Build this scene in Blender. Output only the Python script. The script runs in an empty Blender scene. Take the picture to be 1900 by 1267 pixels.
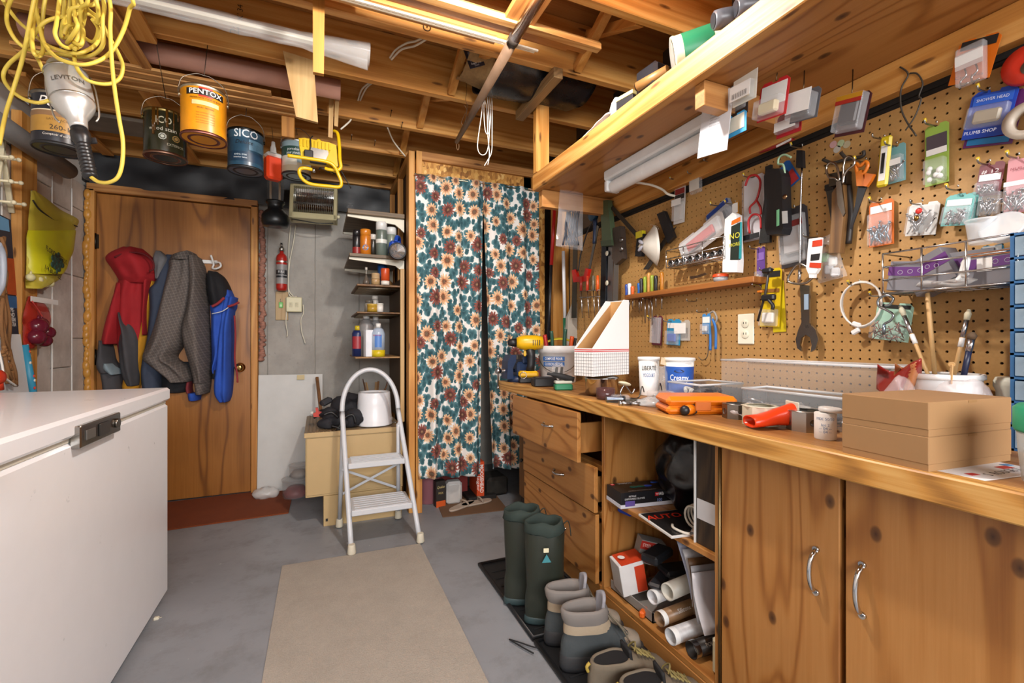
import bpy, bmesh, math, random
from mathutils import Vector, Matrix, Euler, noise
random.seed(7)
SC = bpy.context.scene
COL = SC.collection
PI = math.pi
# ------------------------------------------------------------------ camera
CAM_H = 1.08; YAW = math.radians(23.1); FPX = 844.44
SA, CA = math.sin(YAW), math.cos(YAW)
cd = bpy.data.cameras.new('camera'); cam = bpy.data.objects.new('camera', cd); COL.objects.link(cam)
cam.location = (0, 0, CAM_H); cam.rotation_euler = (PI/2, 0, -YAW)
cd.sensor_width = 36; cd.lens = 16.0; cd.clip_start = .02; SC.camera = cam
# ------------------------------------------------------------------ world, lamps, exposure
w = bpy.data.worlds.new('world'); SC.world = w; w.use_nodes = True
w.node_tree.nodes['Background'].inputs[0].default_value = (1, .96, .9, 1)
w.node_tree.nodes['Background'].inputs[1].default_value = .12
def lamp(kind, name, loc, power, size=.05, col=(1, .95, .88), rot=(0, 0, 0), size_y=None):
    l = bpy.data.lights.new(name, kind); o = bpy.data.objects.new(name, l); COL.objects.link(o)
    o.location = loc; o.rotation_euler = rot; l.energy = power; l.color = col
    if kind == 'POINT': l.shadow_soft_size = size
    if kind == 'AREA':
        l.size = size
        if size_y: l.shape = 'RECTANGLE'; l.size_y = size_y
    return o
lamp('POINT', 'ceiling_bulb', (.5, 1.15, 2.2), 62, .045, (1, .965, .92))
lamp('AREA', 'rear_fill', (.2, -2.3, 1.85), 145, 2.6, (.97, .98, 1), (math.radians(76), 0, 0), 1.25)  # added soft fill from behind the camera, not an actual tube fixture
SC.view_settings.view_transform = 'Standard'; SC.view_settings.look = 'None'
SC.view_settings.gamma = 1; SC.view_settings.use_curve_mapping = False
SC.view_settings.exposure = .35

# ------------------------------------------------------------------ geometry helpers
def P(u, v, X=None, Y=None, Z=None, t=None):
    """a point of the room on a given plane, seen at a measured spot of the photograph"""
    d = (u-950)/FPX; e = (633.5-v)/FPX
    r = Vector((SA+d*CA, CA-d*SA, e))
    if X is not None: t = X/r.x
    elif Y is not None: t = Y/r.y
    elif Z is not None: t = (Z-CAM_H)/r.z
    return Vector((r.x*t, r.y*t, CAM_H+r.z*t))
def rot(R):
    if R is None: return Matrix.Identity(3)
    if isinstance(R, Matrix): return R.to_3x3()
    return Euler([math.radians(a) for a in R]).to_matrix()
def catmull(pts, k=6, closed=False):
    pts = [Vector(p) for p in pts]; n = len(pts); out = []
    if n < 3: return pts
    rng = n if closed else n-1
    for i in range(rng):
        if closed: p0, p1, p2, p3 = pts[i-1], pts[i], pts[(i+1) % n], pts[(i+2) % n]
        else: p0, p1, p2, p3 = pts[max(i-1, 0)], pts[i], pts[i+1], pts[min(i+2, n-1)]
        for j in range(k):
            s = j/k
            out.append(.5*((2*p1)+(p2-p0)*s+(2*p0-5*p1+4*p2-p3)*s*s+(3*p1-p0-3*p2+p3)*s**3))
    if not closed: out.append(pts[-1])
    return out
class B:
    """collects shapes for one mesh"""
    def __init__(s): s.v = []; s.f = []; s.sm = []; s.mi = []; s.m = 0; s.uv = {}
    def add(s, vs, fs, smooth=False):
        o = len(s.v); s.v += [Vector(p) for p in vs]
        for f in fs: s.f.append([o+i for i in f]); s.sm.append(smooth); s.mi.append(s.m)
        return s
    def box(s, c, d, b=0, R=None):
        M = rot(R); c = Vector(c); h = [x/2 for x in d]
        b = min(b, min(h)*.9)
        if b <= 0:
            vs = [c+M@Vector((x*h[0], y*h[1], z*h[2])) for x in (-1, 1) for y in (-1, 1) for z in (-1, 1)]
            return s.add(vs, [(0, 1, 3, 2), (4, 6, 7, 5), (0, 4, 5, 1), (2, 3, 7, 6), (0, 2, 6, 4), (1, 5, 7, 3)])
        vs = []; idx = {}
        for x in (-1, 1):
            for y in (-1, 1):
                for z in (-1, 1):
                    for k in range(3):
                        p = [x*(h[0]-b), y*(h[1]-b), z*(h[2]-b)]; p[k] = (x, y, z)[k]*h[k]
                        idx[(x, y, z, k)] = len(vs); vs.append(c+M@Vector(p))
        fs = []
        for k in range(3):
            a, e = [(1, 2), (0, 2), (0, 1)][k]
            for sg in (-1, 1):
                q = []
                for (i, j) in ((-1, -1), (1, -1), (1, 1), (-1, 1)):
                    t = [0, 0, 0]; t[k] = sg; t[a] = i; t[e] = j; q.append(idx[(*t, k)])
                fs.append(q)
            for i in (-1, 1):
                for j in (-1, 1):
                    t0 = [0, 0, 0]; t0[a] = i; t0[e] = j; t1 = list(t0); t0[k] = -1; t1[k] = 1
                    fs.append([idx[(*t0, a)], idx[(*t1, a)], idx[(*t1, e)], idx[(*t0, e)]])
        for x in (-1, 1):
            for y in (-1, 1):
                for z in (-1, 1): fs.append([idx[(x, y, z, k)] for k in range(3)])
        return s.add(vs, fs)
    def bb(s, a, e, b=0):
        a = Vector(a); e = Vector(e)
        return s.box((a+e)/2, [abs(x) for x in (e-a)], b)
    def beam(s, p0, p1, wd, ht, b=.001, up=(0, 0, 1)):
        p0 = Vector(p0); p1 = Vector(p1); x = (p1-p0).normalized(); u = Vector(up)
        y = u.cross(x)
        if y.length < 1e-4: y = Vector((0, 1, 0)).cross(x)
        y.normalize(); z = x.cross(y)
        return s.box((p0+p1)/2, ((p1-p0).length, wd, ht), b, Matrix((x, y, z)).transposed())
    def loft(s, rings, caps=True, smooth=True, closed=True):
        n = len(rings[0]); vs = [p for r in rings for p in r]; fs = []
        for i in range(len(rings)-1):
            for j in range(n if closed else n-1):
                k = (j+1) % n; fs.append((i*n+j, i*n+k, (i+1)*n+k, (i+1)*n+j))
        s.add(vs, fs, smooth)
        if caps and closed:
            s.add(rings[0], [list(range(n))[::-1]]); s.add(rings[-1], [list(range(n))])
        return s
    def cyl(s, p0, p1, r0, r1=None, n=14, caps=True):
        p0 = Vector(p0); p1 = Vector(p1); r1 = r0 if r1 is None else r1
        z = (p1-p0).normalized(); x = z.orthogonal().normalized(); y = z.cross(x)
        rg = [[p+(x*math.cos(2*PI*i/n)+y*math.sin(2*PI*i/n))*r for i in range(n)] for p, r in ((p0, r0), (p1, r1))]
        return s.loft(rg, caps)
    def tube(s, pts, r, n=8, closed=False, k=0, caps=True):
        if k: pts = catmull(pts, k, closed)
        pts = [Vector(p) for p in pts]; m = len(pts); rings = []; x = None
        for i, p in enumerate(pts):
            a = pts[i-1] if (i or closed) else p; e = pts[(i+1) % m] if (i < m-1 or closed) else p
            z = (e-a)
            z = z.normalized() if z.length > 1e-9 else Vector((0, 0, 1))
            if x is None: x = z.orthogonal().normalized()
            x = (x-z*x.dot(z)); x = x.normalized() if x.length > 1e-6 else z.orthogonal().normalized()
            y = z.cross(x); rr = r[i*len(r)//m] if isinstance(r, (list, tuple)) else r
            rings.append([p+(x*math.cos(2*PI*j/n)+y*math.sin(2*PI*j/n))*rr for j in range(n)])
        if closed: rings.append(rings[0])
        return s.loft(rings, caps and not closed)
    def lathe(s, prof, c=(0, 0, 0), R=None, n=24, caps=True, sx=1, sy=1):
        M = rot(R); c = Vector(c)
        rg = [[c+M@Vector((r*sx*math.cos(2*PI*i/n), r*sy*math.sin(2*PI*i/n), z)) for i in range(n)] for r, z in prof]
        return s.loft(rg, caps)
    def prism(s, poly, d, c=(0, 0, 0), R=None, smooth=False):
        """outline in local x,z, extruded from y=0 to y=d"""
        M = rot(R); c = Vector(c); n = len(poly)
        a = [c+M@Vector((x, 0, z)) for x, z in poly]; e = [c+M@Vector((x, d, z)) for x, z in poly]
        s.add(a+e, [(i, (i+1) % n, n+(i+1) % n, n+i) for i in range(n)], smooth)
        s.add(a, [list(range(n))]); return s.add(e, [list(range(n))[::-1]])
    def sph(s, c, r, n=12, R=None):
        if not isinstance(r, (tuple, list)): r = (r, r, r)
        M = rot(R); c = Vector(c); k = max(5, n//2)
        rg = [[c+M@Vector((r[0]*math.sin(PI*i/k)*math.cos(2*PI*j/n), r[1]*math.sin(PI*i/k)*math.sin(2*PI*j/n), r[2]*math.cos(PI*i/k))) for j in range(n)] for i in [.02]+list(range(1, k))+[k-.02]]
        return s.loft(rg, True)
    def grid(s, fn, nu, nv, smooth=True, uv=False):
        o = len(s.v); vs = [fn(i/nu, j/nv) for j in range(nv+1) for i in range(nu+1)]
        s.add(vs, [(j*(nu+1)+i, j*(nu+1)+i+1, (j+1)*(nu+1)+i+1, (j+1)*(nu+1)+i) for j in range(nv) for i in range(nu)], smooth)
        if uv:
            for j in range(nv+1):
                for i in range(nu+1): s.uv[o+j*(nu+1)+i] = (i/nu, j/nv)
        return s
    def drape(s, rows, y, depth=1, nu=18, fold=.008, freq=9, seed=0, k=5, power=.55):
        """a soft hanging shell in front of the plane y: rows of (z, x_left, x_right, thickness)"""
        rr = catmull([Vector((a[1], a[2], a[3])) for a in rows], k); zz = [p.x for p in catmull([Vector((a[0], 0, 0)) for a in rows], k)]
        fr = []; bk = []
        for (z, q) in zip(zz, rr):
            a = []; e = []
            for i in range(nu+1):
                u = i/nu; x = q.x+(q.y-q.x)*u; ed = max(0, 1-abs(2*u-1)**2.4)**power
                f = noise.noise(Vector((u*freq*.5, z*3.2, seed)))*fold*2+math.sin(u*freq+z*3+seed+2*noise.noise(Vector((u*2, z*5, seed+7))))*fold
                f += noise.noise(Vector((x*25, z*25, seed+3)))*fold*.5
                a.append(Vector((x, y-q.z*depth*ed*.93-f*ed-.001, z))); e.append(Vector((x, y+.002, z)))
            fr.append(a+e[::-1])
        return s.loft(fr, True)
    def mesh(s, name):
        me = bpy.data.meshes.new(name); me.from_pydata([tuple(p) for p in s.v], [], s.f)
        me.polygons.foreach_set('use_smooth', s.sm); me.polygons.foreach_set('material_index', s.mi)
        if s.uv:
            l = me.uv_layers.new(name='UVMap')
            for i, lp in enumerate(me.loops): l.data[i].uv = s.uv.get(lp.vertex_index, (0, 0))
        bm = bmesh.new(); bm.from_mesh(me)
        bmesh.ops.remove_doubles(bm, verts=bm.verts, dist=1e-6)
        bmesh.ops.recalc_face_normals(bm, faces=bm.faces); bm.to_mesh(me); bm.free()
        return me
def props(o, label=None, cat=None, group=None, kind=None):
    for k, x in (('label', label), ('category', cat), ('group', group), ('kind', kind)):
        if x: o[k] = x
    return o
def thing(name, label, cat, loc=(0, 0, 0), rz=0, group=None, R=None):
    o = bpy.data.objects.new(name, None); COL.objects.link(o); o.location = loc; o.empty_display_size = .05
    o.rotation_euler = [math.radians(a) for a in R] if R else (0, 0, math.radians(rz))
    return props(o, label, cat, group)
def wm(o):
    M = Matrix.LocRotScale(o.location, o.rotation_euler, o.scale)
    return wm(o.parent)@M if o.parent else M
def part(par, name, b, m, world=False, label=None, kind=None):
    """one mesh under its thing; world=True: the shape was measured in room coordinates"""
    if world and par is not None:
        I = wm(par).inverted(); b.v = [I@p for p in b.v]
    me = b.mesh(name)
    for x in (m if isinstance(m, (list, tuple)) else [m]): me.materials.append(x)
    o = bpy.data.objects.new(name, me); COL.objects.link(o); o.parent = par
    return props(o, label, None, None, kind)
def one(name, b, m, label, cat, group=None, loc=None, rz=0, kind=None):
    """a thing that is a single mesh, its origin moved to its own base"""
    if loc is None:
        n = len(b.v); lo = [min(p[k] for p in b.v) for k in range(3)]; hi = [max(p[k] for p in b.v) for k in range(3)]
        loc = Vector(((lo[0]+hi[0])/2, (lo[1]+hi[1])/2, lo[2])); b.v = [p-loc for p in b.v]
    o = part(None, name, b, m); o.location = loc; o.rotation_euler = (0, 0, math.radians(rz))
    return props(o, label, cat, group, kind)
def struct(name, b, m, label=None):
    o = part(None, name, b, m); return props(o, label, None, None, 'structure')
def copy_tree(o, par=None):
    c = o.copy(); COL.objects.link(c)
    if par: c.parent = par
    for ch in [x for x in KIDS(o)]: copy_tree(ch, c)
    return c
def KIDS(o): return [x for x in COL.objects if x.parent == o]
# ------------------------------------------------------------------ materials
def lin(h):
    if not isinstance(h, str): return (*h, 1)
    h = h.lstrip('#'); c = [int(h[i:i+2], 16)/255 for i in (0, 2, 4)]
    return (*[x/12.92 if x <= .04045 else ((x+.055)/1.055)**2.4 for x in c], 1)
MATS = {}
def tone(c, f=(.92, .87, .76)): return tuple('#'+''.join('%02x' % int(int(h[1+2*i:3+2*i], 16)*f[i]) for i in range(3)) for h in c)
class N:
    def __init__(s, name):
        s.mat = bpy.data.materials.new(name); s.mat.use_nodes = True; s.t = s.mat.node_tree
        s.p = s.t.nodes['Principled BSDF']; s.tc = None
    def n(s, ty, **kw):
        x = s.t.nodes.new(ty)
        for k, q in kw.items():
            if k.startswith('i_'):
                key = k[2:]; key = int(key) if key.isdigit() else key.replace('_', ' ')
                if isinstance(q, bpy.types.NodeSocket): s.t.links.new(q, x.inputs[key])
                else: x.inputs[key].default_value = q
            else: setattr(x, k, q)
        return x
    def co(s, out='Object'):
        if s.tc is None: s.tc = s.n('ShaderNodeTexCoord')
        return s.tc.outputs[out]
    def mp(s, scale, out='Object', rnd=True, src=None):
        c = src or s.co(out)
        if rnd:
            oi = s.n('ShaderNodeObjectInfo'); ml = s.n('ShaderNodeVectorMath', operation='SCALE'); 
            s.t.links.new(oi.outputs['Random'], ml.inputs['Scale']); ml.inputs[0].default_value = (17, 31, 23)
            ad = s.n('ShaderNodeVectorMath', operation='ADD', i_0=c, i_1=ml.outputs[0]); c = ad.outputs[0]
        return s.n('ShaderNodeMapping', i_Vector=c, i_Scale=scale).outputs[0]
    def flat(s, base, k, al, ac):
        x = s.n('ShaderNodeSeparateXYZ', i_Vector=base); o = [i for i in range(3) if i != k]
        return s.n('ShaderNodeCombineXYZ', i_0=s.math('MULTIPLY', x.outputs[k], al), i_1=s.math('MULTIPLY', s.math('ADD', x.outputs[o[0]], x.outputs[o[1]]), ac)).outputs[0]
    def noise(s, vec, scale=5, detail=3, rough=.5, dist=0):
        return s.n('ShaderNodeTexNoise', i_Vector=vec, i_Scale=scale, i_Detail=detail, i_Roughness=rough, i_Distortion=dist).outputs[0]
    def ramp(s, fac, stops):
        x = s.n('ShaderNodeValToRGB', i_Fac=fac); e = x.color_ramp.elements
        while len(e) < len(stops): e.new(.5)
        for q, (p, c) in zip(e, stops): q.position = p; q.color = lin(c)
        return x.outputs[0]
    def mix(s, fac, a, b, mode='MIX'):
        x = s.n('ShaderNodeMix', data_type='RGBA', blend_type=mode)
        for k, q in ((0, fac), (6, a), (7, b)):
            if isinstance(q, bpy.types.NodeSocket): s.t.links.new(q, x.inputs[k])
            else: x.inputs[k].default_value = lin(q) if (k and isinstance(q, str)) else q
        return x.outputs[2]
    def math(s, op, a, b=0, c=0):
        x = s.n('ShaderNodeMath', operation=op)
        for k, q in enumerate((a, b, c)):
            if isinstance(q, bpy.types.NodeSocket): s.t.links.new(q, x.inputs[k])
            else: x.inputs[k].default_value = q
        return x.outputs[0]
    def set(s, name, q):
        if isinstance(q, bpy.types.NodeSocket): s.t.links.new(q, s.p.inputs[name])
        else: s.p.inputs[name].default_value = q
        return s
    def bump(s, h, strength=.3, dist=.01):
        x = s.n('ShaderNodeBump', i_Height=h, i_Strength=strength, i_Distance=dist); s.t.links.new(x.outputs[0], s.p.inputs['Normal'])
def plain(c, r=.5, metal=0, var=.12, alpha=1, bump=0, name=None, scale=14, coat=0):
    key = (str(c), r, metal, var, alpha, bump, scale, coat)
    if key in MATS: return MATS[key]
    s = N(name or 'surface_'+str(c).lstrip('#')); base = lin(c)
    f = s.noise(s.mp((1, 1, 1)), scale, 4, .6)
    dk = tuple(max(0, x*(1-var*1.3)) for x in base[:3])+(1,); lt = tuple(min(1, x*(1+var*.7)) for x in base[:3])+(1,)
    s.set('Base Color', s.mix(f, dk, lt)); s.set('Roughness', s.math('MULTIPLY_ADD', f, min(.16, var), r-min(.16, var)/2)); s.set('Metallic', metal)
    if alpha < 1: s.set('Alpha', alpha)
    if coat: s.set('Coat Weight', coat)
    if bump: s.bump(s.noise(s.mp((1, 1, 1)), scale*8, 3), bump, .002)
    MATS[key] = s.mat; return s.mat
def metal(c='#b8b8ba', r=.28): return plain(c, r, 1, .1)
def clear(c='#eef2f4', a=.22, r=.08): return plain(c, r, 0, .04, a*.55 if a < .5 else a)
def wood(axis='X', c=('#b98a55', '#d7a970', '#e6bf8a'), knots=.5, rings=1.0, name='wood', rough=.55, sc=1.0):
    key = ('wood', axis, c, knots, rings, rough, sc)
    if key in MATS: return MATS[key]
    s = N(name); k = 'XYZ'.index(axis); c = tone(c)
    def sc3(al, ac): q = [ac*sc]*3; q[k] = al*sc; return tuple(q)
    base = s.mp((1, 1, 1))
    lo = s.noise(s.mp(sc3(.35, 5.5), src=base, rnd=False), 1.6, 1.5, .45, .15)
    ring = s.math('SINE', s.math('MULTIPLY', lo, 55*rings)); ring = s.math('MULTIPLY_ADD', ring, .5, .5)
    ring = s.math('POWER', ring, 1.8)
    fib = s.noise(s.mp(sc3(4, 170), src=base, rnd=False), 1, 4, .65)
    col = s.ramp(s.math('ADD', s.math('MULTIPLY', ring, .36), s.math('MULTIPLY', fib, .58)), [(.12, c[2]), (.45, c[1]), (.95, c[0])])
    big = s.noise(base, 1.7, 2); col = s.mix(s.math('MULTIPLY', big, .35), col, c[0], 'MULTIPLY')
    if knots:
        vo = s.n('ShaderNodeTexVoronoi', voronoi_dimensions='2D', i_Vector=s.flat(base, k, 2.2, 9), i_Scale=.8*knots+.35, i_Randomness=1.0)
        d = vo.outputs['Distance']
        kn = s.ramp(d, [(.0, '#ffffff'), (.04, '#d0d0d0'), (.055, '#383838'), (.11, '#000000')])
        col = s.mix(kn, col, '#56300f')
    s.set('Base Color', col); s.set('Roughness', s.math('MULTIPLY_ADD', fib, .2, rough-.1)); s.bump(fib, .12, .002)
    MATS[key] = s.mat; return s.mat
def text(par, s, size, m, c=(0, 0, 0), R=None, cyl=None, width=None, bold=0, name='lettering', world=False, align='CENTER', shear=0):
    """flat print on a surface facing local -y (or wrapped on a cylinder of radius cyl)"""
    cu = bpy.data.curves.new('t', 'FONT'); cu.body = s; cu.size = 1; cu.align_x = align; cu.align_y = 'CENTER'; cu.resolution_u = 2
    cu.offset = bold; cu.shear = shear
    ob = bpy.data.objects.new('t', cu); COL.objects.link(ob)
    me = bpy.data.meshes.new_from_object(ob); bpy.data.objects.remove(ob); bpy.data.curves.remove(cu)
    if cyl:
        bm = bmesh.new(); bm.from_mesh(me); x0 = min(q.co.x for q in bm.verts); x1 = max(q.co.x for q in bm.verts); st = .12*cyl/(width/(x1-x0) if width else size); x = x0+st
        while x < x1: bmesh.ops.bisect_plane(bm, geom=bm.verts[:]+bm.edges[:]+bm.faces[:], plane_co=(x, 0, 0), plane_no=(1, 0, 0)); x += st
        bm.to_mesh(me); bm.free()
    b = B(); vs = [Vector(q.co) for q in me.vertices]
    if not vs: return None
    xs = [q.x for q in vs]; wd = max(xs)-min(xs); k = size; kx = width/wd if width else size
    M = rot(R); c = Vector(c); out = []; ox = 0
    if cyl and not world: ox = c.x; c = Vector((0, c.y, c.z))
    for q in vs:
        x, z = q.x*kx+ox, q.y*k
        p = Vector((cyl*math.sin(x/cyl), -cyl*math.cos(x/cyl), z)) if cyl else Vector((x, 0, z))
        out.append(c+M@p)
    b.add(out, [list(f.vertices) for f in me.polygons]); bpy.data.meshes.remove(me)
    if world: 
        I = wm(par).inverted(); b.v = [I@p for p in b.v]
    me = bpy.data.meshes.new(name); me.from_pydata([tuple(p) for p in b.v], [], b.f); me.materials.append(m)
    o = bpy.data.objects.new(name, me); COL.objects.link(o); o.parent = par
    return o
# ================================================================== the room
XW = 1.48      # pegboard wall
XL = -1.36     # left wall
YB = 3.77      # back wall
ZJ = 2.28      # underside of the joists
PINE = ('#9a6632', '#c8945a', '#dcae76')
PINEY = ('#a8722f', '#d19c56', '#e4b878')
DARKW = ('#6b4520', '#8d6234', '#a87c48')
W_X = wood('X', PINE); W_Y = wood('Y', PINE); W_Z = wood('Z', PINE)
def floor_mat():
    s = N('painted_concrete_floor'); b = s.mp((1, 1, 1), rnd=False)
    a = s.noise(b, 1.3, 4, .6); col = s.ramp(a, [(.3, '#7c7f83'), (.6, '#8c8f94'), (.8, '#999ca0')])
    d = s.noise(b, 5.5, 6, .72); col = s.mix(s.ramp(d, [(.5, '#000000'), (.7, '#a8a8a8')]), col, '#5c5852')
    sp = s.noise(b, 26, 3, .7); col = s.mix(s.ramp(sp, [(.72, '#000000'), (.76, '#ffffff')]), col, '#c9cac8')
    st = s.noise(b, 2.6, 5, .75); col = s.mix(s.ramp(st, [(.66, '#000000'), (.74, '#909090')]), col, '#4a4239')
    s.set('Base Color', col); s.set('Roughness', s.math('MULTIPLY_ADD', d, .35, .3)); s.bump(d, .12, .004); return s.mat
def concrete_mat():
    s = N('poured_concrete'); b = s.mp((1, 1, 1), rnd=False)
    a = s.noise(b, 2.2, 5, .65); col = s.ramp(a, [(.3, '#8a867f'), (.55, '#a39f98'), (.8, '#b6b1a8')])
    d = s.noise(s.mp((6, 6, 1.2), rnd=False), 1.5, 5, .7); col = s.mix(s.ramp(d, [(.52, '#000000'), (.75, '#707070')]), col, '#55504a')
    v = s.noise(b, 60, 2); col = s.mix(s.ramp(v, [(.68, '#000000'), (.74, '#808080')]), col, '#48443f')
    s.set('Base Color', col); s.set('Roughness', .85); s.bump(s.noise(b, 40, 5, .7), .3, .005); return s.mat
def block_mat():
    s = N('grey_concrete_block'); b = s.mp((1, 1, 1))
    a = s.noise(b, 5, 5, .7); col = s.ramp(a, [(.3, '#b8aea5'), (.6, '#d3cac1'), (.8, '#e0d9d0')])
    v = s.noise(b, 30, 4, .7); col = s.mix(s.ramp(v, [(.6, '#000000'), (.7, '#909090')]), col, '#e4e0da')
    s.set('Base Color', col); s.set('Roughness', .85); s.bump(v, .3, .004); return s.mat
def osb_mat():
    s = N('strand_board'); b = s.mp((1, 1, 1), rnd=False)
    vo = s.n('ShaderNodeTexVoronoi', i_Vector=s.n('ShaderNodeMapping', i_Vector=b, i_Scale=(38, 38, 22), i_Rotation=(.5, .3, .7)).outputs[0], i_Scale=1.6)
    bw = s.n('ShaderNodeRGBToBW', i_Color=vo.outputs['Color']).outputs[0]
    f = s.noise(s.mp((90, 90, 30), rnd=False), 1.5, 3)
    col = s.ramp(s.math('ADD', s.math('MULTIPLY', bw, .7), s.math('MULTIPLY', f, .3)), [(.2, '#7a4c18'), (.45, '#b98038'), (.7, '#d6a455'), (.9, '#e6c07c')])
    s.set('Base Color', col); s.set('Roughness', .6); s.bump(bw, .25, .003); return s.mat
M_FLOOR = floor_mat(); M_CONC = concrete_mat(); M_BLOCK = block_mat(); M_OSB = osb_mat()
M_SUB = wood('X', ('#8a5a28', '#ad7c42', '#c4935a'), .4, .6, 'subfloor_plywood')
M_JOIST = wood('X', ('#b67c38', '#e0aa5e', '#f4cb88'), .55, .8, 'joist_lumber')
M_STUD = wood('Z', ('#b67c38', '#dca458', '#f0c480'), .6, .8, 'stud_lumber')
M_LUMY = wood('Y', ('#b67c38', '#dca458', '#f0c480'), .6, .8, 'lumber_long')
b = B(); b.bb((-1.6, -3.2, -.1), (1.75, 4.0, 0)); struct('floor', b, M_FLOOR)
b = B(); b.bb((-1.6, -3.2, 2.515), (1.75, 4.0, 2.56)); CEIL = struct('ceiling', b, M_SUB)
for i, y in enumerate([1.38+.4064*k for k in range(-11, 6)]):
    if y > 3.6: continue
    b = B(); b.box((.07, y, 2.398), (3.05, .038, .235), .003); part(CEIL, 'joist', b, M_JOIST)
b = B(); b.bb((-1.6, 3.66, 2.28), (1.6, 3.70, 2.515)); part(CEIL, 'rim_joist', b, M_JOIST)
# solid blocking and cross bridging between the joists
for (x, y0) in ((.63, 1.785), (.56, 2.19), (.53, 2.597), (.55, 3.0), (-.52, 2.597), (1.1, 1.38)):
    for sg in (-1, 1):
        b = B(); zz = (2.30, 2.47) if sg > 0 else (2.47, 2.30)
        b.beam((x+.03*sg, y0+.02, zz[0]), (x+.03*sg, y0+.385, zz[1]), .036, .036, .001); part(CEIL, 'bridging', b, M_LUMY)
# left wall of narrow concrete panels with white seams
b = B(); b.bb((XL-.2, -3.2, 0), (XL-.012, 4.0, 2.3)); WL = struct('wall_left', b, plain('#cfcac3', .9, bump=.3))
yy = 3.77
random.seed(3)
for c in range(8):
    z = 0; h0 = random.uniform(.2, .45)
    while z < 2.06:
        h = h0 if z == 0 else random.choice((.38, .42, .55)); h = min(h, 2.07-z)
        b = B(); b.bb((XL-.03, yy-.212, z+.002), (XL+random.uniform(-.004, .002), yy-.004, z+h-.003), .003); part(WL, 'concrete_panel', b, M_BLOCK); z += h
    b = B(); b.tube([(XL-.002, yy-.214+noise.noise((0, k*.9, c))*.006, k*.1) for k in range(21)], .0045, 6); part(WL, 'seam_filler', b, plain('#e9e7e2', .8))
    yy -= .22
# back wall, poured concrete with board marks
b = B(); b.bb((-1.6, YB, 0), (1.7, YB+.2, 2.12)); WB = struct('wall_back', b, M_CONC)
for x in (-.34, -.02, .3):
    b = B(); b.tube([(x+noise.noise((x, k*.7, 1))*.004, YB, k*.1) for k in range(21)], .0035, 6); part(WB, 'form_seam', b, plain('#8d8981', .9))
b = B(); b.bb((-1.6, YB-.06, 2.1), (1.6, YB+.2, 2.5)); part(WB, 'black_vapour_sheet', b, plain('#17181a', .35, var=.4, bump=.4))
b = B()
def sheet(u, v):
    x = -1.33+2.0*u
    return Vector((x, YB-.07-.02*noise.noise((x*6, v*2, 0)), 2.06+.22*v+.012*math.sin(x*9)))
b.grid(sheet, 60, 6); part(WB, 'sheet_fold', b, plain('#1b1c1f', .5, var=.4))
# right wall: framing behind, then the pegboard with real holes
b = B(); b.bb((XW+.08, -3.2, 0), (XW+.2, 4.0, 2.5)); WR = struct('wall_right', b, plain('#3a2a1a', .9))
for y in (-.3, .2, .7, 1.2, 1.7, 2.2, 2.62, 2.78):
    b = B(); b.bb((XW+.006, y-.019, 0), (XW+.08, y+.019, 2.28), .002); part(WR, 'stud', b, M_STUD)
def pegboard(y0, y1, z0, z1, name):
    s = .0254; ny = int((y1-y0)/s); nz = int((z1-z0)/s); vs = []; fs = []; r = .0034; k = 8
    ang = [2*PI*(i+.5)/k for i in range(k)]
    sq = []
    for a in ang:
        c, d = math.cos(a), math.sin(a); q = max(abs(c), abs(d)); sq.append((c/q*s/2, d/q*s/2))
    # square ring to hole ring: 8 quads plus the 4 corner gaps
    for j in range(nz):
        for i in range(ny):
            cy, cz = y0+(i+.5)*s, z0+(j+.5)*s; o = len(vs)
            vs += [(XW, cy+a, cz+e) for a, e in sq]
            vs += [(XW, cy+r*math.cos(a), cz+r*math.sin(a)) for a in ang]
            vs += [(XW+.005, cy+r*math.cos(a), cz+r*math.sin(a)) for a in ang]
            vs += [(XW, cy+a*s/2, cz+e*s/2) for a, e in ((1, 1), (-1, 1), (-1, -1), (1, -1))]
            for q in range(k):
                p = (q+1) % k
                fs.append((o+q, o+p, o+k+p, o+k+q)); fs.append((o+k+q, o+k+p, o+2*k+p, o+2*k+q))
            for n_, q in enumerate((0, 2, 4, 6)): fs.append((o+q, o+24+n_, o+q+1))
    me = bpy.data.meshes.new(name); me.from_pydata(vs, [], fs)
    s_ = N('pegboard_hardboard'); bb = s_.mp((1, 1, 1), rnd=False)
    f = s_.noise(bb, 3, 3); g = s_.noise(bb, 160, 3)
    s_.set('Base Color', s_.mix(s_.math('MULTIPLY_ADD', g, .5, s_.math('MULTIPLY', f, .5)), '#97703a', '#bd9158')); s_.set('Roughness', .55)
    me.materials.append(s_.mat); o = bpy.data.objects.new(name, me); COL.objects.link(o); o.parent = WR; return o
pegboard(-.75, 2.55, .838, 1.74, 'pegboard')
b = B(); b.bb((XW+.0055, -.75, .83), (XW+.009, 2.55, 1.76)); part(WR, 'board_backing', b, plain('#1d130a', .95))
b = B(); b.bb((XW-.001, -.75, 1.742), (XW+.03, 2.55, 1.762)); part(WR, 'dark_gap', b, plain('#140e08', .9))
b = B(); b.bb((XW, -3.2, 0), (XW+.01, 2.55, .83)); part(WR, 'lower_panel', b, wood('Y', DARKW, .3))
# closing wall behind the camera
b = B(); b.bb((-1.6, -3.3, 0), (1.75, -3.2, 2.5)); struct('wall_front', b, plain('#d8d2c6', .8))
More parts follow.
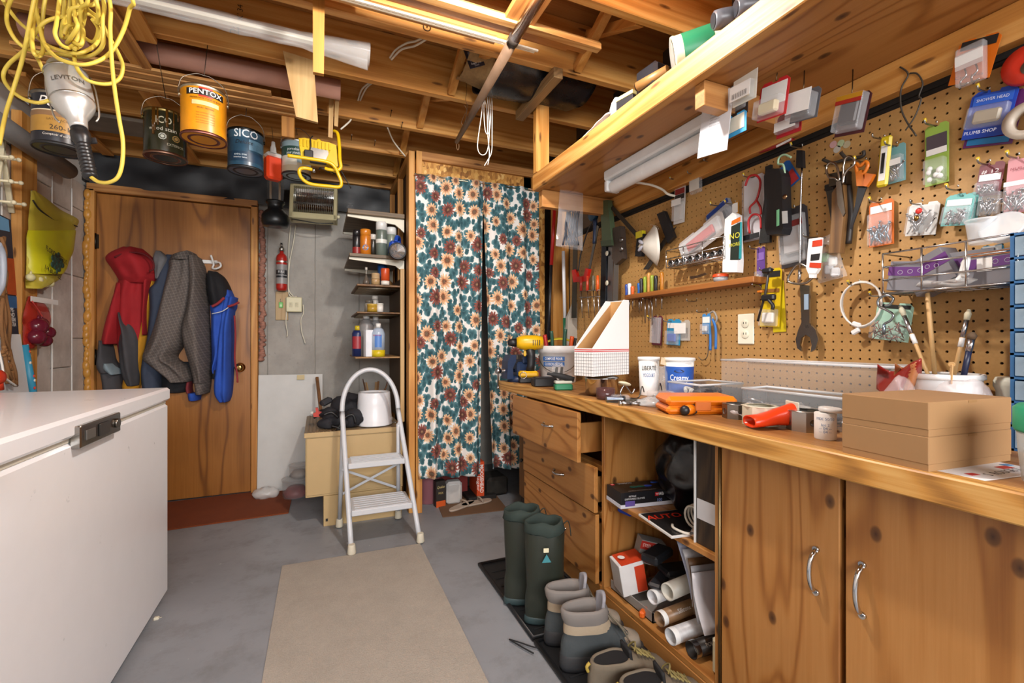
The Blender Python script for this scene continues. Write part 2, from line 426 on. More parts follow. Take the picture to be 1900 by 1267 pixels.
# door in the back wall
def ply_mat(name, axis, c, freq=90, knots=.35, rough=.42):
    s = N(name); k = 'XYZ'.index(axis); c = tone(c); base = s.mp((1, 1, 1))
    q = [3.2, 3.2, 3.2]; q[k] = .55
    lo = s.noise(s.mp(tuple(q), src=base, rnd=False), 1.35, 1.5, .4, .35)
    r = s.math('MULTIPLY_ADD', s.math('SINE', s.math('MULTIPLY', lo, freq)), .5, .5); r = s.math('POWER', r, 7)
    q = [110]*3; q[k] = 3
    fib = s.noise(s.mp(tuple(q), src=base, rnd=False), 1, 4, .65)
    col = s.ramp(s.math('ADD', s.math('MULTIPLY', r, .5), s.math('MULTIPLY', fib, .52)), [(.1, c[2]), (.42, c[1]), (.95, c[0])])
    col = s.mix(s.math('MULTIPLY', s.noise(base, 2.2, 3), .5), col, c[0], 'MULTIPLY')
    if knots:
        d = s.n('ShaderNodeTexVoronoi', voronoi_dimensions='2D', i_Vector=s.flat(base, k, 3.2, 5), i_Scale=knots*3.3).outputs['Distance']
        col = s.mix(s.ramp(d, [(.0, '#ffffff'), (.05, '#d8d8d8'), (.072, '#3c3c3c'), (.15, '#000000')]), col, '#3d200c')
    s.set('Base Color', col); s.set('Roughness', rough); s.bump(fib, .06, .001); return s.mat
M_DOOR = ply_mat('oak_veneer_door', 'Z', ('#7a4a1a', '#b07832', '#c88e48'), 40, 0)
M_PLY = ply_mat('fir_plywood', 'Z', ('#9a6430', '#c08c50', '#d0a068'), 70, .35)
M_PLYY = ply_mat('fir_plywood_long', 'Y', ('#9a6430', '#c08c50', '#d0a068'), 70, .35)
DR = thing('door_1', None, None, (-.87, YB, 0)); props(DR, kind='structure')
b = B(); b.bb((-1.304, YB-.05, .01), (-.44, YB-.01, 2.03), .003); part(DR, 'door_leaf', b, M_DOOR, True)
for x0, x1 in ((-1.345, -1.306), (-.437, -.395)):
    b = B(); b.bb((x0, YB-.075, 0), (x1, YB, 2.05), .003); part(DR, 'door_jamb', b, M_STUD, True)
b = B(); b.bb((-1.345, YB-.075, 2.035), (-.395, YB, 2.085), .003); part(DR, 'door_head', b, W_X, True)
for z in (1.72, .98, .3):
    b = B(); b.bb((-1.308, YB-.058, z-.045), (-1.29, YB-.046, z+.045), .002); b.cyl((-1.305, YB-.06, z-.05), (-1.305, YB-.06, z+.05), .006); part(DR, 'hinge', b, metal('#3a342c', .45), True)
b = B(); c = P(444, 682, Y=YB-.09); b.lathe([(.033, 0), (.033, .006), (.012, .01), (.012, .035), (.022, .04), (.028, .052), (.024, .066), (.01, .07)], (c.x, YB-.05, c.z), (90, 0, 0)); KN = part(DR, 'door_knob', b, metal('#c9a565', .2), True)
# lump of expanding foam along the jamb, and pink insulation on the other side
random.seed(5); b = B(); z = .75
while z < 2.05:
    r = random.uniform(.012, .026); b.sph((XL+.016+random.uniform(-.004, .006), YB-.07, z), (r*.9, r*.8, r*1.5), 10); z += r*1.7
part(WB, 'expanding_foam', b, plain('#cf9440', .35, var=.3))
b = B()
for k in range(70):
    z = .95+k*.0155; b.sph((-.372+random.uniform(-.008, .008), YB-.02, z), (random.uniform(.016, .024), .02, .016), 7)
part(WB, 'pink_insulation', b, plain('#a87866', .9, var=.55, bump=.5, scale=40))
# closet across the right end of the back wall
CL = props(thing('closet_wall', None, None, (1.0, 2.9, 0)), kind='structure')
CL.name = 'wall_closet'
for x0, x1, y0, y1, z0, z1, nm in ((.525, .563, 2.88, 2.97, 0, 2.28, 'corner_stud'), (.567, .605, 2.86, 2.95, 0, 2.28, 'door_stud'), (.525, .563, 3.3, 3.34, 0, 2.28, 'side_stud'), (.525, .563, 3.68, 3.72, 0, 2.28, 'side_stud'), (1.375, 1.413, 2.86, 2.95, 0, 2.28, 'door_stud')):
    b = B(); b.bb((x0, y0, z0), (x1, y1, z1), .002); part(CL, nm, b, M_STUD, True)
b = B(); b.bb((.567, 2.86, 2.225), (1.46, 2.90, 2.28), .002); part(CL, 'header_beam', b, W_X, True)
b = B(); b.bb((.605, 2.885, 2.02), (1.375, 2.90, 2.225)); part(CL, 'header_panel', b, M_OSB, True)
b = B(); b.bb((1.32, 2.885, 0), (1.375, 2.90, 2.225)); b.bb((1.413, 2.87, 0), (1.475, 2.90, 2.225)); part(CL, 'edge_panel', b, M_OSB, True)
b = B(); b.bb((.57, 2.96, 0), (.582, 3.76, 2.28)); part(CL, 'side_panel', b, plain('#4c3823', .9), True)
b = B(); b.bb((.525, 2.97, 2.24), (.563, 3.70, 2.28), .002); part(CL, 'top_plate', b, M_LUMY, True)
# ================================================================== workbench, overhead shelf, freezer, curtains
XC = 1.065; XB = .98; ZB = .849
M_BTOP = wood('Y', ('#7d5226', '#ab7c48', '#c79c68'), .3, .7, 'worn_bench_top', .5)
M_BEDGE = wood('Y', ('#6e4012', '#dca85a', '#f6d290'), .5, 2.2, 'bench_edge_board', .45)
wt = thing('worktop', 'thick worn wooden worktop running along the pegboard wall', 'worktop', (1.2, 1.1, ZB-.05))
b = B(); b.bb((XB+.035, -.6, ZB-.03), (XW-.002, 2.5, ZB), .001); part(wt, 'top_board', b, M_BTOP, True)
b = B(); b.bb((XB, -.6, ZB-.05), (XB+.036, 2.5, ZB+.001), .003); part(wt, 'front_edge', b, M_BEDGE, True)
def pull(par, c, horizontal=True, L=.085):
    """chrome bow handle standing off a front that faces -x"""
    b = B(); pts = []
    for k in range(9):
        s = k/8*2-1; off = .026*(1-s*s)**.6+.001
        pts.append(Vector(c)+Vector((-off, s*L/2 if horizontal else 0, 0 if horizontal else s*L/2)))
    b.tube(pts, .0052, 8); 
    for s in (-1, 1):
        b.cyl(Vector(c)+Vector((0, s*L/2 if horizontal else 0, 0 if horizontal else s*L/2)), Vector(c)+Vector((-.006, s*L/2 if horizontal else 0, 0 if horizontal else s*L/2)), .007)
    return part(par, 'handle', b, metal('#d2d4d6', .12), True, 'chrome bow handle')
# drawer unit
du = thing('drawer_unit', 'plywood drawer unit at the far end of the workbench', 'drawers', (1.25, 1.92, 0))
for y0, y1 in ((2.275, 2.295), (1.545, 1.565)):
    b = B(); b.bb((XC, y0, .0), (XW-.01, y1, ZB-.031), .002); part(du, 'side_panel', b, M_PLY, True)
b = B(); b.bb((XC-.004, 1.565, .0), (XC+.018, 2.275, .085), .002); part(du, 'base_board', b, M_PLYY, True)
b = B(); b.bb((XW-.03, 1.565, .09), (XW-.015, 2.275, .81)); part(du, 'back_panel', b, M_PLY, True)
for z in (.555, .36): 
    b = B(); b.bb((XC+.012, 1.565, z-.012), (XC+.05, 2.275, z+.012)); part(du, 'rail', b, M_PLYY, True)
def drawer(z0, z1, out, y0=1.572, y1=2.27, hu=None):
    x = XC-out
    d = part(du, 'drawer', (lambda b: (b.bb((x-.018, y0, z0), (x, y1, z1), .002), b)[1])(B()), M_PLYY, True)
    b = B(); b.bb((x+.001, y0+.03, z0+.03), (x+.33, y0+.045, z1-.05), .001); b.bb((x+.001, y1-.045, z0+.03), (x+.33, y1-.03, z1-.05), .001)
    b.bb((x+.001, y0+.045, z0+.025), (x+.33, y1-.045, z0+.035), .001)
    sub(d, 'drawer_box', b, M_PLY)
    return d, x
def sub(par, name, b, m): return part(par, name, b, m, True)
for (z0, z1, out, hu, hv) in ((.585, .79, .075, 1017, 788), (.38, .565, .012, 1037, 876), (.09, .372, .006, 1040, 974)):
    d, x = drawer(z0, z1, out, 1.6 if out > .05 else 1.572)
    c = P(hu, hv, X=x-.02); pull(d, (x-.018, c.y, c.z))
# open shelf unit
ou = thing('shelf_unit', 'open plywood shelf unit in the middle of the workbench', 'shelf unit', (1.25, 1.27, 0))
for y0, y1 in ((.973, .99),):
    b = B(); b.bb((XC, y0, 0), (XW-.01, y1, ZB-.031), .002); part(ou, 'side_panel', b, M_PLY, True)
b = B(); b.bb((XC+.01, .991, .43), (XW-.02, 1.544, .45), .002); part(ou, 'shelf_board', b, M_PLYY, True)
b = B(); b.bb((XC-.004, .991, .066), (XW-.02, 1.544, .086), .002); part(ou, 'bottom_board', b, M_PLYY, True)
b = B(); b.bb((XC-.006, .991, 0), (XC+.014, 1.544, .0655), .002); part(ou, 'base_board', b, M_PLYY, True)
b = B(); b.bb((XW-.03, .991, .087), (XW-.015, 1.544, .81)); part(ou, 'back_panel', b, M_PLY, True)
for y in (1.535, 1.0):
    b = B(); b.bb((XC+.02, y-.009, .395), (XW-.03, y+.009, .429), .001); part(ou, 'cleat', b, M_PLYY, True)
# cupboards
for nm, y0, y1, lab, hu, hv, hl in (('narrow', .642, .968, 'plywood cupboard with the door beside the open shelves', 1510, 1060, .10), ('wide', -.05, .634, 'wide plywood cupboard at the near end of the workbench', 1596, 1096, .108)):
    cb = thing('base_cupboard', lab, 'cupboard', (1.25, (y0+y1)/2, 0))
    b = B(); b.bb((XC+.02, y0+.004, .0), (XW-.01, y0+.018, ZB-.032)); b.bb((XC+.02, y1-.018, .0), (XW-.01, y1-.004, ZB-.032)); b.bb((XC+.021, y0+.018, .01), (XW-.01, y1-.018, .03)); b.bb((XW-.024, y0+.018, .03), (XW-.012, y1-.018, ZB-.033))
    part(cb, 'carcass', b, M_PLY, True)
    b = B(); b.bb((XC, y0+.002, .015), (XC+.019, y1-.002, ZB-.045), .002); d = part(cb, 'cupboard_door', b, M_PLY, True)
    c = P(hu, hv, X=XC-.01); pull(d, (XC, c.y, c.z), False, hl)
    if nm == 'narrow':
        b = B(); b.cyl((XC-.003, y1+.001, .02), (XC-.003, y1+.001, .79), .004, n=8); sub(d, 'piano_hinge', b, metal('#8d7a56', .4))
# overhead shelf
os_ = thing('overhead_shelf', 'long plywood shelf hung from the joists above the workbench', 'shelf', (1.2, .8, 1.755))
XS = 1.0
b = B(); b.bb((XS, -.8, 1.84), (XS+.036, 2.08, 1.922), .003); part(os_, 'front_board', b, wood('Y', ('#a56c30', '#d19c56', '#e8c084'), .7, 1.0, 'shelf_front_board'), True)
b = B(); b.bb((XS+.037, -.8, 1.846), (XW+.005, 2.08, 1.864), .001); part(os_, 'shelf_board', b, M_PLYY, True)
b = B(); b.bb((XW-.036, -.8, 1.758), (XW+.005, 2.08, 1.845), .002); part(os_, 'wall_ledger', b, M_LUMY, True)
b = B(); b.bb((XS+.037, 2.042, 1.758), (XW-.037, 2.08, 1.845), .002); part(os_, 'end_board', b, W_X, True)
b = B(); b.bb((XS+.037, 1.0, 1.77), (XW-.037, 1.038, 1.845), .002); part(os_, 'cross_brace', b, W_X, True)
c0 = P(1000, 300, Y=2.06); b = B(); b.bb((XS-.002, 2.03, 1.923), (XS+.07, 2.068, 2.375), .002); part(os_, 'hanger_post', b, M_STUD, True)
# under-shelf tube light
tl = thing('tube_light', 'white fluorescent tube fixture under the overhead shelf', 'light', (1.22, 1.45, 1.77))
b = B(); b.bb((1.18, 1.08, 1.80), (1.26, 1.72, 1.845), .006); part(tl, 'housing', b, plain('#dfe0e0', .4), True)
b = B(); b.lathe([(.002, 0), (.026, .004), (.029, .02), (.029, .60), (.026, .616), (.002, .62)], (1.22, 1.71, 1.772), (90, 0, 0), n=20); part(tl, 'tube_cover', b, plain('#eceded', .25), True)
b = B(); b.bb((1.185, 1.70, 1.752), (1.255, 1.722, 1.80), .004); part(tl, 'end_cap', b, plain('#dfe0e0', .4), True); b = B(); b.bb((1.185, 1.078, 1.752), (1.255, 1.1, 1.80), .004); part(tl, 'end_cap', b, plain('#dfe0e0', .4), True)
b = B(); b.tube([(1.25, 1.70, 1.80), (1.30, 1.68, 1.80), (1.38, 1.65, 1.79), (1.425, 1.62, 1.765), (1.44, 1.60, 1.74), (1.47, 1.585, 1.73)], .0055, 8, k=5); part(tl, 'power_cord', b, plain('#e6e0cf', .5), True)
# chest freezer
fz = thing('chest_freezer', 'white chest freezer in the left foreground', 'freezer', (-.95, 1.6, 0))
M_FZ = plain('#f0f2f6', .28, var=.03, coat=.2)
b = B(); b.bb((-1.3, .7, .03), (-.582, 2.336, .818), .008); part(fz, 'body', b, M_FZ, True)
b = B(); b.bb((-1.3, .7, .832), (-.575, 2.342, .886), .009); part(fz, 'lid', b, M_FZ, True)
b = B(); b.bb((-1.29, .71, .8185), (-.588, 2.33, .8315), .002); part(fz, 'gasket', b, plain('#d6d0c0', .6), True)
a = P(143, 805, X=-.57); e = P(218, 770, X=-.57)
b = B(); b.bb((-.586, a.y, .803), (-.562, e.y, .862), .003); la = part(fz, 'latch', b, metal('#9c9a95', .22), True, 'chrome latch with a key lock')
m_ = (a.y+e.y)/2; L = e.y-a.y
b = B(); b.bb((-.5625, m_-.1*L, .815), (-.558, m_+.16*L, .85), .002); sub(la, 'latch_recess', b, plain('#2d2a28', .4))
b = B(); b.cyl((-.563, e.y-.13*L, .833), (-.555, e.y-.13*L, .833), .014); sub(la, 'key_lock', b, metal('#77736c', .3))
b = B(); b.bb((-.5625, a.y+.1*L, .82), (-.559, a.y+.3*L, .846), .001); sub(la, 'latch_plate', b, plain('#57534e', .4))
c = P(292, 1152, X=-.575); b = B(); b.box((-.578, c.y, c.z), (.018, .016, .034), .003); b.box((-.568, c.y+.006, c.z-.006), (.014, .006, .03), .002); part(fz, 'drain_clip', b, plain('#d9d3bd', .6), True, 'cream drain plug')
c = P(-6, 875, X=-.5); b = B(); b.sph((-.53, c.y, c.z), (.022, .042, .030), 18); b.cyl((-.585, c.y, c.z), (-.55, c.y, c.z), .014); part(fz, 'knob', b, plain('#eeeef0', .3, var=.03), True, 'white round knob')
# curtains
def curtain_mat():
    s = N('sunflower_curtain'); uv = s.n('ShaderNodeUVMap').outputs[0]
    def flowers(scale, off, rot, petals, r, rnd=.75):
        mpn = s.n('ShaderNodeMapping', i_Vector=uv, i_Scale=(scale, scale, 1), i_Location=off, i_Rotation=(0, 0, rot)).outputs[0]
        nz = s.n('ShaderNodeTexNoise', i_Vector=mpn, i_Scale=5.0, i_Detail=2.0).outputs['Color']
        wv = s.n('ShaderNodeVectorMath', operation='MULTIPLY_ADD', i_0=nz, i_1=(.1, .1, 0), i_2=mpn).outputs[0]
        vo = s.n('ShaderNodeTexVoronoi', voronoi_dimensions='2D', i_Vector=wv, i_Scale=1.0, i_Randomness=rnd)
        df = s.n('ShaderNodeVectorMath', operation='SUBTRACT', i_0=wv, i_1=vo.outputs['Position']).outputs[0]
        xyz = s.n('ShaderNodeSeparateXYZ', i_Vector=df)
        ang = s.math('ARCTAN2', xyz.outputs[1], xyz.outputs[0])
        pet = s.math('MULTIPLY_ADD', s.math('ABSOLUTE', s.math('SINE', s.math('MULTIPLY', ang, petals/2))), .42, .62)
        cid = s.n('ShaderNodeSeparateXYZ', i_Vector=vo.outputs['Color'])
        rad = s.math('MULTIPLY', pet, s.math('MULTIPLY_ADD', cid.outputs[1], r*.35, r*.75))
        d = s.math('DIVIDE', vo.outputs['Distance'], rad)
        return d, cid, ang
    d2, id2, an2 = flowers(13, (.3, .7, 0), .6, 3, .66)
    leaf = s.ramp(d2, [(0, '#1a3e46'), (.4, '#355f68'), (.72, '#557f86'), (.82, '#9ab4b4'), (.88, '#e9e5e0')])
    d3, id3, an3 = flowers(19, (.1, .45, 0), .2, 2, .62)
    col = s.mix(s.ramp(d3, [(.66, '#ffffff'), (.72, '#000000')]), leaf, s.ramp(d3, [(0, '#1d454c'), (.5, '#2f5a62'), (.95, '#5c868a')]))
    d1, id1, an1 = flowers(8.3, (0, 0, 0), 0, 13, .42, .75)
    tan_ = s.ramp(d1, [(0, '#5a3a2c'), (.16, '#7a6248'), (.3, '#55301f'), (.36, '#8a4a34'), (.5, '#cf9468'), (.8, '#e6c29a'), (1, '#d8ac80')])
    red = s.ramp(d1, [(0, '#a88463'), (.2, '#6d4632'), (.34, '#43201a'), (.55, '#74362c'), (.85, '#9a5344'), (1, '#6f3a30')])
    fl = s.mix(s.math('GREATER_THAN', id1.outputs[0], .66), tan_, red)
    col = s.mix(s.ramp(d1, [(.97, '#ffffff'), (1.0, '#000000')]), col, fl)
    col = s.mix(.1, col, '#3a4a4c'); s.set('Base Color', col); s.set('Roughness', .85)
    f = s.n('ShaderNodeTexNoise', i_Vector=uv, i_Scale=600.0).outputs[0]; s.bump(f, .1, .001); return s.mat
M_CUR = curtain_mat()
def curtain(label, tl_, tr_, bl, br, nf, seed):
    """panel between two top corners and two bottom corners measured on the closet front"""
    b = B(); flat = 1.25*(tr_.x-tl_.x)
    def fn(u, v):
        q = v**1.5
        top = tl_.lerp(tr_, u); bot = bl.lerp(br, u); p = bot.lerp(top, v)
        amp = .010+.014*(1-v)
        ph = u*nf*2*PI+1.2*noise.noise((u*3, v*1.2, seed)); y = math.sin(ph)*amp+.35*amp*math.sin(2.3*ph+seed)+.01*noise.noise((u*5, v*2.5, seed+3))
        z = p.z-.004*math.sin(u*9+seed)*(1-v) - .012*(1-v)*noise.noise((u*2, 0, seed))
        return Vector((p.x, p.y+y-.02*(1-v), z))
    b.grid(fn, 120, 60)
    for j in range(61):
        for i in range(121): b.uv[j*121+i] = (i/120*flat+seed, j/60*1.95)
    o = one('curtain', b, M_CUR, label, 'curtain', 'sunflower curtain panels')
    mo = o.modifiers.new('thick', 'SOLIDIFY'); mo.thickness = .0012
YC = 2.845
curtain('sunflower print curtain panel hanging left of the dark gap', P(771, 321, Y=YC), P(897, 336, Y=YC), P(776, 888, Y=YC), P(891, 880, Y=YC), 3.2, 1)
curtain('sunflower print curtain panel hanging right of the dark gap', P(895, 336, Y=YC), P(998, 351, Y=YC), P(912, 869, Y=YC), P(1000, 866, Y=YC), 2.6, 4)
b = B(); a = P(768, 324, Y=2.865); e = P(1000, 354, Y=2.865); b.cyl((a.x, 2.85, a.z), (e.x, 2.85, a.z), .004); one('curtain_rod', b, metal('#b0a890', .4), 'thin rod that carries the two curtain panels', 'rod')
# ================================================================== things stored between and under the joists
M_TRIM = wood('X', ('#a9743c', '#d4a468', '#ecca96'), 0, 1.4, 'pine_trim', .5)
M_PALE = wood('Z', ('#a98a5c', '#c9ab7c', '#dcc298'), .2, .9, 'pale_board', .6)
M_BRN = wood('X', ('#7d4a1c', '#b3753a', '#cf9656'), 0, 1.4, 'brown_trim', .4)
def flat_board(name, px, Y, th, m, label, cat, group=None):
    """a board standing in the plane Y, outline measured in the photograph"""
    b = B(); q = [P(u, v, Y=Y) for u, v in px]; b.prism([(p.x, p.z) for p in q], th, (0, Y, 0))
    return one(name, b, m, label, cat, group)
flat_board('hanger_board', [(525, 94), (582, 112), (590, 227), (549, 216)], 2.125, .018, M_PALE, 'wide pale board nailed to a joist beside the pink roll', 'board')
flat_board('hanger_board', [(580, -60), (603, -56), (601, 137), (581, 133)], 1.72, .018, M_STUD, 'narrow vertical board nailed to a joist in front of the plastic wrap', 'board')
flat_board('wood_strip', [(611, 170), (620, 169), (617, 256), (609, 254)], 2.48, .012, M_PALE, 'front one of two thin wood strips hanging above the yellow work lamp', 'wood strip', 'pair of thin strips')
flat_board('wood_strip', [(622, 171), (630, 173), (627, 235), (620, 233)], 2.50, .012, M_PALE, 'rear one of two thin wood strips hanging above the yellow work lamp', 'wood strip', 'pair of thin strips')
b = B(); b.lathe([(.03, 0), (.045, 0), (.045, 1.15), (.03, 1.15)], (-1.05, 2.36, 2.30), (0, 90, 0), n=24); b.lathe([(.03, .02), (.03, 1.13)], (-1.05, 2.36, 2.30), (0, 90, 0), caps=False); one('pink_roll', b, plain('#b98a78', .6), 'long dusty pink roll lying between the joists', 'roll')
for k, (y, z, x1, wd) in enumerate(((2.44, 2.228, -.07, .038), (2.485, 2.222, -.05, .034), (2.525, 2.230, -.09, .03), (2.557, 2.222, -.06, .024), (2.40, 2.234, -.2, .03))):
    b = B(); b.prism([(-wd/2, 0), (wd/2, 0), (wd/2, .012), (wd*.1, .018), (-wd/2, .012)], x1+1.1, (0, 0, 0), (0, 0, -90)); b.v = [p+Vector((-1.1, y, z)) for p in b.v]
    one('moulding', b, M_TRIM, ['pale pine moulding nearest the pink roll', 'wide pale pine moulding second from the pink roll', 'pale pine moulding in the middle of the stack behind the pink roll', 'thin pale pine moulding farthest from the pink roll', 'short pale pine moulding lying on top of the stack'][k], 'moulding', 'mouldings behind the pink roll')
for k, (y, z, x0, x1, wd, h, m) in enumerate(((1.53, 2.235, -.4, 1.03, .03, .034, M_TRIM), (1.565, 2.242, -.5, .99, .028, .02, M_BRN), (1.595, 2.25, -.3, .92, .02, .018, M_BRN), (1.64, 2.236, -.6, .63, .035, .02, M_TRIM), (1.615, 2.225, -.5, .80, .009, .009, plain('#e6d9c4', .5)), (1.627, 2.225, -.5, .79, .007, .007, plain('#d8c9b0', .5)))):
    b = B(); b.prism([(-wd/2, 0), (wd/2, 0), (wd/2, h*.6), (wd*.15, h), (-wd/2, h*.8)], x1-x0, (0, 0, 0), (0, 0, -90)); b.v = [p+Vector((x0, y, z)) for p in b.v]
    one('pine_strip', b, m, ['thick pine trim strip with a square cut end under the joists', 'brown trim strip against the thick pine one', 'thin brown trim strip tucked behind the thick pine one', 'short wide trim strip ending left of the brown pole', 'long thin white rod under the joists', 'second thin white rod lying just behind the first'][k], 'trim', 'trim strips under the joists')
def plank(name, x0, x1, y0, y1, z0, z1, m, label, cat='plank', g='planks under the joists'):
    b = B(); b.bb((x0, y0, z0), (x1, y1, z1), .002); return one(name, b, m, label, cat, g)
plank('plank', .62, .735, .9, 1.545, 2.245, 2.265, wood('Y', ('#8a5424', '#b97c40', '#cf9a5c'), .3), 'short wide plank beside the brown pole')
plank('plank', -.68, -.585, 1.2, 2.21, 2.255, 2.275, M_LUMY, 'plank with a square end right of the yellow cord')
plank('plank', -.835, -.73, 1.2, 2.60, 2.255, 2.272, wood('Y', ('#8a5424', '#b98048', '#cf9e68'), .2), 'wide plank behind the hanging trouble light')
plank('plank', -.725, -.69, 1.2, 2.64, 2.247, 2.272, M_LUMY, 'narrow strip between the two planks left of the orange can')
plank('plank', -.685, -.652, 1.6, 2.66, 2.235, 2.254, wood('Y', ('#8a5424', '#c08a50', '#d9ab70'), 0), 'thin lath lying under the narrow strip')
plank('plank', -.78, -.72, 2.66, 3.6, 2.258, 2.276, M_LUMY, 'lath running back above the dark stain can')
plank('plank', -1.25, -1.19, 2.7, 3.65, 2.255, 2.274, M_LUMY, 'lath running back along the left wall')
plank('plank', .945, .99, 1.75, 2.17, 2.232, 2.278, wood('Y', ('#7c6444', '#a08562', '#b89c78'), .3), 'greyed lumber offcut by the black sheet')
plank('plank', -.17, -.11, 2.575, 2.6, 2.12, 2.5, wood('Z', ('#8a5a20', '#b58038', '#c89448'), 0), 'yellowed board on the joist above the work lamp')
# wide greyish board lying far left above the paint cans
plank('plank', -1.3, -.85, 3.03, 3.25, 2.255, 2.275, plain('#7c7469', .8, var=.5, scale=9), 'mottled grey board lying across the joists at the back')
# brown pole and the white twine that hangs from it
pl_ = thing('wooden_pole', 'brown wooden pole with a dark ferrule slung under the joists', 'pole', (.69, 1.8, 2.17))
b = B(); b.tube([(.655, .9, 2.215), (.675, 1.55, 2.21)], .021, 14); part(pl_, 'shaft', b, plain('#7a4a26', .25, var=.35, coat=.3), True)
b = B(); b.cyl((.674, 1.55, 2.21), (.676, 1.585, 2.21), .0225); part(pl_, 'ferrule', b, plain('#2c2520', .4), True)
b = B(); b.tube([(.676, 1.585, 2.21), (.70, 2.1, 2.205), (.716, 2.47, 2.2)], [.021, .018, .012], 12); part(pl_, 'lower_shaft', b, plain('#6b5340', .45, var=.35), True)
b = B(); b.tube([(.716, 2.47, 2.2), (.716, 2.475, 2.175), (.722, 2.47, 2.155), (.728, 2.465, 2.165), (.726, 2.46, 2.185)], .0016, 6, k=4); part(pl_, 'hanging_loop', b, plain('#8a6a48', .7), True)
b = B(); Yt = 2.08
for pp in ([(902, 120), (897, 170), (893, 215), (886, 270), (893, 287), (904, 280), (908, 240), (904, 175), (901, 150)], [(899, 110), (903, 150), (912, 175), (913, 250), (912, 282), (905, 297), (899, 307)], [(895, 175), (903, 200), (905, 250), (908, 285), (905, 306)], [(905, 160), (898, 190), (900, 240), (907, 247), (910, 215), (907, 165)], [(895, 160), (904, 165), (914, 158)], [(893, 172), (885, 185)]):
    b.tube([P(u, v, Y=Yt+.012*math.sin(i*1.7)) for i, (u, v) in enumerate(pp)], .0022, 6, k=5)
one('twine', b, plain('#e8e2d6', .8), 'white twine hanging in loops from the brown pole', 'twine')
b = B(); b.tube([P(u, v, Y=2.15) for u, v in ((862, 130), (866, 165), (864, 185), (868, 200), (861, 215), (856, 228), (862, 231), (866, 205), (861, 195))], .0011, 5, k=4); one('wire_hook', b, metal('#5a4a3a', .5), 'thin bent wire hanging left of the white twine', 'wire')
# black duct sheet sagging between two joists, with a bit of insulation at its end
du_ = thing('black_sheet', 'black plastic sheet sagging between two joists next to the shelf post', 'plastic sheet', (.95, 1.99, 2.2))
def sag(u, v):
    x = .71+.5*u; a = PI*v; ry = .165
    return Vector((x+.02*math.sin(a*2), 1.98-ry*math.cos(a), 2.39-.155*math.sin(a)*(1-.16*u)+.008*noise.noise((x*12, a*2, 0))))
b = B(); b.grid(sag, 20, 20); o = part(du_, 'sheet', b, plain('#15161a', .28, var=.3), True); mo = o.modifiers.new('thick', 'SOLIDIFY'); mo.thickness = .003
b = B()
def sag2(u, v):
    x = .60+.115*u; a = PI*v
    return Vector((x, 1.98-.15*math.cos(a), 2.39-.12*math.sin(a)*(.8+.2*u)+.012*noise.noise((x*20, a*4, 5))))
b.grid(sag2, 10, 18); o = part(du_, 'insulation_end', b, plain('#9a7b50', .95, var=.4, bump=.6, scale=50), True); mo = o.modifiers.new('thick', 'SOLIDIFY'); mo.thickness = .006
# clear plastic wrap around a bundle
pw = thing('plastic_wrap', 'bundle in clear plastic wrap with a crumpled end under the joists', 'plastic wrap', (-.3, 1.93, 2.22))
b = B(); rings = []
for k in range(30):
    s = k/29; x = -1.0+1.19*s; r = .028 if s < .8 else .028+.016*(s-.8)/.2; rings.append([Vector((x, 1.925+r*(1+.25*noise.noise((x*9, a*1.5, 1)))*math.cos(a)*(1.0 if s < .8 else 1.3), 2.245-.01*s+r*(1+.3*noise.noise((x*9, a*1.5, 4)))*math.sin(a))) for a in [2*PI*i/18 for i in range(18)]])
b.loft(rings, False); part(pw, 'wrap', b, clear('#f2f2ee', .42, .12), True)
b = B(); b.bb((-1.0, 1.912, 2.235), (.02, 1.938, 2.25), .002); part(pw, 'strip_inside', b, plain('#cfc4b0', .6), True)
plank('dark_bar', -.3, .17, 1.66, 1.70, 2.265, 2.3, plain('#4a4a4c', .5, var=.4), 'dark grey wrapped bar tucked beside a joist', 'bar', None)
# hang card
hc = thing('hang_card', 'dark hang card with a small picture stuck up by the brown pole', 'packet', P(880, 107, Y=1.9), -14); hc.rotation_euler = (0, math.radians(-20), math.radians(-14))
b = B(); b.box((0, 0, 0), (.07, .003, .085), .001, (0, 0, 0)); part(hc, 'card', b, plain('#26232e', .4))
b = B(); b.box((0, -.002, .008), (.045, .002, .04), .0005); part(hc, 'picture', b, plain('#8d8c92', .4, var=.5))
text(hc, 'Super Tie', .012, plain('#e8e8e8'), (0, -.0025, -.024))
text(hc, 'Outil', .01, plain('#d0d0d8'), (0, -.0025, -.034))
# electrical cable through the joists
for k, pts in enumerate(([(723, 108, 2.165), (735, 92, 2.13), (755, 80, 2.06), (772, 76, 2.0), (800, 62, 1.85)], [(726, 111, 2.165), (745, 92, 2.1), (770, 85, 2.0), (795, 70, 1.86)], [(664, 187, 2.575), (672, 165, 2.54), (690, 150, 2.48)], [(668, 187, 2.575), (680, 163, 2.53), (697, 150, 2.45)], [(719, 236, 2.63), (730, 262, 2.8), (752, 290, 2.88)], [(632, 240, 2.62), (648, 226, 2.61), (655, 215, 2.6)])):
    b = B(); b.tube([P(u, v, Y=y) for u, v, y in pts], .0045, 8, k=6)
    one('electrical_cable', b, plain('#d9d2c0', .5), ['white cable leaving a drilled hole in the joist right of the plastic wrap', 'second white cable twisted with the first right of the plastic wrap', 'white cable entering a joist hole near the end of the pink roll', 'second white cable at the joist hole near the end of the pink roll', 'white cable running down to the top of the closet post', 'short white cable bowing behind the two thin wood strips'][k], 'cable', 'cables in the joists')
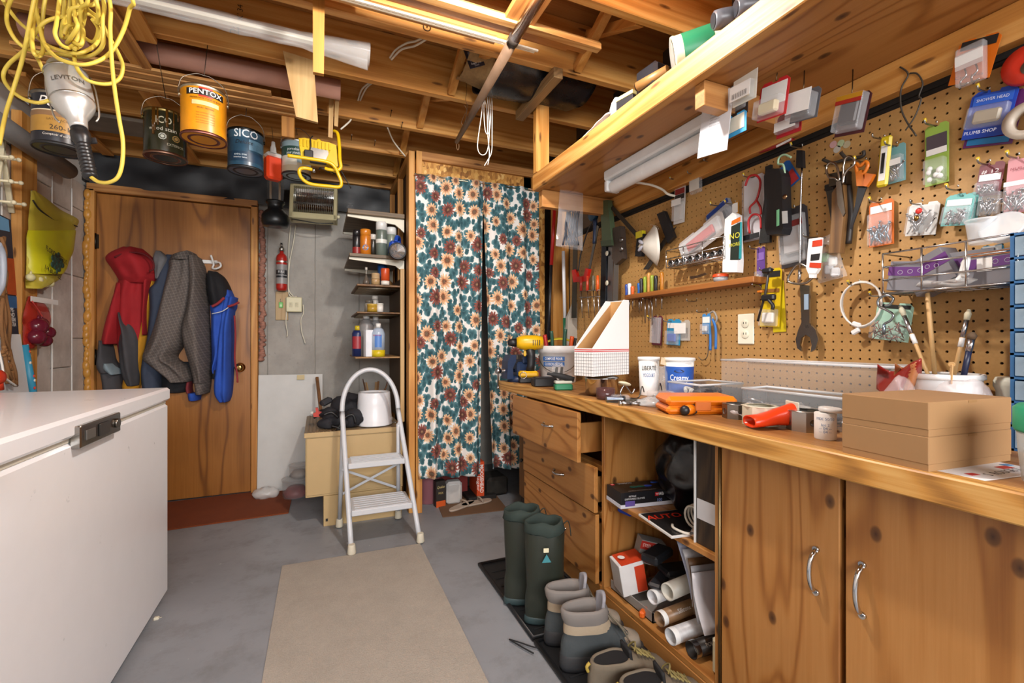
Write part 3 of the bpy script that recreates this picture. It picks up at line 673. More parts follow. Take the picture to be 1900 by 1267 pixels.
# nails driven in the joists
for k, (u, v, y) in enumerate(((652, 258, 2.578), (695, 268, 2.578), (725, 213, 2.57), (745, 235, 2.57), (793, 48, 1.76))):
    b = B(); p = P(u, v, Y=y); b.cyl(p+Vector((0, -.03, .01)), p+Vector((0, .01, -.004)), .0018, n=6); b.cyl(p+Vector((0, -.031, .01)), p+Vector((0, -.03, .01)), .0045, n=8); part(CEIL, 'nail', b, metal('#4a3a2c', .6))
b = B(); b.tube([P(u, v, Y=1.765) for u, v in ((786, 45), (787, 54), (795, 57), (799, 52), (794, 40), (790, 38))], .002, 6, k=4, closed=True); part(CEIL, 'wire_ring', b, metal('#5a4634', .6))
t_ = text(CEIL, "TPK' 34", .03, plain('#3a2a18'), P(446, 30, Y=2.168), (0, -90, 0)); text(CEIL, '2a', .05, plain('#3a2a18'), P(436, 53, Y=2.168), (0, -90, 0))
# ------------------------------------------------------------------ paint cans
def face_cam(p): return math.degrees(math.atan2(-p.x, p.y))
def paint_can(label, u, vbot, t, r=.0835, h=.19, body='#d08a1c', rim='#b9b4a8', bottom='#55484a', bail=True, nail=None, turn=0):
    t *= 1.04; r *= .92; p = P(u, vbot, t=t); T = thing('paint_can', label, 'paint can', p, face_cam(p)+turn, 'paint cans hung from the joists')
    bm = body if not isinstance(body, str) else plain(body, .35, var=.08)
    b = B(); b.lathe([(r*.97, .004), (r*.985, .012), (r*.985, h-.01), (r*.97, h-.006)], n=36); part(T, 'can_body', b, bm)
    b = B(); b.lathe([(r*.93, .004), (r*.99, 0), (r*1.02, .003), (r*1.02, .008), (r*.985, .0125)], n=36, caps=False); b.lathe([(.0, .006), (r*.55, .006), (r*.57, .003), (r*.7, .003), (r*.72, .008), (r*.93, .008), (r*.94, .003)], n=36, caps=False); part(T, 'bottom_rim', b, metal(bottom, .4) if isinstance(bottom, str) else bottom)
    b = B(); b.lathe([(r*.985, h-.011), (r*1.02, h-.006), (r*1.02, h), (r*.97, h+.002), (r*.9, h-.004), (0, h-.004)], n=36, caps=False); part(T, 'top_rim', b, metal(rim, .35))
    if bail:
        b = B(); hh = nail or .08
        b.tube([(-r*1.02, 0, h*.85), (-r*1.06, 0, h*.85+.02), (-r*.9, .0, h+hh*.55), (-r*.35, 0, h+hh*.97), (0, 0, h+hh), (r*.35, 0, h+hh*.97), (r*.9, 0, h+hh*.55), (r*1.06, 0, h*.85+.02), (r*1.02, 0, h*.85)], .0018, 6, k=5)
        part(T, 'bail_handle', b, metal('#8a8276', .4))
        jy = min([1.38+.4064*k for k in range(0, 6)], key=lambda q: abs(q-p.y)); b = B(); w0 = T.location+Vector((0, 0, h+hh-.002)); b.tube([w0, w0.lerp(Vector((p.x, jy, ZJ+.03)), .5)+Vector((0, 0, -.004)), Vector((p.x, jy, ZJ+.03))], .0016, 6); part(T, 'hook_wire', b, metal('#4a4038', .5), True)
        for s in (-1, 1):
            b = B(); b.cyl((s*r*.97, 0, h*.85), (s*r*1.07, 0, h*.85), .008); part(T, 'bail_ear', b, metal(rim, .4))
    return T, r*.99
def band(T, r, z0, z1, c, a0=-180, a1=180, name='label_band', n=40):
    b = B(); rg = []
    for k in range(n+1):
        a = math.radians(a0+(a1-a0)*k/n); rg.append([Vector((r*math.sin(a), -r*math.cos(a), z)) for z in (z0, z1)])
    b.loft(rg, False, True, False); return part(T, name, b, c if not isinstance(c, str) else plain(c, .4))
# Portico can behind the trouble light
T, r = paint_can('dark paint can with a gold band behind the trouble light', 112, 281, 1.62, .0835, .19, '#20222a', '#88847a', plain('#1a1a1c', .5), True, .1, 8)
band(T, r+.0004, .045, .1, plain('#b68a3c', .4, var=.3)); band(T, r+.0004, .1, .118, '#8c6b4a'); band(T, r+.0006, .118, .122, '#e0d2b0', -80, 60)
text(T, 'Portico', .052, plain('#f2efe8', .5), (0, 0, .148), None, r+.0012, shear=.3); text(T, '260-1', .024, plain('#2a2118'), (-.012, 0, .06), None, r+.0012); text(T, 'LATEX ACRYLIQUE', .011, plain('#7a5a28'), (0, 0, .088), None, r+.0012); text(T, 'Comptoir d\'oeuf  -  Base P', .011, plain('#e8e4da'), (0, 0, .034), None, r+.0012)
# dark stain can with drips
T, r = paint_can('dark green wood stain can with brown drips down the side', 307.5, 296, 1.85, .0825, .185, plain('#2e2f1e', .22, var=.5, scale=9), '#8c7a4a', '#8a6a5a', True, .075, 4)
text(T, 'SICO', .04, plain('#cfc8a8'), (-.02, 0, .135), None, r+.0012, .07, .01); text(T, 'wood stain', .022, plain('#d8d4c0'), (-.016, 0, .1), None, r+.0012); text(T, 'EXTERIOR', .014, plain('#b8b49a'), (.03, 0, .04), None, r+.0012)
for x in (-.016, .03):
    a = x/r
    for oc, c in ((.014, '#cfd2c2' if x < 0 else '#a8874a'), (.0105, '#2e2f1e'), (.007, '#cfd2c2' if x < 0 else '#a8874a')):
        b = B(); q = [(oc*math.cos(PI/8+PI/4*k), oc*math.sin(PI/8+PI/4*k)) for k in range(8)]
        off = .0012+(.014-oc)*.05; b.add([Vector(((r+off)*math.sin(a+i/r), -(r+off)*math.cos(a+i/r), .07+j)) for i, j in q], [list(range(8))]); part(T, 'hazard_mark', b, plain(c, .5))
random.seed(11)
for k in range(7):
    a = random.uniform(-.7, .8); L = random.uniform(.03, .11); b = B()
    b.tube([((r+.001)*math.sin(a), -(r+.001)*math.cos(a), .183), ((r+.0015)*math.sin(a), -(r+.0015)*math.cos(a), .183-L*.6), ((r+.001)*math.sin(a+.01), -(r+.001)*math.cos(a+.01), .183-L)], random.uniform(.0025, .005), 6); part(T, 'drip', b, plain('#5b3a10', .15))
# Pentox
T, r = paint_can('orange yellow paint can with a black and red name band', 378.5, 262, 1.72, .084, .188, plain('#d98f14', .35, var=.25), '#c0b8a0', '#8a5a52', True, .07, 4)
def bandtilt(z, w_, h_, c, off): return band(T, r+off, z-h_/2, z+h_/2, c, math.degrees(-w_/2/r), math.degrees(w_/2/r))
bandtilt(.158, .132, .024, '#1c1a18', .0005); bandtilt(.158, .045, .036, '#b8321c', .0003); bandtilt(.117, .09, .016, '#e8c88a', .0005)
text(T, 'PENTOX', .026, plain('#f4f2ea'), (0, 0, .158), None, r+.0012, .112, .012); text(T, 'PRESERVATIF POUR LE BOIS', .0085, plain('#5a3208'), (0, 0, .134), None, r+.0012); text(T, 'BRUN  BROWN', .008, plain('#7a4a10'), (0, 0, .098), None, r+.0012)
for z in (.08, .07, .06, .05, .042): text(T, 'bois traitement - wood', .0065, plain('#a3660c'), (0, 0, z), None, r+.0011)
# Sico blue
T, r = paint_can('blue paint can with white block letters and a lake picture', 456, 320, 2.12, .0835, .188, plain('#2c4f66', .3, var=.5, scale=18), '#30302f', plain('#16181a', .5), True, .085, 5)
band(T, r+.0004, .14, .176, '#35566a', -70, 70); band(T, r+.0005, .085, .135, plain('#5d87a0', .4, var=.6, scale=30), 5, 70); band(T, r+.0004, .03, .075, plain('#1d3a52', .4, var=.3), -70, 70)
text(T, 'SICO', .052, plain('#dfe6ea'), (-.005, 0, .158), None, r+.0012, .105, .01); text(T, 'Deluxe', .026, plain('#1a2430'), (-.015, 0, .118), None, r+.0012, bold=.01, shear=.3); text(T, 'extra mat', .014, plain('#cfe0e8'), (-.03, 0, .06), None, r+.0012); text(T, 'Interior latex', .011, plain('#e0e8ec'), (-.03, 0, .046), None, r+.0012)
# pale floor paint can
T, r = paint_can('pale paint can with green and beige bands behind the yellow work lamp', 550, 329, 2.5, .0835, .19, plain('#8fa5ac', .35), '#a8a8a4', plain('#2c2826', .5), True, .09, -8)
band(T, r+.0004, .1, .15, '#2d4c44', -90, 60); band(T, r+.0006, .045, .098, '#cfc8b6', -60, 10); band(T, r+.0005, .012, .06, '#b9a98c', -70, 70)
text(T, 'porcelaine', .021, plain('#e8ece8'), (0, 0, .132), None, r+.0012, .075); text(T, 'pour plancher', .021, plain('#e8ece8'), (0, 0, .112), None, r+.0012, .085)
# orange squeeze bottle
p = P(507, 338, t=2.55); T = thing('squeeze_bottle', 'orange plastic bottle with a white nozzle hung between two paint cans', 'bottle', p, face_cam(p)+20)
b = B(); b.box((0, 0, .075), (.085, .06, .13), .012); part(T, 'bottle_body', b, plain('#d8401a', .35))
b = B(); b.box((0, 0, .148), (.086, .061, .022), .01); b.lathe([(.022, .155), (.016, .17), (.014, .195), (.011, .2), (.009, .225)], n=14); part(T, 'cap', b, plain('#d8d4cc', .45))
b = B(); b.tube([(0, 0, .22), (.0, .01, .27), (.01, .05, .33)], .0013, 6, k=4); part(T, 'hanging_wire', b, metal('#7a7268', .5))
# yellow halogen work lamp
p = P(592, 296, t=2.3); T = thing('work_lamp', 'yellow halogen work lamp hung upside down by its stand', 'work lamp', p, face_cam(p))
def hp(x, y, d=0): return Vector(((x-700)/5.758*2.3/FPX, d, -(y-440)/5.758*2.3/FPX))
def lq(px, d): return [(hp(x, y).x, hp(x, y).z) for x, y in px]
b = B(); b.prism(lq([(502, 245), (560, 232), (800, 240), (872, 258), (888, 505), (830, 520), (760, 460), (530, 465), (520, 380), (505, 310)], 0), .07, (0, .0, 0)); 
for k in range(9): b.box(hp(515+k*36, 290, -.003), (.006, .006, .036), .001)
part(T, 'housing', b, plain('#d9b314', .35))
b = B(); b.prism(lq([(815, 330), (870, 270), (888, 500), (835, 510), (765, 455)], 0), .02, (0, -.02, 0)); part(T, 'reflector_rim', b, plain('#d0a810', .35))
b = B(); b.prism(lq([(612, 330), (785, 340), (800, 385), (795, 445), (650, 452)], 0), .002, (0, -.012, 0)); part(T, 'rating_label', b, metal('#c9c9c4', .3))
b = B(); b.box(hp(600, 412, -.012), (.042, .02, .042), .004); b.box(hp(690, 470, -.006), (.075, .02, .02), .003); part(T, 'junction_box', b, plain('#1e1e1e', .45))
b = B(); b.tube([hp(850, 90, .02), hp(885, 130, .0), hp(900, 260, -.02), hp(905, 420, -.03), hp(915, 510, -.03), hp(880, 548, -.03), hp(800, 550, -.025), hp(760, 540, -.02)], .0085, 10, k=6); b.tube([hp(405, 492, -.06), hp(600, 492, -.06), hp(780, 495, -.055), hp(850, 530, -.05), hp(890, 600, -.04), hp(920, 680, -.035), hp(900, 725, -.03), hp(800, 732, -.03), hp(620, 732, -.03), hp(540, 690, -.03), hp(510, 630, -.03), hp(520, 590, -.03), hp(560, 575, -.03), hp(630, 572, -.02)], .0085, 10, k=6)
part(T, 'tube_stand', b, plain('#d8ae12', .3))
b = B(); b.tube([hp(640, 200, 0), hp(618, 240, -.01), hp(620, 320, -.014), hp(610, 370, -.014)], .003, 6, k=4); b.tube([hp(700, 550, 0), hp(720, 540, -.02), hp(800, 570, -.01), hp(780, 540, .0), hp(870, 560, .02)], .003, 6, k=4); b.tube([hp(900, 470, .02), hp(960, 560, .04), hp(1030, 665, .06)], .003, 6, k=4); part(T, 'power_cord', b, plain('#191918', .5))
b = B(); b.cyl(hp(650, 560, -.025), hp(650, 600, -.025), .007); b.cyl(hp(615, 565, -.02), hp(660, 565, -.02), .006); part(T, 'wing_bolt', b, metal('#b0b0b0', .3))
b = B(); b.lathe([(.012, 0), (.012, .008), (.006, .014)], hp(695, 236, .02), n=12); part(T, 'top_knob', b, plain('#d9b314', .35))
# trouble light with its coiled yellow cord
p0 = P(119, 119, t=1.38); p1 = P(168, 331, t=1.33); ax = (p1-p0); L = ax.length; ax.normalize()
T = thing('trouble_light', 'metal hooded trouble light hanging on a coiled yellow cord', 'work light', p0)
z = ax; x = Vector((1, 0, 0)); x = (x-z*x.dot(z)).normalized(); y = z.cross(x); RM = Matrix((x, y, z)).transposed()
def ly(prof, n=24): b = B(); b.lathe([(r*.78, s*L) for r, s in prof], p0, RM, n); return b
part(T, 'metal_hood', ly([(.004, 0), (.035, .004), (.052, .03), (.058, .09), (.064, .1), (.066, .2), (.066, .33), (.064, .345), (.066, .36), (.06, .4), (.045, .45), (.032, .49), (.027, .55), (.026, .575)], 28), plain('#c4c4c0', .36, .55), True)
b = B()
for z_ in (.1, .345): b.lathe([(.051, z_*L-.003), (.0526, z_*L), (.051, z_*L+.003)], p0, RM, 28, False)
part(T, 'hood_bead', b, metal('#b2b2ae', .35), True)
part(T, 'handle_grip', ly([(.024, .56), (.025, .6), (.03, .61), (.03, .67), (.024, .69)]+[q for k in range(9) for q in ((.0235, .7+k*.03), (.0205, .708+k*.03), (.0205, .722+k*.03), (.0235, .728+k*.03))]+[(.022, .99), (.012, 1.0)], 20), plain('#1d1d1f', .38), True)
b = B(); sd = RM@Vector((1, -.2, 0)).normalized()
for s in (-1, 1):
    q = RM@Vector((s*.053, -.01, 0)); b.tube([p0+ax*L*.1+q, p0+ax*L*.2+q*1.08, p0+ax*L*.34+q*1.06, p0+ax*L*.45+q*.98, p0+ax*L*.5+q*.8], .0025, 6, k=4)
part(T, 'wire_guard', b, metal('#d6d6d2', .35), True)
b = B(); b.box(p0+ax*L*.64+RM@Vector((0, -.022, 0)), (.06, .01, .018), .002, RM); part(T, 'switch_clamp', b, plain('#2a2a2c', .4), True)
b = B(); b.tube([p0+Vector((.0, 0, -.002)), p0+Vector((-.004, 0, .03)), p0+Vector((-.008, 0, .045)), p0+Vector((-.002, .004, .056))], .0022, 6, k=4); part(T, 'hook', b, metal('#c8c8c4', .3), True)
zu = -ax; yv = p0-cam.location; yv = (yv-zu*yv.dot(zu)).normalized(); text(T, 'LEVITON', .02, metal('#8a8a86', .5), p0+ax*L*.235, Matrix((yv.cross(zu), yv, zu)).transposed(), .0526, world=True, bold=.01)
cord = [[(20, 0), (50, 50), (120, 140), (230, 235), (330, 310), (470, 355), (560, 350), (650, 290), (665, 200), (620, 110), (540, 90), (400, 115), (300, 150), (230, 230), (170, 330), (60, 430), (22, 510), (60, 590), (150, 660), (250, 690), (330, 675)],
 [(80, -20), (45, 120), (80, 230), (150, 310), (250, 350), (400, 365), (520, 380), (620, 370), (690, 300), (690, 150), (690, -20)], [(235, -20), (180, 260), (150, 400), (90, 600), (40, 760), (-5, 970)],
 [(245, -20), (250, 100), (290, 270), (350, 360), (430, 410), (560, 435), (680, 400), (760, 330), (830, 200), (870, 60), (882, -20)],
 [(525, -20), (600, 70), (670, 130), (740, 260), (800, 370), (825, 450), (800, 530), (720, 565), (600, 545), (530, 480), (500, 390), (510, 280), (550, 190), (540, 120), (515, -20)],
 [(730, -20), (740, 200), (750, 400), (770, 600), (800, 800), (825, 950), (820, 1100), (790, 1190), (730, 1225), (660, 1220), (608, 1186)],
 [(305, -20), (280, 200), (290, 330), (265, 375), (230, 360), (215, 270), (225, 150), (250, 60)], [(400, -20), (380, 150), (370, 230), (410, 300), (470, 320), (520, 260), (540, 180), (545, 60), (590, -20)],
 [(432, -20), (425, 120), (410, 240), (440, 250), (470, 200), (500, 165), (450, 180), (430, 230)], [(470, -20), (450, 120), (440, 200), (480, 270), (540, 300), (560, 240), (545, 130)], [(495, -20), (505, 120), (520, 180), (470, 260), (450, 290)],
 [(640, -20), (660, 80), (655, 160)], [(230, 360), (262, 410), (300, 490), (325, 515)], [(650, -20), (560, 40), (480, 60), (465, 130), (490, 200), (560, 250), (630, 280), (660, 200), (620, 130)], [(540, -20), (570, 60), (560, 150), (530, 240), (555, 290), (500, 330)]]
for k, c in enumerate(cord):
    pts = []; c = [((c[0][0]+430)/2, -402)]*(c[0][1] < 0)+c+[((c[-1][0]+430)/2, -402)]*(c[-1][1] < 0)
    for i, (x_, y_) in enumerate(c):
        tt = 1.36+.035*math.sin(i*.9+k*2.1)-.02*(k % 4)
        if k == 5: tt = 1.31 if i < 9 else 1.31+.02*(i-9)/2
        pts.append(P(x_/3.619, y_/3.619, t=tt))
    b = B(); b.tube(pts, .0052, 8, k=7); part(T, 'cord_loop', b, plain('#d8bf4e', .5, var=.06), True)
# ================================================================== left wall and back wall
def QC(x, y, **k): return P(x/3.0167, 340+y/3.0167, **k)
# stud board on the left wall
b = B(); b.bb((XL+.001, 2.96, .2), (XL+.04, 3.095, 2.2), .002); part(WL, 'stud', b, M_STUD)
# grey duct pipe high on the left wall
b = B(); b.cyl((-1.28, 2.3, 2.03), (-1.28, 3.3, 2.03), .045, n=18); b.cyl((-1.28, 2.28, 2.03), (-1.28, 2.34, 2.03), .05, n=18); one('drain_pipe', b, plain('#7a7876', .5, var=.2), 'grey drain pipe running along the top of the left wall', 'pipe')
# mesh citrus bag
T = thing('citrus_bag', 'yellow mesh citrus bag with garlic hung on the left wall', 'mesh bag', (XL+.05, 3.15, 1.35))
XG = -1.31
def QX(x, y, X=XG): return QC(x, y, X=X)
def bagshell(px, th, nm, m, ny=.0, k=6, wob=.006):
    """soft bag hanging flat against the left wall: rows of (y, x_left, x_right) measured in the photograph"""
    b = B(); L = catmull([QX(a[1], a[0]) for a in px], k); R_ = catmull([QX(a[2], a[0]) for a in px], k); rg = []; n = 14
    for j, (p, q) in enumerate(zip(L, R_)):
        s = j/(len(L)-1); fr = []; bk = []
        for i in range(n+1):
            u = i/n; w_ = p.lerp(q, u); e = max(0, 1-abs(2*u-1)**2.5)**.6; t_ = th(s) if callable(th) else th
            fr.append(w_+Vector((t_*e+wob*noise.noise((u*6, s*7, ny)), 0, 0))); bk.append(w_+Vector((-.001, 0, 0)))
        rg.append(fr+bk[::-1])
    b.loft(rg, True); return part(T, nm, b, m, True)
bagshell([(40, 172, 185), (90, 172, 262), (150, 165, 345), (205, 160, 440), (260, 160, 420), (320, 155, 412), (390, 150, 400), (470, 148, 350), (540, 145, 310), (588, 145, 190)], lambda s: .012+.03*s, 'mesh_net', clear('#cdbb3e', .72, .6), 0, 6, .003)
bagshell([(262, 158, 420), (300, 150, 415), (340, 150, 408), (380, 150, 398), (430, 150, 372), (470, 148, 355), (505, 150, 325)], lambda s: .034+.02*s, 'printed_panel', plain('#c9c31e', .4), 0, 6, .001)
b = B(); b.tube([QX(x, y, XG+.018) for x, y in ((185, 95), (215, 140), (260, 178), (300, 205), (330, 205), (380, 222), (432, 242))], .004, 6, k=4); part(T, 'drawstring_band', b, plain('#2c2a20', .6), True)
RX = Matrix(((0, 1, 0), (1, 0, 0), (0, 0, 1)))  # print facing +x on the left wall
RXW = Matrix(((0, -1, 0), (1, 0, 0), (0, 0, 1)))
text(T, 'FLORIDA CITRUS', .036, plain('#33381a'), QX(318, 405, XG+.062), RXW.to_3x3()@rot((0, 12, 0)), world=True, width=.21, bold=.02)
text(T, '1/4 BUSHEL', .032, plain('#33381a'), QX(298, 500, XG+.062), RXW.to_3x3()@rot((0, 14, 0)), world=True, width=.16, bold=.02)
b = B(); c = QX(318, 446, XG+.056)
for k in range(14):
    a = k*2.4; rr = .045*math.sqrt(k/14); b.sph(c+Vector((.002, rr*1.3*math.cos(a), .006+rr*math.sin(a))), (.003, .018, .015), 8)
b.box(c+Vector((.001, 0, -.035)), (.004, .012, .04), .001); part(T, 'tree_print', b, plain('#27473a', .5), True)
random.seed(2)
for k in range(9):
    c = QX(190+random.uniform(-25, 95), 545+random.uniform(-22, 18)-.0*k, XG+.02); b = B(); b.sph(c, (.018, .022, .019), 10); b.cyl(c+Vector((0, 0, .015)), c+Vector((0, .004, .032)), .006, .002, 6); part(T, 'garlic_bulb', b, plain('#d9d2a0', .6, var=.2), True)
b = B(); b.cyl(QX(178, 42, XL), QX(178, 42, XL+.07), .002); part(T, 'nail', b, metal('#555', .5) if False else metal('#55504a', .5), True)
# onion net
T = thing('onion_net', 'red net of onions with a white tag hung below the citrus bag', 'mesh bag', (XL+.05, 3.2, 1.1))
bagshell([(630, 160, 178), (680, 145, 250), (740, 130, 275), (800, 130, 270), (870, 128, 250), (925, 135, 185)], lambda s: .01+.012*math.sin(PI*s), 'red_net', clear('#c22a22', .5, .5), 3)
for (x, y, r) in ((215, 800, .048), (268, 835, .038), (205, 860, .046), (250, 880, .038), (232, 785, .036)):
    c = QX(x, y, XG+.025); b = B(); b.sph(c, (r*.8, r, r*.86), 16); b.lathe([(.009, r*.72), (.005, r*1.0), (.003, r*1.15)], c, n=8); b.m = 0; part(T, 'onion', b, plain('#6b1c2e', .22, var=.4, scale=8), True)
b = B(); a = QX(172, 655, XG+.02); e = QX(325, 660, XG+.02); b.box((a+e)/2, (.002, abs(a.y-e.y), .026), .0006); part(T, 'paper_tag', b, plain('#e9e6e0', .6), True)
b = B(); b.tube([QX(x, y, XG+.028) for x, y in ((180, 660), (215, 710), (245, 760), (262, 790))], .003, 6, k=3); part(T, 'net_neck', b, plain('#b8403a', .6), True)
b = B(); b.cyl(QX(162, 632, XL), QX(162, 632, XL+.06), .002); part(T, 'nail', b, metal('#55504a', .5), True)
# things on the left wall nearer the freezer
T = thing('peg_rack', 'cream accordion peg rack at the left edge of the picture', 'peg rack', (XL+.02, 2.85, 1.6))
for k, (u, v) in enumerate(((16, 252), (20, 295), (24, 338), (30, 378), (6, 290), (5, 335), (10, 374))):
    c = P(u, v, X=XL+.06); b = B(); b.tube([Vector((XL+.012, c.y, c.z)), Vector((XL+.085, c.y, c.z))], .0055, 8); b.sph((XL+.088, c.y, c.z), .010, 10); part(T, 'peg', b, plain('#e0d6b4', .45), True)
b = B()
for q in (((-4, 230), (22, 395)), ((10, 230), (-14, 395))):
    a = P(*q[0], X=XL+.008); e = P(*q[1], X=XL+.008); b.beam(a, e, .012, .022, .002, (1, 0, 0))
part(T, 'slat', b, plain('#d9cfae', .5), True)
def left_panel(name, px, X, th, m, label, cat):
    b = B(); q = [P(u, v, X=X) for u, v in px]; n = len(q)
    b.add(q+[p+Vector((-th, 0, 0)) for p in q], [list(range(n)), list(range(n, 2*n))[::-1]]+[(i, (i+1) % n, n+(i+1) % n, n+i) for i in range(n)])
    return one(name, b, m, label, cat)
left_panel('corrugated_sheet', [(-30, 620), (38, 620), (56, 742), (-30, 742)], -1.24, .01, clear('#dfe2e4', .75, .4), 'translucent white ribbed panel standing behind the freezer', 'panel')
T = thing('catalogue', 'dark catalogue with an orange picture pinned at the left edge', 'catalogue', P(20, 500, X=-1.29))
def lq2(px, X, th, nm, m):
    b = B(); q = [P(u, v, X=X) for u, v in px]; n = len(q)
    b.add(q+[p+Vector((-th, 0, 0)) for p in q], [list(range(n)), list(range(n, 2*n))[::-1]]+[(i, (i+1) % n, n+(i+1) % n, n+i) for i in range(n)]); return part(T, nm, b, m, True)
lq2([(-5, 395), (20, 408), (35, 620), (-5, 620)], -1.29, .012, 'cover', plain('#2c3038', .4))
lq2([(8, 478), (26, 480), (31, 548), (10, 545)], -1.288, .001, 'orange_picture', plain('#b8501c', .5, var=.4)); lq2([(12, 548), (31, 550), (32, 572), (13, 572)], -1.288, .001, 'blue_picture', plain('#3a6a9a', .5, var=.5)); lq2([(-5, 398), (16, 408), (18, 430), (-5, 425)], -1.288, .001, 'sky_picture', plain('#6a9cc0', .5))
for k, (s, v) in enumerate((('HYPE-', 575), ('AND', 584), ('DESSIN', 593), ('LUSTRA', 602))): text(T, s, .026, plain('#e8e6e0'), P(20+k*1.2, v, X=-1.285), RXW, world=True, bold=.02, width=.05)
T = thing('macrame_hanger', 'knotted brown macrame hanger at the left edge above the freezer', 'macrame', P(8, 560, X=-1.22))
for (k, px) in enumerate(([(2, 440), (10, 470), (4, 510), (10, 545)], [(8, 440), (2, 480), (12, 510), (4, 550)], [(3, 545), (10, 590), (6, 640), (16, 690), (28, 715)], [(9, 545), (18, 600), (16, 645), (28, 690), (30, 716)], [(6, 545), (2, 600), (10, 660), (14, 712)], [(1, 560), (8, 620), (20, 660), (24, 714)])):
    b = B(); b.tube([P(u, v, X=-1.22+.012*(i % 2)) for i, (u, v) in enumerate(px)], .007, 7, k=5); part(T, 'knotted_cord', b, plain('#7d5630', .85, var=.3, bump=.5), True)
random.seed(4)
for k in range(26):
    s = random.random(); c = P(6+s*22+random.uniform(-4, 4), 645+s*65+random.uniform(-8, 8), X=-1.215); b = B(); b.sph(c, (.008, .011, .01), 7); part(T, 'knot', b, plain('#8a6138', .85, var=.3, bump=.5), True)
T = thing('gift_wrap_roll', 'blue roll of flowered gift wrap leaning behind the freezer', 'gift wrap', P(62, 742, X=-1.28))
a = P(66, 760, X=-1.27); e = P(44, 640, X=-1.31); b = B(); b.cyl(a, e, .017, n=16); part(T, 'roll', b, plain('#3a9ac0', .4), True)
random.seed(8)
for k in range(12):
    s = random.random(); a_ = random.uniform(-1.2, 1.2); c = a.lerp(e, s)+Vector((.0165*math.cos(a_), -.0165*math.sin(a_), 0)); b = B()
    b.sph(c, (.004, .008, .008), 8); b.m = 1; b.sph(c+Vector((.003, 0, 0)), (.002, .003, .003), 6); part(T, 'flower_print', b, [plain(random.choice(('#e8e6e0', '#d43a3a', '#e8e6e0')), .5), plain('#d9b832', .5)], True)
b = B(); b.tube([P(u, v, X=-1.17) for u, v in ((-4, 452), (4, 470), (6, 500), (3, 530), (-5, 545))], .011, 10, k=5); one('grey_hose', b, plain('#9aa2ae', .4), 'loop of grey hose at the left edge of the picture', 'hose')
b = B(); b.tube([P(u, v, X=-1.17) for u, v in ((-5, 640), (6, 690), (3, 725))], .004, 8, k=4); b.tube([P(u, v, X=-1.17) for u, v in ((-5, 690), (14, 705), (30, 716))], .004, 8, k=4); one('white_cable', b, plain('#e4e2dc', .5), 'white cable drooping over the macrame hanger', 'cable')
b = B(); c = P(-3, 700, X=-1.15); b.sph(c, (.02, .035, .03), 14); b.cyl(c, c+Vector((0, .01, -.05)), .012); one('red_hand_tool', b, plain('#b8351c', .35), 'red plastic tool poking in at the left edge', 'tool')
# ------------------------------------------------------------------ coats on the door
YD = YB-.05
def jr(rows, Y): return [(QC(a[1], a[0], Y=Y).z, QC(a[1], a[0], Y=Y).x, QC(a[2], a[0], Y=Y).x, a[3]) for a in rows]
def cloth(T, nm, rows, Y, m, fold=.008, freq=9, seed=0, nu=22):
    b = B(); b.drape(jr(rows, Y), Y, 1, nu, fold, freq, seed); return part(T, nm, b, m, True)
def fabric(c, c2=None, check=0, name='fabric'):
    s = N(name); b = s.mp((1, 1, 1), rnd=False); f = s.noise(b, 14, 4, .6); col = s.mix(f, c, c2 or c)
    if check:
        sp = s.n('ShaderNodeSeparateXYZ', i_Vector=s.n('ShaderNodeMapping', i_Vector=b, i_Rotation=(0, .32, 0)).outputs[0])
        for ax, fr in ((0, 58), (2, 58)):
            w_ = s.math('FRACT', s.math('MULTIPLY', sp.outputs[ax], fr)); col = s.mix(s.math('MULTIPLY', s.math('LESS_THAN', w_, .1), .5), col, '#a89c94')
            w_ = s.math('FRACT', s.math('MULTIPLY', sp.outputs[ax], fr*3)); col = s.mix(s.math('MULTIPLY', s.math('LESS_THAN', w_, .3), .3), col, '#2c2724')
    s.set('Base Color', col); s.set('Roughness', .85); s.bump(s.noise(b, 300, 2), .15, .001); return s.mat
FR = fabric('#8a1018', '#a81a22', name='red_shell'); FG = fabric('#3c3b3e', '#4a494c', name='charcoal_shell'); FP = fabric('#57504c', '#6a615c', 1, 'plaid_flannel'); FB = fabric('#1f45a0', '#2f5cc0', name='blue_nylon'); FN = fabric('#2c3444', '#3c465a', name='slate_fleece'); FK = fabric('#121216', '#1c1c20', name='black_cloth')
T = thing('red_jacket', 'red and charcoal hooded jacket, leftmost on the door hooks', 'jacket', QC(700, 1150, Y=YD-.05))
cloth(T, 'body', [(455, 690, 860, .04), (520, 668, 850, .075), (600, 655, 838, .09), (700, 640, 835, .10), (800, 640, 830, .10), (905, 660, 815, .10), (1000, 675, 808, .095), (1080, 690, 800, .09), (1128, 720, 790, .07)], YD, FR, .010, 8, 1)
cloth(T, 'charcoal_panel', [(728, 697, 712, .118), (770, 688, 745, .125), (830, 682, 790, .128), (905, 672, 806, .126), (1000, 678, 802, .122), (1080, 694, 798, .116), (1130, 720, 790, .098)], YD, FG, .010, 8, 1)
cloth(T, 'hood', [(360, 680, 800, .05), (395, 620, 848, .13), (430, 598, 882, .16), (480, 630, 890, .15), (530, 660, 888, .13), (560, 675, 860, .10)], YD, FR, .014, 7, 5)
b = B(); b.tube([QC(x, y, Y=YD-.145) for x, y in ((640, 415), (700, 392), (770, 388), (820, 405), (856, 440), (858, 480), (835, 492))], .006, 6, k=4); part(T, 'hood_seam', b, fabric('#5c0a10'), True)
cloth(T, 'sleeve', [(560, 655, 740, .06), (640, 645, 735, .11), (740, 620, 715, .13), (840, 595, 690, .14), (900, 583, 680, .14)], YD, FR, .008, 6, 2)
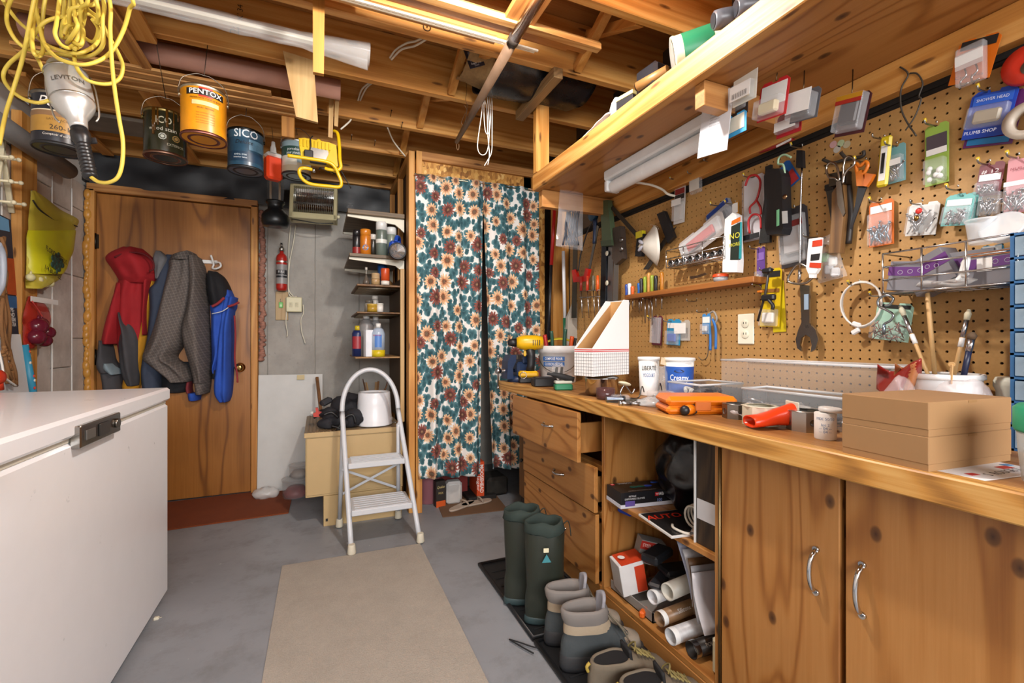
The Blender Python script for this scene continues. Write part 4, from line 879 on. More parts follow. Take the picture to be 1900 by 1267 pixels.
cloth(T, 'sleeve_end', [(880, 586, 622, .142), (920, 575, 640, .142), (990, 562, 655, .14), (1030, 556, 690, .135), (1060, 570, 695, .12)], YD, FG, .006, 6, 2)
cloth(T, 'cuff_lining', [(1005, 612, 660, .146), (1035, 600, 690, .146), (1065, 640, 698, .138)], YD, fabric('#8fa0a8', '#6f8088'), .003, 5, 3)
cloth(T, 'cuff', [(1060, 572, 695, .11), (1110, 580, 692, .10), (1178, 584, 690, .09)], YD, FG, .005, 7, 4)
cloth(T, 'zip_edge', [(500, 845, 890, .09), (540, 822, 862, .11), (640, 818, 850, .11), (760, 815, 838, .11), (850, 815, 834, .1)], YD, FR, .003, 3, 6)
T = thing('fleece_jacket', 'slate grey fleece jacket between the red jacket and the plaid shirt', 'jacket', QC(860, 1150, Y=YD-.05))
cloth(T, 'body', [(400, 930, 1000, .03), (470, 905, 1000, .07), (560, 870, 990, .09), (600, 838, 985, .10), (700, 842, 980, .10), (850, 830, 960, .10), (1000, 800, 930, .10), (1080, 795, 912, .10), (1155, 800, 908, .09)], YD, FN, .008, 6, 9)
cloth(T, 'striped_collar', [(380, 875, 905, .04), (420, 862, 950, .08), (470, 868, 940, .09), (540, 878, 915, .08)], YD, fabric('#5a5a5c', '#77777a'), .006, 7, 3)
cloth(T, 'yellow_lining', [(560, 846, 876, .05), (600, 840, 870, .06), (1090, 695, 800, .07), (1155, 705, 775, .06)], YD, fabric('#b07a12', '#c98f1e'), .004, 5, 1)
T = thing('plaid_shirt', 'grey brown checked flannel shirt in the middle of the door hooks', 'shirt', QC(1020, 1150, Y=YD-.05))
cloth(T, 'body', [(395, 1060, 1100, .08), (430, 960, 1125, .13), (480, 950, 1130, .15), (560, 935, 1120, .17), (680, 905, 1095, .18), (800, 875, 1060, .19), (900, 835, 1040, .19), (975, 808, 1000, .19), (1020, 850, 1060, .18), (1075, 925, 1095, .17), (1108, 960, 1085, .15)], YD, FP, .014, 10, 2, 28)
cloth(T, 'sleeve', [(420, 1070, 1130, .16), (480, 1070, 1155, .19), (580, 1075, 1165, .21), (700, 1060, 1175, .22), (800, 1030, 1180, .22), (900, 1040, 1185, .22), (1000, 1070, 1187, .21), (1080, 1095, 1187, .2), (1110, 1098, 1185, .19)], YD, FP, .012, 8, 6, 24)
cloth(T, 'cuff', [(1105, 1100, 1186, .18), (1140, 1104, 1182, .18), (1172, 1108, 1176, .17)], YD, FP, .004, 5, 6)
cloth(T, 'collar', [(395, 1055, 1098, .14), (410, 975, 1110, .155), (440, 955, 1125, .16)], YD, fabric('#4a4440', '#5a524e', 1), .006, 6, 8)
T = thing('blue_jacket', 'bright blue jacket with red piping, rightmost on the door hooks', 'jacket', QC(1240, 1200, Y=YD-.05))
cloth(T, 'dark_hood', [(495, 1165, 1220, .06), (530, 1160, 1265, .12), (600, 1162, 1300, .14), (660, 1170, 1310, .12), (700, 1180, 1280, .1)], YD, FK, .012, 7, 2)
cloth(T, 'body', [(600, 1230, 1300, .08), (680, 1180, 1330, .12), (740, 1185, 1310, .14), (850, 1185, 1305, .14), (950, 1188, 1300, .13), (1030, 1190, 1245, .12), (1060, 1192, 1245, .1)], YD, FB, .012, 8, 3)
cloth(T, 'sleeve', [(640, 1255, 1335, .12), (720, 1250, 1318, .16), (820, 1240, 1312, .18), (920, 1228, 1312, .18), (1020, 1218, 1312, .18), (1120, 1205, 1308, .17), (1180, 1210, 1302, .16), (1217, 1235, 1290, .13)], YD, FB, .01, 7, 5)
cloth(T, 'black_hem', [(1036, 1188, 1250, .11), (1060, 1190, 1248, .12), (1090, 1192, 1236, .1)], YD, FK, .003, 4, 5)
b = B(); b.tube([QC(x, y, Y=YD-.165) for x, y in ((1186, 690), (1220, 672), (1255, 640))], .009, 6, k=4); b.tube([QC(x, y, Y=YD-.16) for x, y in ((1275, 690), (1310, 680), (1338, 665))], .008, 6, k=4); b.tube([QC(x, y, Y=YD-.15) for x, y in ((1312, 740), (1318, 850), (1314, 980), (1326, 1060), (1330, 1115))], .006, 6, k=4); part(T, 'red_piping', b, fabric('#8a2a30'), True)
b = B(); b.tube([QC(x, y, Y=YD-.17) for x, y in ((1186, 730), (1240, 718), (1278, 695))], .003, 6, k=4); part(T, 'white_piping', b, plain('#d8d8d8', .7), True)
T = thing('ski_sock', 'blue and red cuff hanging below the plaid shirt', 'garment', QC(1090, 1200, Y=YD-.05))
cloth(T, 'cuff', [(1100, 1050, 1085, .07), (1140, 1046, 1080, .09), (1170, 1050, 1085, .09)], YD, fabric('#7a2a30'), .003, 4, 2)
cloth(T, 'cuff_end', [(1170, 1054, 1130, .1), (1190, 1056, 1128, .1), (1212, 1060, 1125, .09)], YD, FB, .003, 4, 2)
T = thing('dark_trousers', 'black cloth hanging behind the plaid shirt hem', 'garment', QC(950, 1180, Y=YD-.02))
cloth(T, 'cloth', [(1000, 895, 1200, .04), (1090, 900, 1120, .05), (1150, 905, 1060, .05), (1172, 930, 1040, .04)], YD, FK, .006, 8, 2)
T = thing('door_hook', 'white plastic hook rack on the door above the blue jacket', 'hook', QC(1190, 460, Y=YD))
b = B(); b.box(QC(1175, 440, Y=YD-.006), (.09, .01, .025), .003); part(T, 'hook_plate', b, plain('#e6e4e0', .4), True)
b = B(); b.tube([QC(x, y, Y=YD-d) for x, y, d in ((1180, 402, .05), (1190, 430, .035), (1196, 455, .02), (1190, 475, .03), (1210, 478, .05), (1235, 465, .06), (1230, 445, .05), (1205, 443, .03))], .0065, 8, k=5); part(T, 'hook_arm', b, plain('#e6e4e0', .4), True)
# ------------------------------------------------------------------ back wall fittings
def QW(x, y, **k): return P(440+x/3.168, 300+y/3.168, **k)
# lantern
p = QW(225, 385, Y=3.3); T = thing('camping_lantern', 'black camping lantern hung beside the door head', 'lantern', p)
b = B(); b.lathe([(.03, .0), (.072, .005), (.082, .03), (.08, .07), (.06, .10), (.045, .112), (.045, .145), (.056, .155), (.056, .165)], n=28); part(T, 'base', b, plain('#14181a', .35))
b = B(); b.lathe([(.047, .165), (.05, .2), (.05, .3), (.046, .33)], n=24, caps=False); part(T, 'glass_globe', b, clear('#9aa0a4', .25))
b = B(); b.lathe([(.055, .325), (.075, .335), (.07, .355), (.04, .37), (.015, .375)], n=24); part(T, 'lantern_cap', b, plain('#121416', .4))
for s in (-1, 1):
    b = B(); b.cyl((s*.026, -.02, .16), (s*.026, -.02, .335), .007); part(T, 'light_tube', b, plain('#b9a58c', .5))
b = B(); b.tube([(-.07, 0, .34), (-.085, 0, .355), (-.075, 0, .4), (-.03, .05, .46), (0, .09, .49), (.03, .05, .46), (.075, 0, .4), (.085, 0, .355), (.07, 0, .34)], .0025, 6, k=4); part(T, 'bail', b, metal('#c0bcb4', .4))
# radiant heater
c = QW(455, 260, Y=3.55); T = thing('radiant_heater', 'cream radiant heater with a ribbed mirror reflector high on the back wall', 'heater', c, face_cam(c)*.3); T.rotation_euler = (math.radians(-14), 0, math.radians(-6))
b = B(); w_, h_ = .31, .26
b.box((0, .02, 0), (w_, .012, h_), .004); b.box((-w_/2+.012, -.02, 0), (.024, .08, h_), .004); b.box((w_/2-.012, -.02, 0), (.024, .08, h_), .004); b.box((0, -.02, h_/2-.008), (w_, .08, .016), .004); b.box((0, -.02, -h_/2+.022), (w_, .08, .044), .006); part(T, 'housing', b, plain('#b9b08a', .4))
b = B(); b.grid(lambda u, v: Vector((-w_/2+.024+(w_-.048)*u, .01-.035*(2*v-1)**2, -h_/2+.045+(h_-.06)*v)), 8, 16); part(T, 'reflector', b, metal('#b9b8b4', .15))
b = B(); b.cyl((-w_/2+.02, -.03, .0), (w_/2-.02, -.03, .0), .007); part(T, 'heating_element', b, plain('#55504a', .5))
b = B()
for k in range(21): b.cyl((-w_/2+.03+k*.0125, -.055, -h_/2+.04), (-w_/2+.03+k*.0125, -.055, h_/2-.015), .0012, n=5)
for z in (-.02, .05): b.cyl((-w_/2+.02, -.056, z), (w_/2-.02, -.056, z), .0014, n=5)
part(T, 'wire_grille', b, metal('#8a8884', .35), kind='stuff')
b = B(); b.sph((w_/2+.008, -.03, -.09), .014, 10); part(T, 'control_knob', b, plain('#d8d0b0', .4))
b = B(); b.tube([(-.14, -.03, -h_/2), (-.06, -.05, -h_/2-.02), (.04, -.05, -h_/2-.03), (.13, -.03, -h_/2-.01)], .004, 8, k=5); part(T, 'power_cord', b, plain('#20201e', .5))
b = B(); b.bb((-.12, .026, .0), (-.09, .2, .02)); b.bb((.09, .026, .0), (.12, .2, .02)); part(T, 'wall_bracket', b, metal('#77736a', .5))
# fire extinguisher
p = QW(262, 760, Y=YB-.055); T = thing('fire_extinguisher', 'small red fire extinguisher mounted on the concrete wall', 'extinguisher', p)
s = 3.5/FPX/3.168
b = B(); b.lathe([(.02, 0), (.034, .006), (.038, .02), (.038, .235), (.034, .255), (.02, .272), (.013, .278), (.013, .295)], n=24); part(T, 'cylinder', b, plain('#a8241c', .3, coat=.3))
band(T, .0384, .05, .19, plain('#8e8c8a', .4), -120, 120, 'printed_label'); band(T, .0387, .095, .15, '#25282c', -70, 70, 'printed_label')
text(T, 'FIRE', .026, plain('#d8d8d8'), (0, 0, .135), None, .0392); text(T, 'EXTINGUISHER', .012, plain('#d8d8d8'), (0, 0, .112), None, .0392)
b = B(); b.lathe([(.018, .29), (.018, .312), (.012, .318)], n=16); b.box((0, -.012, .325), (.018, .05, .008), .002, (-14, 0, 0)); b.box((0, -.012, .338), (.016, .05, .006), .002, (-26, 0, 0)); part(T, 'valve_head', b, metal('#b8b4ae', .35))
b = B(); b.lathe([(.0395, .205), (.0395, .216)], n=24, caps=False); b.bb((-.02, .038, .1), (.02, .06, .26), .003); part(T, 'strap', b, metal('#c8c4bc', .35))
# wooden backing with outlets, tag and cords
T = thing('outlet_board', 'wooden backing board with a cream double outlet below the extinguisher', 'outlet', QW(300, 930, Y=YB))
a = QW(226, 930, Y=YB-.01); e = QW(300, 765, Y=YB-.01); b = B(); b.bb((a.x, YB-.014, a.z), (e.x, YB-.001, e.z), .002); part(T, 'backing_board', b, wood('Z', ('#a08a68', '#b9a482', '#cbb898'), 0), True)
a = QW(287, 882, Y=YB-.04); e = QW(382, 797, Y=YB-.04); b = B(); b.bb((a.x, YB-.048, a.z), (e.x, YB-.0005, e.z), .006); part(T, 'outlet_cover', b, plain('#cfc8a4', .45), True)
for x in (315, 350):
    c = QW(x, 840, Y=YB-.049); b = B(); b.box((c.x, YB-.049, c.z), (.022, .004, .034), .001); q = part(T, 'switch', b, plain('#bdb592', .45), True)
    b = B(); b.box((c.x, YB-.054, c.z+.004), (.008, .01, .014), .001, (20, 0, 0)); part(q, 'toggle', b, plain('#d8d2b4', .4), True)
c = QW(257, 842, Y=YB-.02); b = B(); b.box((c.x, YB-.02, c.z), (.026, .005, .042), .004); q = part(T, 'key_tag', b, plain('#4fae3a', .4), True, 'green plastic key tag')
b = B(); b.box((c.x, YB-.0235, c.z-.004), (.014, .001, .016), .0003); part(q, 'tag_window', b, plain('#a5d090', .4), True); b = B(); b.tube([c+Vector((0, 0, .02)), c+Vector((-.003, 0, .035)), c+Vector((-.001, .004, .045))], .0015, 6, k=3); part(q, 'tag_loop', b, metal('#999', .4) if False else metal('#99958e', .4), True)
for k, px in enumerate(([(287, 800), (290, 880), (287, 950), (295, 1000), (293, 1028)], [(388, 840), (390, 890), (375, 930), (380, 1000), (392, 1040), (400, 1068)], [(345, 370), (330, 480), (308, 600), (303, 745), (330, 790)], [(315, 375), (305, 480), (303, 600), (300, 740), (312, 790), (350, 795)])):
    b = B(); b.tube([QW(x, y, Y=YB-.022) for x, y in px], .004, 7, k=5); part(T, 'cord', b, plain('#d6d0bc', .6), True)
# shelf bank on the side of the closet
XSW = .522
def side_shelf(label, z, x0, th, m, yn=2.99, yf=3.6, bracket=True):
    T = thing('bracket_shelf', label, 'shelf', (.35, 3.3, z-th), group='shelves on the closet side')
    b = B(); b.bb((x0, yn, z-th), (XSW-.004, yf, z), .002); part(T, 'shelf_board', b, m, True)
    if bracket:
        for y in (yn+.03, yf-.08):
            b = B(); b.prism([(x0+.0, z-th-.001), (XSW-.002, z-th-.001), (XSW-.002, z-th-.085), (XSW-.03, z-th-.06), (XSW-.06, z-th-.038), (x0, z-th-.014)], .014, (0, y, 0)); part(T, 'bracket', b, plain('#d2ccb8', .45), True)
    return T
GREYB = wood('X', ('#5a4a3c', '#7a6a58', '#94826e'), 0, .8, 'grey_shelf_board'); BRNB = wood('Y', ('#5c4024', '#7c5a34', '#94703f'), 0, .8, 'brown_shelf_board')
zs = [QW(650, 275, Y=3.0).z, QW(668, 535, Y=2.99).z, QW(700, 716, Y=3.0).z, QW(700, 880, Y=3.0).z, QW(700, 1148, Y=3.0).z]
side_shelf('top grey board shelf on the closet side under the joists', zs[0], .17, .028, GREYB)
S2 = side_shelf('second grey board shelf holding the spray cans', zs[1], .18, .02, GREYB)
side_shelf('brown slatted shelf with small tins, third from the top', zs[2], .225, .012, BRNB, 3.0, 3.55, False)
side_shelf('brown shelf with small jars, fourth from the top', zs[3], .225, .010, BRNB, 3.0, 3.55, False)
side_shelf('lowest brown shelf holding the plastic bottles', zs[4], .215, .010, wood('Y', ('#8a6a44', '#a8865a', '#bd9c70'), 0), 3.0, 3.55, False)
b = B(); b.bb((.49, 2.985, .56), (.516, 3.0, 1.55), .002); part(CL, 'shelf_upright', b, wood('Z', ('#a88a60', '#cdb084', '#dcc49c'), 0), True)
b = B(); b.bb((.508, 3.01, .56), (.521, 3.6, 1.5)); part(CL, 'perforated_side', b, plain('#5a4732', .8), True)
for z in (zs[2]-.012, zs[3]-.01):
    for k in range(8):
        b = B(); b.cyl((.24, 3.06+k*.06, z-.006), (.5, 3.06+k*.06, z-.006), .0035, n=6); part(CL, 'shelf_wire', b, metal('#b8b09c', .4), True)
# contents of the shelf bank
def tincan(name, label, u, v, Y, r, h, prof, cols, cat, g):
    """upright can or bottle standing on a shelf: prof = list of (z0, z1, r0, r1) sections with one colour each"""
    p = P(u, v, Y=Y); T = thing(name, label, cat, p, face_cam(p), g)
    for (nm, pr), c in zip(prof, cols):
        b = B(); b.lathe([(a*r, z*h) for a, z in pr], n=20); part(T, nm, b, c if not isinstance(c, str) else plain(c, .35))
    return T, r
def onshelf(T, z): T.location.z = z+.0005
SPR = lambda: [('body', [(.9, 0), (1, .01), (1, .72), (.95, .75), (.8, .78)]), ('spray_cap', [(.97, .755), (.97, .98), (.9, 1.0)])]
def xs(x, y, Y): return 630+x/3.7286, 360+y/3.7286
sh = [('spray_can', 'black spray can, leftmost on the second shelf', 120, 395, 3.07, .027, .16, ['#1b1b1d', '#1b1b1d'], 'spray can'), ('spray_can', 'orange spray can on the second shelf', 180, 400, 3.05, .034, .165, ['#c0701c', '#c9791f'], 'spray can'),
 ('spray_can', 'small dark bottle with a white nozzle between spray cans', 232, 402, 3.06, .022, .14, ['#26241c', '#c8c4bc'], 'bottle'), ('spray_can', 'tall green spray can with a white cap on the second shelf', 290, 408, 3.04, .036, .22, ['#5e6a62', '#d8d8d4'], 'spray can'), ('spray_can', 'spray can with a white cap half hidden by the flashlight', 358, 405, 3.08, .034, .20, ['#7a8478', '#d6d6d2'], 'spray can')]
for (nm, lab, x, y, Y, r, h, cols, cat) in sh:
    u, v = xs(x, y, Y); T, r = tincan(nm, lab, u, v, Y, r, h, SPR(), [plain(c, .3, coat=.2) for c in cols], cat, 'cans on the second shelf'); onshelf(T, zs[1])
    if 'orange' in lab:
        b = B(); q = [(.018*math.cos(2*PI*k/16), .018*math.sin(2*PI*k/16)) for k in range(16)]; b.add([Vector(((r+.001)*math.sin(i/r), -(r+.001)*math.cos(i/r), .045+j)) for i, j in q], [list(range(16))]); part(T, 'round_logo', b, plain('#3a78b0', .4)); text(T, 'Jet Tape', .012, plain('#f0f0f0'), (0, 0, .045), None, r+.002)
    if 'tall' in lab: band(T, r+.0005, .08, .105, '#cfd0c8', -80, 80)
    if 'black' in lab: band(T, r+.0005, .01, .05, '#8a2420', -90, 90)
# blue and black flashlight
p = P(630+400/3.7286, 360+400/3.7286, Y=2.93); T = thing('flashlight', 'blue lantern flashlight with a round lens on the second shelf', 'flashlight', p, face_cam(p)+6)
b = B(); b.lathe([(.04, -.05), (.052, -.02), (.056, .0), (.052, .012), (.047, .012), (.044, 0), (.03, -.02)], (0, -.02, 0), (90, 0, 0), n=28); part(T, 'lens_rim', b, plain('#141416', .35))
b = B(); b.lathe([(.001, -.018), (.02, -.01), (.044, .004)], (0, -.024, 0), (90, 0, 0), n=24, caps=False); part(T, 'reflector', b, metal('#d8d8d8', .08))
b = B(); b.lathe([(.001, .006), (.046, .006)], (0, -.026, 0), (90, 0, 0), n=24, caps=False); part(T, 'lens', b, clear('#f0f4f8', .15))
b = B(); b.box((-.01, .06, .035), (.075, .12, .06), .014, (-12, 0, 0)); b.tube([(-.01, .0, .06), (.0, .03, .10), (.02, .09, .10), (.02, .13, .06)], .013, 10, k=5); part(T, 'body', b, plain('#1c46a8', .35))
# small tins, jars and bottles lower down
for (nm, lab, x, y, Y, r, h, pr, cols, cat, zi) in (
 ('oil_can', 'small pump oil can on the slatted shelf', 185, 612, 3.05, .022, .07, [('body', [(1, 0), (1, .3), (.7, .5), (.35, .8), (.25, 1)]), ('spout', [(.2, .98), (.12, 1.35), (.35, 1.36), (.35, 1.6)])], ['#5a5046', '#b9b4aa'], 'oil can', 2),
 ('small_jar', 'low tan jar on the slatted shelf beside the orange tin', 250, 616, 3.03, .027, .075, [('jar', [(1, 0), (1, .45), (.9, .5)]), ('lid', [(1, .5), (1, .58), (.95, .6), (.95, .95), (.85, 1)])], ['#a88a60', '#b09670'], 'jar', 2),
 ('tin_can', 'orange and white tin on the slatted shelf', 316, 620, 3.01, .027, .105, [('lower_band', [(1, 0), (1, .24)]), ('upper_band', [(1.005, .24), (1.005, .97), (.95, 1)])], ['#d8d4cc', '#c04a20'], 'tin', 2),
 ('tin_can', 'blue tin behind the orange one on the slatted shelf', 295, 600, 3.15, .03, .15, [('body', [(1, 0), (1, .97), (.9, 1)])], ['#1d4a80'], 'tin', 2),
 ('small_jar', 'gold jar on the fourth shelf', 228, 810, 3.02, .033, .05, [('jar', [(1, 0), (1, .75)]), ('lid', [(1.02, .75), (1.02, 1)])], ['#a8862c', '#b8963a'], 'jar', 3),
 ('small_jar', 'white jar on the fourth shelf', 280, 815, 3.01, .021, .055, [('jar', [(1, 0), (1, .8)]), ('lid', [(1.04, .8), (1.04, 1)])], ['#d8d6d0', '#cac8c0'], 'jar', 3),
 ('small_jar', 'grey jar at the back of the fourth shelf', 205, 805, 3.16, .03, .085, [('jar', [(1, 0), (1, .7), (.8, .8)]), ('lid', [(.85, .8), (.85, 1)])], ['#8a8478', '#5a564e'], 'jar', 3),
 ('small_jar', 'clear pill bottle at the back of the fourth shelf', 245, 800, 3.2, .024, .12, [('jar', [(1, 0), (1, .75), (.8, .8)]), ('lid', [(.85, .8), (.85, 1)])], ['#b0aca4', '#c8c4bc'], 'jar', 3),
 ('plastic_bottle', 'dark blue bottle with a yellow cap on the lowest shelf', 125, 1105, 3.16, .036, .2, [('body', [(1, 0), (1, .75), (.75, .85)]), ('cap', [(.5, .85), (.5, 1)])], ['#1f2c5a', '#c8b020'], 'bottle', 4),
 ('plastic_bottle', 'grey bottle with a white cap at the back of the lowest shelf', 185, 1110, 3.16, .048, .28, [('body', [(1, 0), (1, .72), (.6, .85), (.42, .88)]), ('cap', [(.42, .885), (.42, 1)])], ['#7f7d7c', '#c8c8c4'], 'bottle', 4),
 ('plastic_bottle', 'tall grey bottle behind the clear one on the lowest shelf', 250, 1100, 3.2, .045, .27, [('body', [(1, 0), (1, .72), (.6, .85), (.42, .88)]), ('cap', [(.42, .885), (.42, 1)])], ['#8f8d8c', '#c8c8c4'], 'bottle', 4),
 ('plastic_bottle', 'clear bottle with blue print and a yellow base on the lowest shelf', 268, 1126, 3.03, .042, .215, [('yellow_base', [(1.01, 0), (1.01, .2)]), ('body', [(1, .2), (1, .68), (.75, .82), (.38, .86)]), ('cap', [(.38, .865), (.38, .99)])], [plain('#d0b81c', .35), clear('#b4c4d8', .8, .2), plain('#e0e0dc', .4)], 'bottle', 4)):
    u, v = xs(x, y, Y); T, r = tincan(nm, lab, u, v, Y, r, h, pr, [plain(c, .35) if isinstance(c, str) else c for c in cols], cat, None); onshelf(T, zs[zi])
    if 'blue print' in lab: band(T, r+.0005, .06, .14, '#4a7ac0', -30, 30); text(T, 'REMOVER', .012, plain('#c03040'), (-.01, 0, .135), None, r+.0015)
    if 'yellow cap' in lab: band(T, r+.0005, .05, .13, '#9a2c34', -60, 60)
u, v = xs(205, 1118, 3.04); p = P(u, v, Y=3.04); p.z = zs[4]+.0005; T = thing('white_carton', 'plain white carton standing on the lowest shelf', 'carton', p, 14); b = B(); b.box((0, 0, .085), (.058, .045, .17), .002); part(T, 'carton', b, plain('#dfe3ea', .5)); b = B(); b.box((0, 0, .1705), (.05, .04, .001)); part(T, 'flap', b, plain('#cfd3da', .5))
# ================================================================== things on the floor
def rug(name, x0, x1, y0, y1, th, m, label, skew=0):
    b = B(); b.prism([(x0, y0), (x1, y0+skew), (x1+.01, y1+skew), (x0+.012, y1)], -th, (0, 0, 0), (-90, 0, 0)); b.v = [Vector((p.x, abs(p.y), abs(p.z))) for p in b.v]; return one(name, b, m, label, 'mat')
def carpet(c1, c2, name):
    s = N(name); b = s.mp((1, 1, 1), rnd=False); f = s.noise(b, 7, 5, .7); g = s.noise(b, 260, 2)
    s.set('Base Color', s.mix(s.math('MULTIPLY_ADD', g, .5, s.math('MULTIPLY', f, .5)), c1, c2)); s.set('Roughness', .95); s.bump(g, .5, .004); return s.mat
rug('carpet_runner', -.17, .49, .4, 2.44, .006, carpet('#7d766c', '#b5ada1', 'beige_carpet'), 'beige carpet runner on the grey floor before the step ladder', -.02)
rug('door_mat', -1.25, -.17, 3.15, 3.69, .008, carpet('#5c2408', '#8c4418', 'rust_carpet'), 'rust orange carpet mat before the door', .03)
# step ladder
T = thing('step_ladder', 'white tubular two-step ladder with an arched handrail', 'step ladder', (.32, 2.6, 0))
M_LAD = plain('#c0c3c7', .35, var=.04)
def fr(z):  # front rail centre line
    k = z/.65; return 2.435+.29*k, .157-.03*k, .505-.066*k
b = B(); pts = [(fr(z)[1], fr(z)[0], z) for z in (.03, .3, .65)]
cy, xl, xr = fr(.68); cx = (xl+xr)/2; rw = (xr-xl)/2
pts += [(cx-rw*math.cos(a), cy+.05*math.sin(a), .69+.225*math.sin(a)) for a in [PI*k/12 for k in range(13)]]
pts += [(fr(z)[2], fr(z)[0], z) for z in (.65, .3, .03)]
b.tube(pts, .0135, 12, k=3); part(T, 'front_rail', b, M_LAD, True)
for x0, x1 in ((.115, .128), (.45, .432)):
    b = B(); b.tube([(x0, 2.82, .03), (x1, 2.70, .60)], .012, 12); part(T, 'rear_leg', b, M_LAD, True)
for x, y in ((.157, 2.435), (.505, 2.435), (.115, 2.82), (.45, 2.82)):
    b = B(); b.lathe([(.02, .0065), (.022, .012), (.018, .05), (.016, .055)], (x, y, 0), n=14); part(T, 'rubber_foot', b, plain('#c9c2ae', .6), True)
for z, dy in ((.425, .10), (.205, .17)):
    y, a, e = fr(z); b = B(); b.bb((a+.012, y-.045, z-.03), (e-.012, y+dy, z), .004)
    s_ = part(T, 'step', b, M_LAD, True)
    for k in range(7):
        b = B(); b.bb((a+.03, y-.035+k*(dy+.06)/7, z-.001), (e-.03, y-.030+k*(dy+.06)/7, z+.0025)); part(s_, 'tread_rib', b, plain('#bfc2c6', .5), True)
for (xa, za, xb, zb) in ((.12, .36, .44, .2), (.12, .2, .44, .36)):
    b = B(); b.beam((xa, 2.79-.05*(za > .3), za), (xb, 2.79-.05*(zb > .3), zb), .004, .014, .001); part(T, 'cross_brace', b, M_LAD, True)
for x in (.127, .433):
    b = B(); b.beam((x, 2.70, .60), (x, fr(.6)[0], .60), .012, .02); part(T, 'hinge_plate', b, M_LAD, True)
# beige metal cabinet
T = thing('metal_cabinet', 'tan metal cabinet with a ribbed top behind the step ladder', 'cabinet', (.2, 3.2, 0))
M_TAN = plain('#b59a6c', .4, var=.05)
b = B(); b.bb((-.066, 2.872, .178), (.485, 3.53, .528), .003); part(T, 'body', b, M_TAN, True)
b = B(); b.bb((-.072, 2.864, .53), (.487, 3.54, .552), .003); part(T, 'top', b, plain('#8d7658', .5, var=.2), True)
b = B(); b.bb((-.072, 2.860, .526), (.487, 2.866, .554), .001); part(T, 'front_trim', b, M_TAN, True)
b = B(); b.bb((.03, 2.872, 0), (.48, 3.4, .177), .002); part(T, 'plinth', b, M_TAN, True)
for k in range(8):
    b = B(); b.bb((-.055+k*.02, 2.88, .552), (-.047+k*.02, 3.53, .556), .001); part(T, 'top_rib', b, plain('#7a6448', .5), True)
b = B(); b.bb((-.06, 2.868, .19), (.12, 2.873, .52), .002); part(T, 'front_panel', b, M_TAN, True)
b = B(); b.bb((.126, 2.868, .19), (.48, 2.873, .52), .002); part(T, 'front_panel', b, M_TAN, True)
b = B(); b.bb((.042, 2.868, .03), (.054, 2.873, .045)); part(T, 'slot', b, plain('#1a1612', .6), True)
# what lies on the cabinet
p = P(693, 790, Z=.557); p.y = 3.0; p.x += .012
T = thing('enamel_pail', 'white enamel pail upside down on the metal cabinet', 'pail', (p.x, p.y, .557))
b = B(); b.lathe([(.108, 0), (.112, .004), (.108, .01), (.102, .13), (.097, .2), (.093, .205), (.085, .204), (.082, .198), (.0, .198)], n=32, caps=False); part(T, 'pail_body', b, plain('#dcdee2', .3, var=.05))
for s in (-1, 1):
    b = B(); b.lathe([(.004, 0), (.012, .003), (.012, .006)], (s*.095, -.05, .035), (90, 0, s*60), n=10); part(T, 'handle_ear', b, plain('#d4d4d4', .35))
b = B(); b.tube([(-.11, -.04, .015), (-.125, -.06, .008), (-.09, -.09, .012)], .0025, 6, k=3); b.tube([(.108, -.02, .01), (.13, -.04, .006)], .003, 6); part(T, 'wire_handle', b, metal('#8a8a8c', .4))
T = thing('black_coat', 'heap of black cloth and straps on the metal cabinet', 'cloth', (.12, 3.05, .556))
random.seed(21)
for k, (x, y, z, rx, ry, rz) in enumerate(((.17, 3.12, .65, .10, .13, .10), (.12, 3.02, .60, .09, .1, .05), (.06, 3.02, .64, .05, .06, .035), (.2, 2.97, .605, .06, .07, .06), (.06, 2.98, .575, .055, .05, .025))):
    b = B(); b.sph((x, y, z), (rx, ry, rz), 22); b.v = [q+Vector((noise.noise(q*14)*.03, noise.noise(q*14+Vector((5, 0, 0)))*.03, noise.noise(q*16+Vector((9, 0, 0)))*.03)) for q in b.v]; b.v = [Vector((q.x, q.y, max(q.z, .558))) for q in b.v]; part(T, 'cloth_fold', b, fabric('#16161a', '#26262c'), True)
for px in ([(625, 800), (640, 775), (655, 770), (660, 785)], [(615, 790), (630, 795), (640, 810), (632, 802)], [(600, 770), (615, 765), (628, 775)]):
    b = B(); b.tube([P(u, v, Y=2.9) for u, v in px], .008, 8, k=4); part(T, 'strap', b, plain('#141416', .5), True)
b = B(); c = P(605, 745, Y=2.98); b.box(c, (.07, .05, .035), .01, (0, -25, 20)); part(T, 'buckle_pouch', b, plain('#232328', .6), True)
T = thing('quick_clamp', 'red quick clamp at the left end of the cabinet top', 'clamp', P(590, 778, Y=3.05))
c = P(592, 767, Y=3.02); b = B(); b.prism([(-.03, -.02), (.02, -.022), (.032, .005), (.0, .012), (-.006, .035), (-.02, .034), (-.018, .008), (-.034, 0)], .03, c); part(T, 'jaw', b, plain('#b8301c', .4), True)
b = B(); b.box(c+Vector((.05, .015, .0)), (.09, .012, .016), .002); b.cyl(c+Vector((-.03, .015, -.03)), c+Vector((0, .015, -.01)), .006); part(T, 'bar', b, plain('#2a2a2c', .4), True)
b = B(); b.cyl(c+Vector((-.048, .015, .004)), c+Vector((-.032, .015, .004)), .011); part(T, 'pad', b, plain('#c8c4bc', .5), True)
b = B(); b.beam(P(597, 777, Y=3.42), P(588, 700, Y=3.6), .02, .022, .002); one('wood_stick', b, wood('Z', ('#5a3a1c', '#7a5228', '#8a6236'), 0), 'brown wood stick leaning on the white board', 'stick')
T = thing('stick_basket', 'dark pot full of wood strips and stir sticks behind the white pail', 'pot', (.36, 3.3, .556))
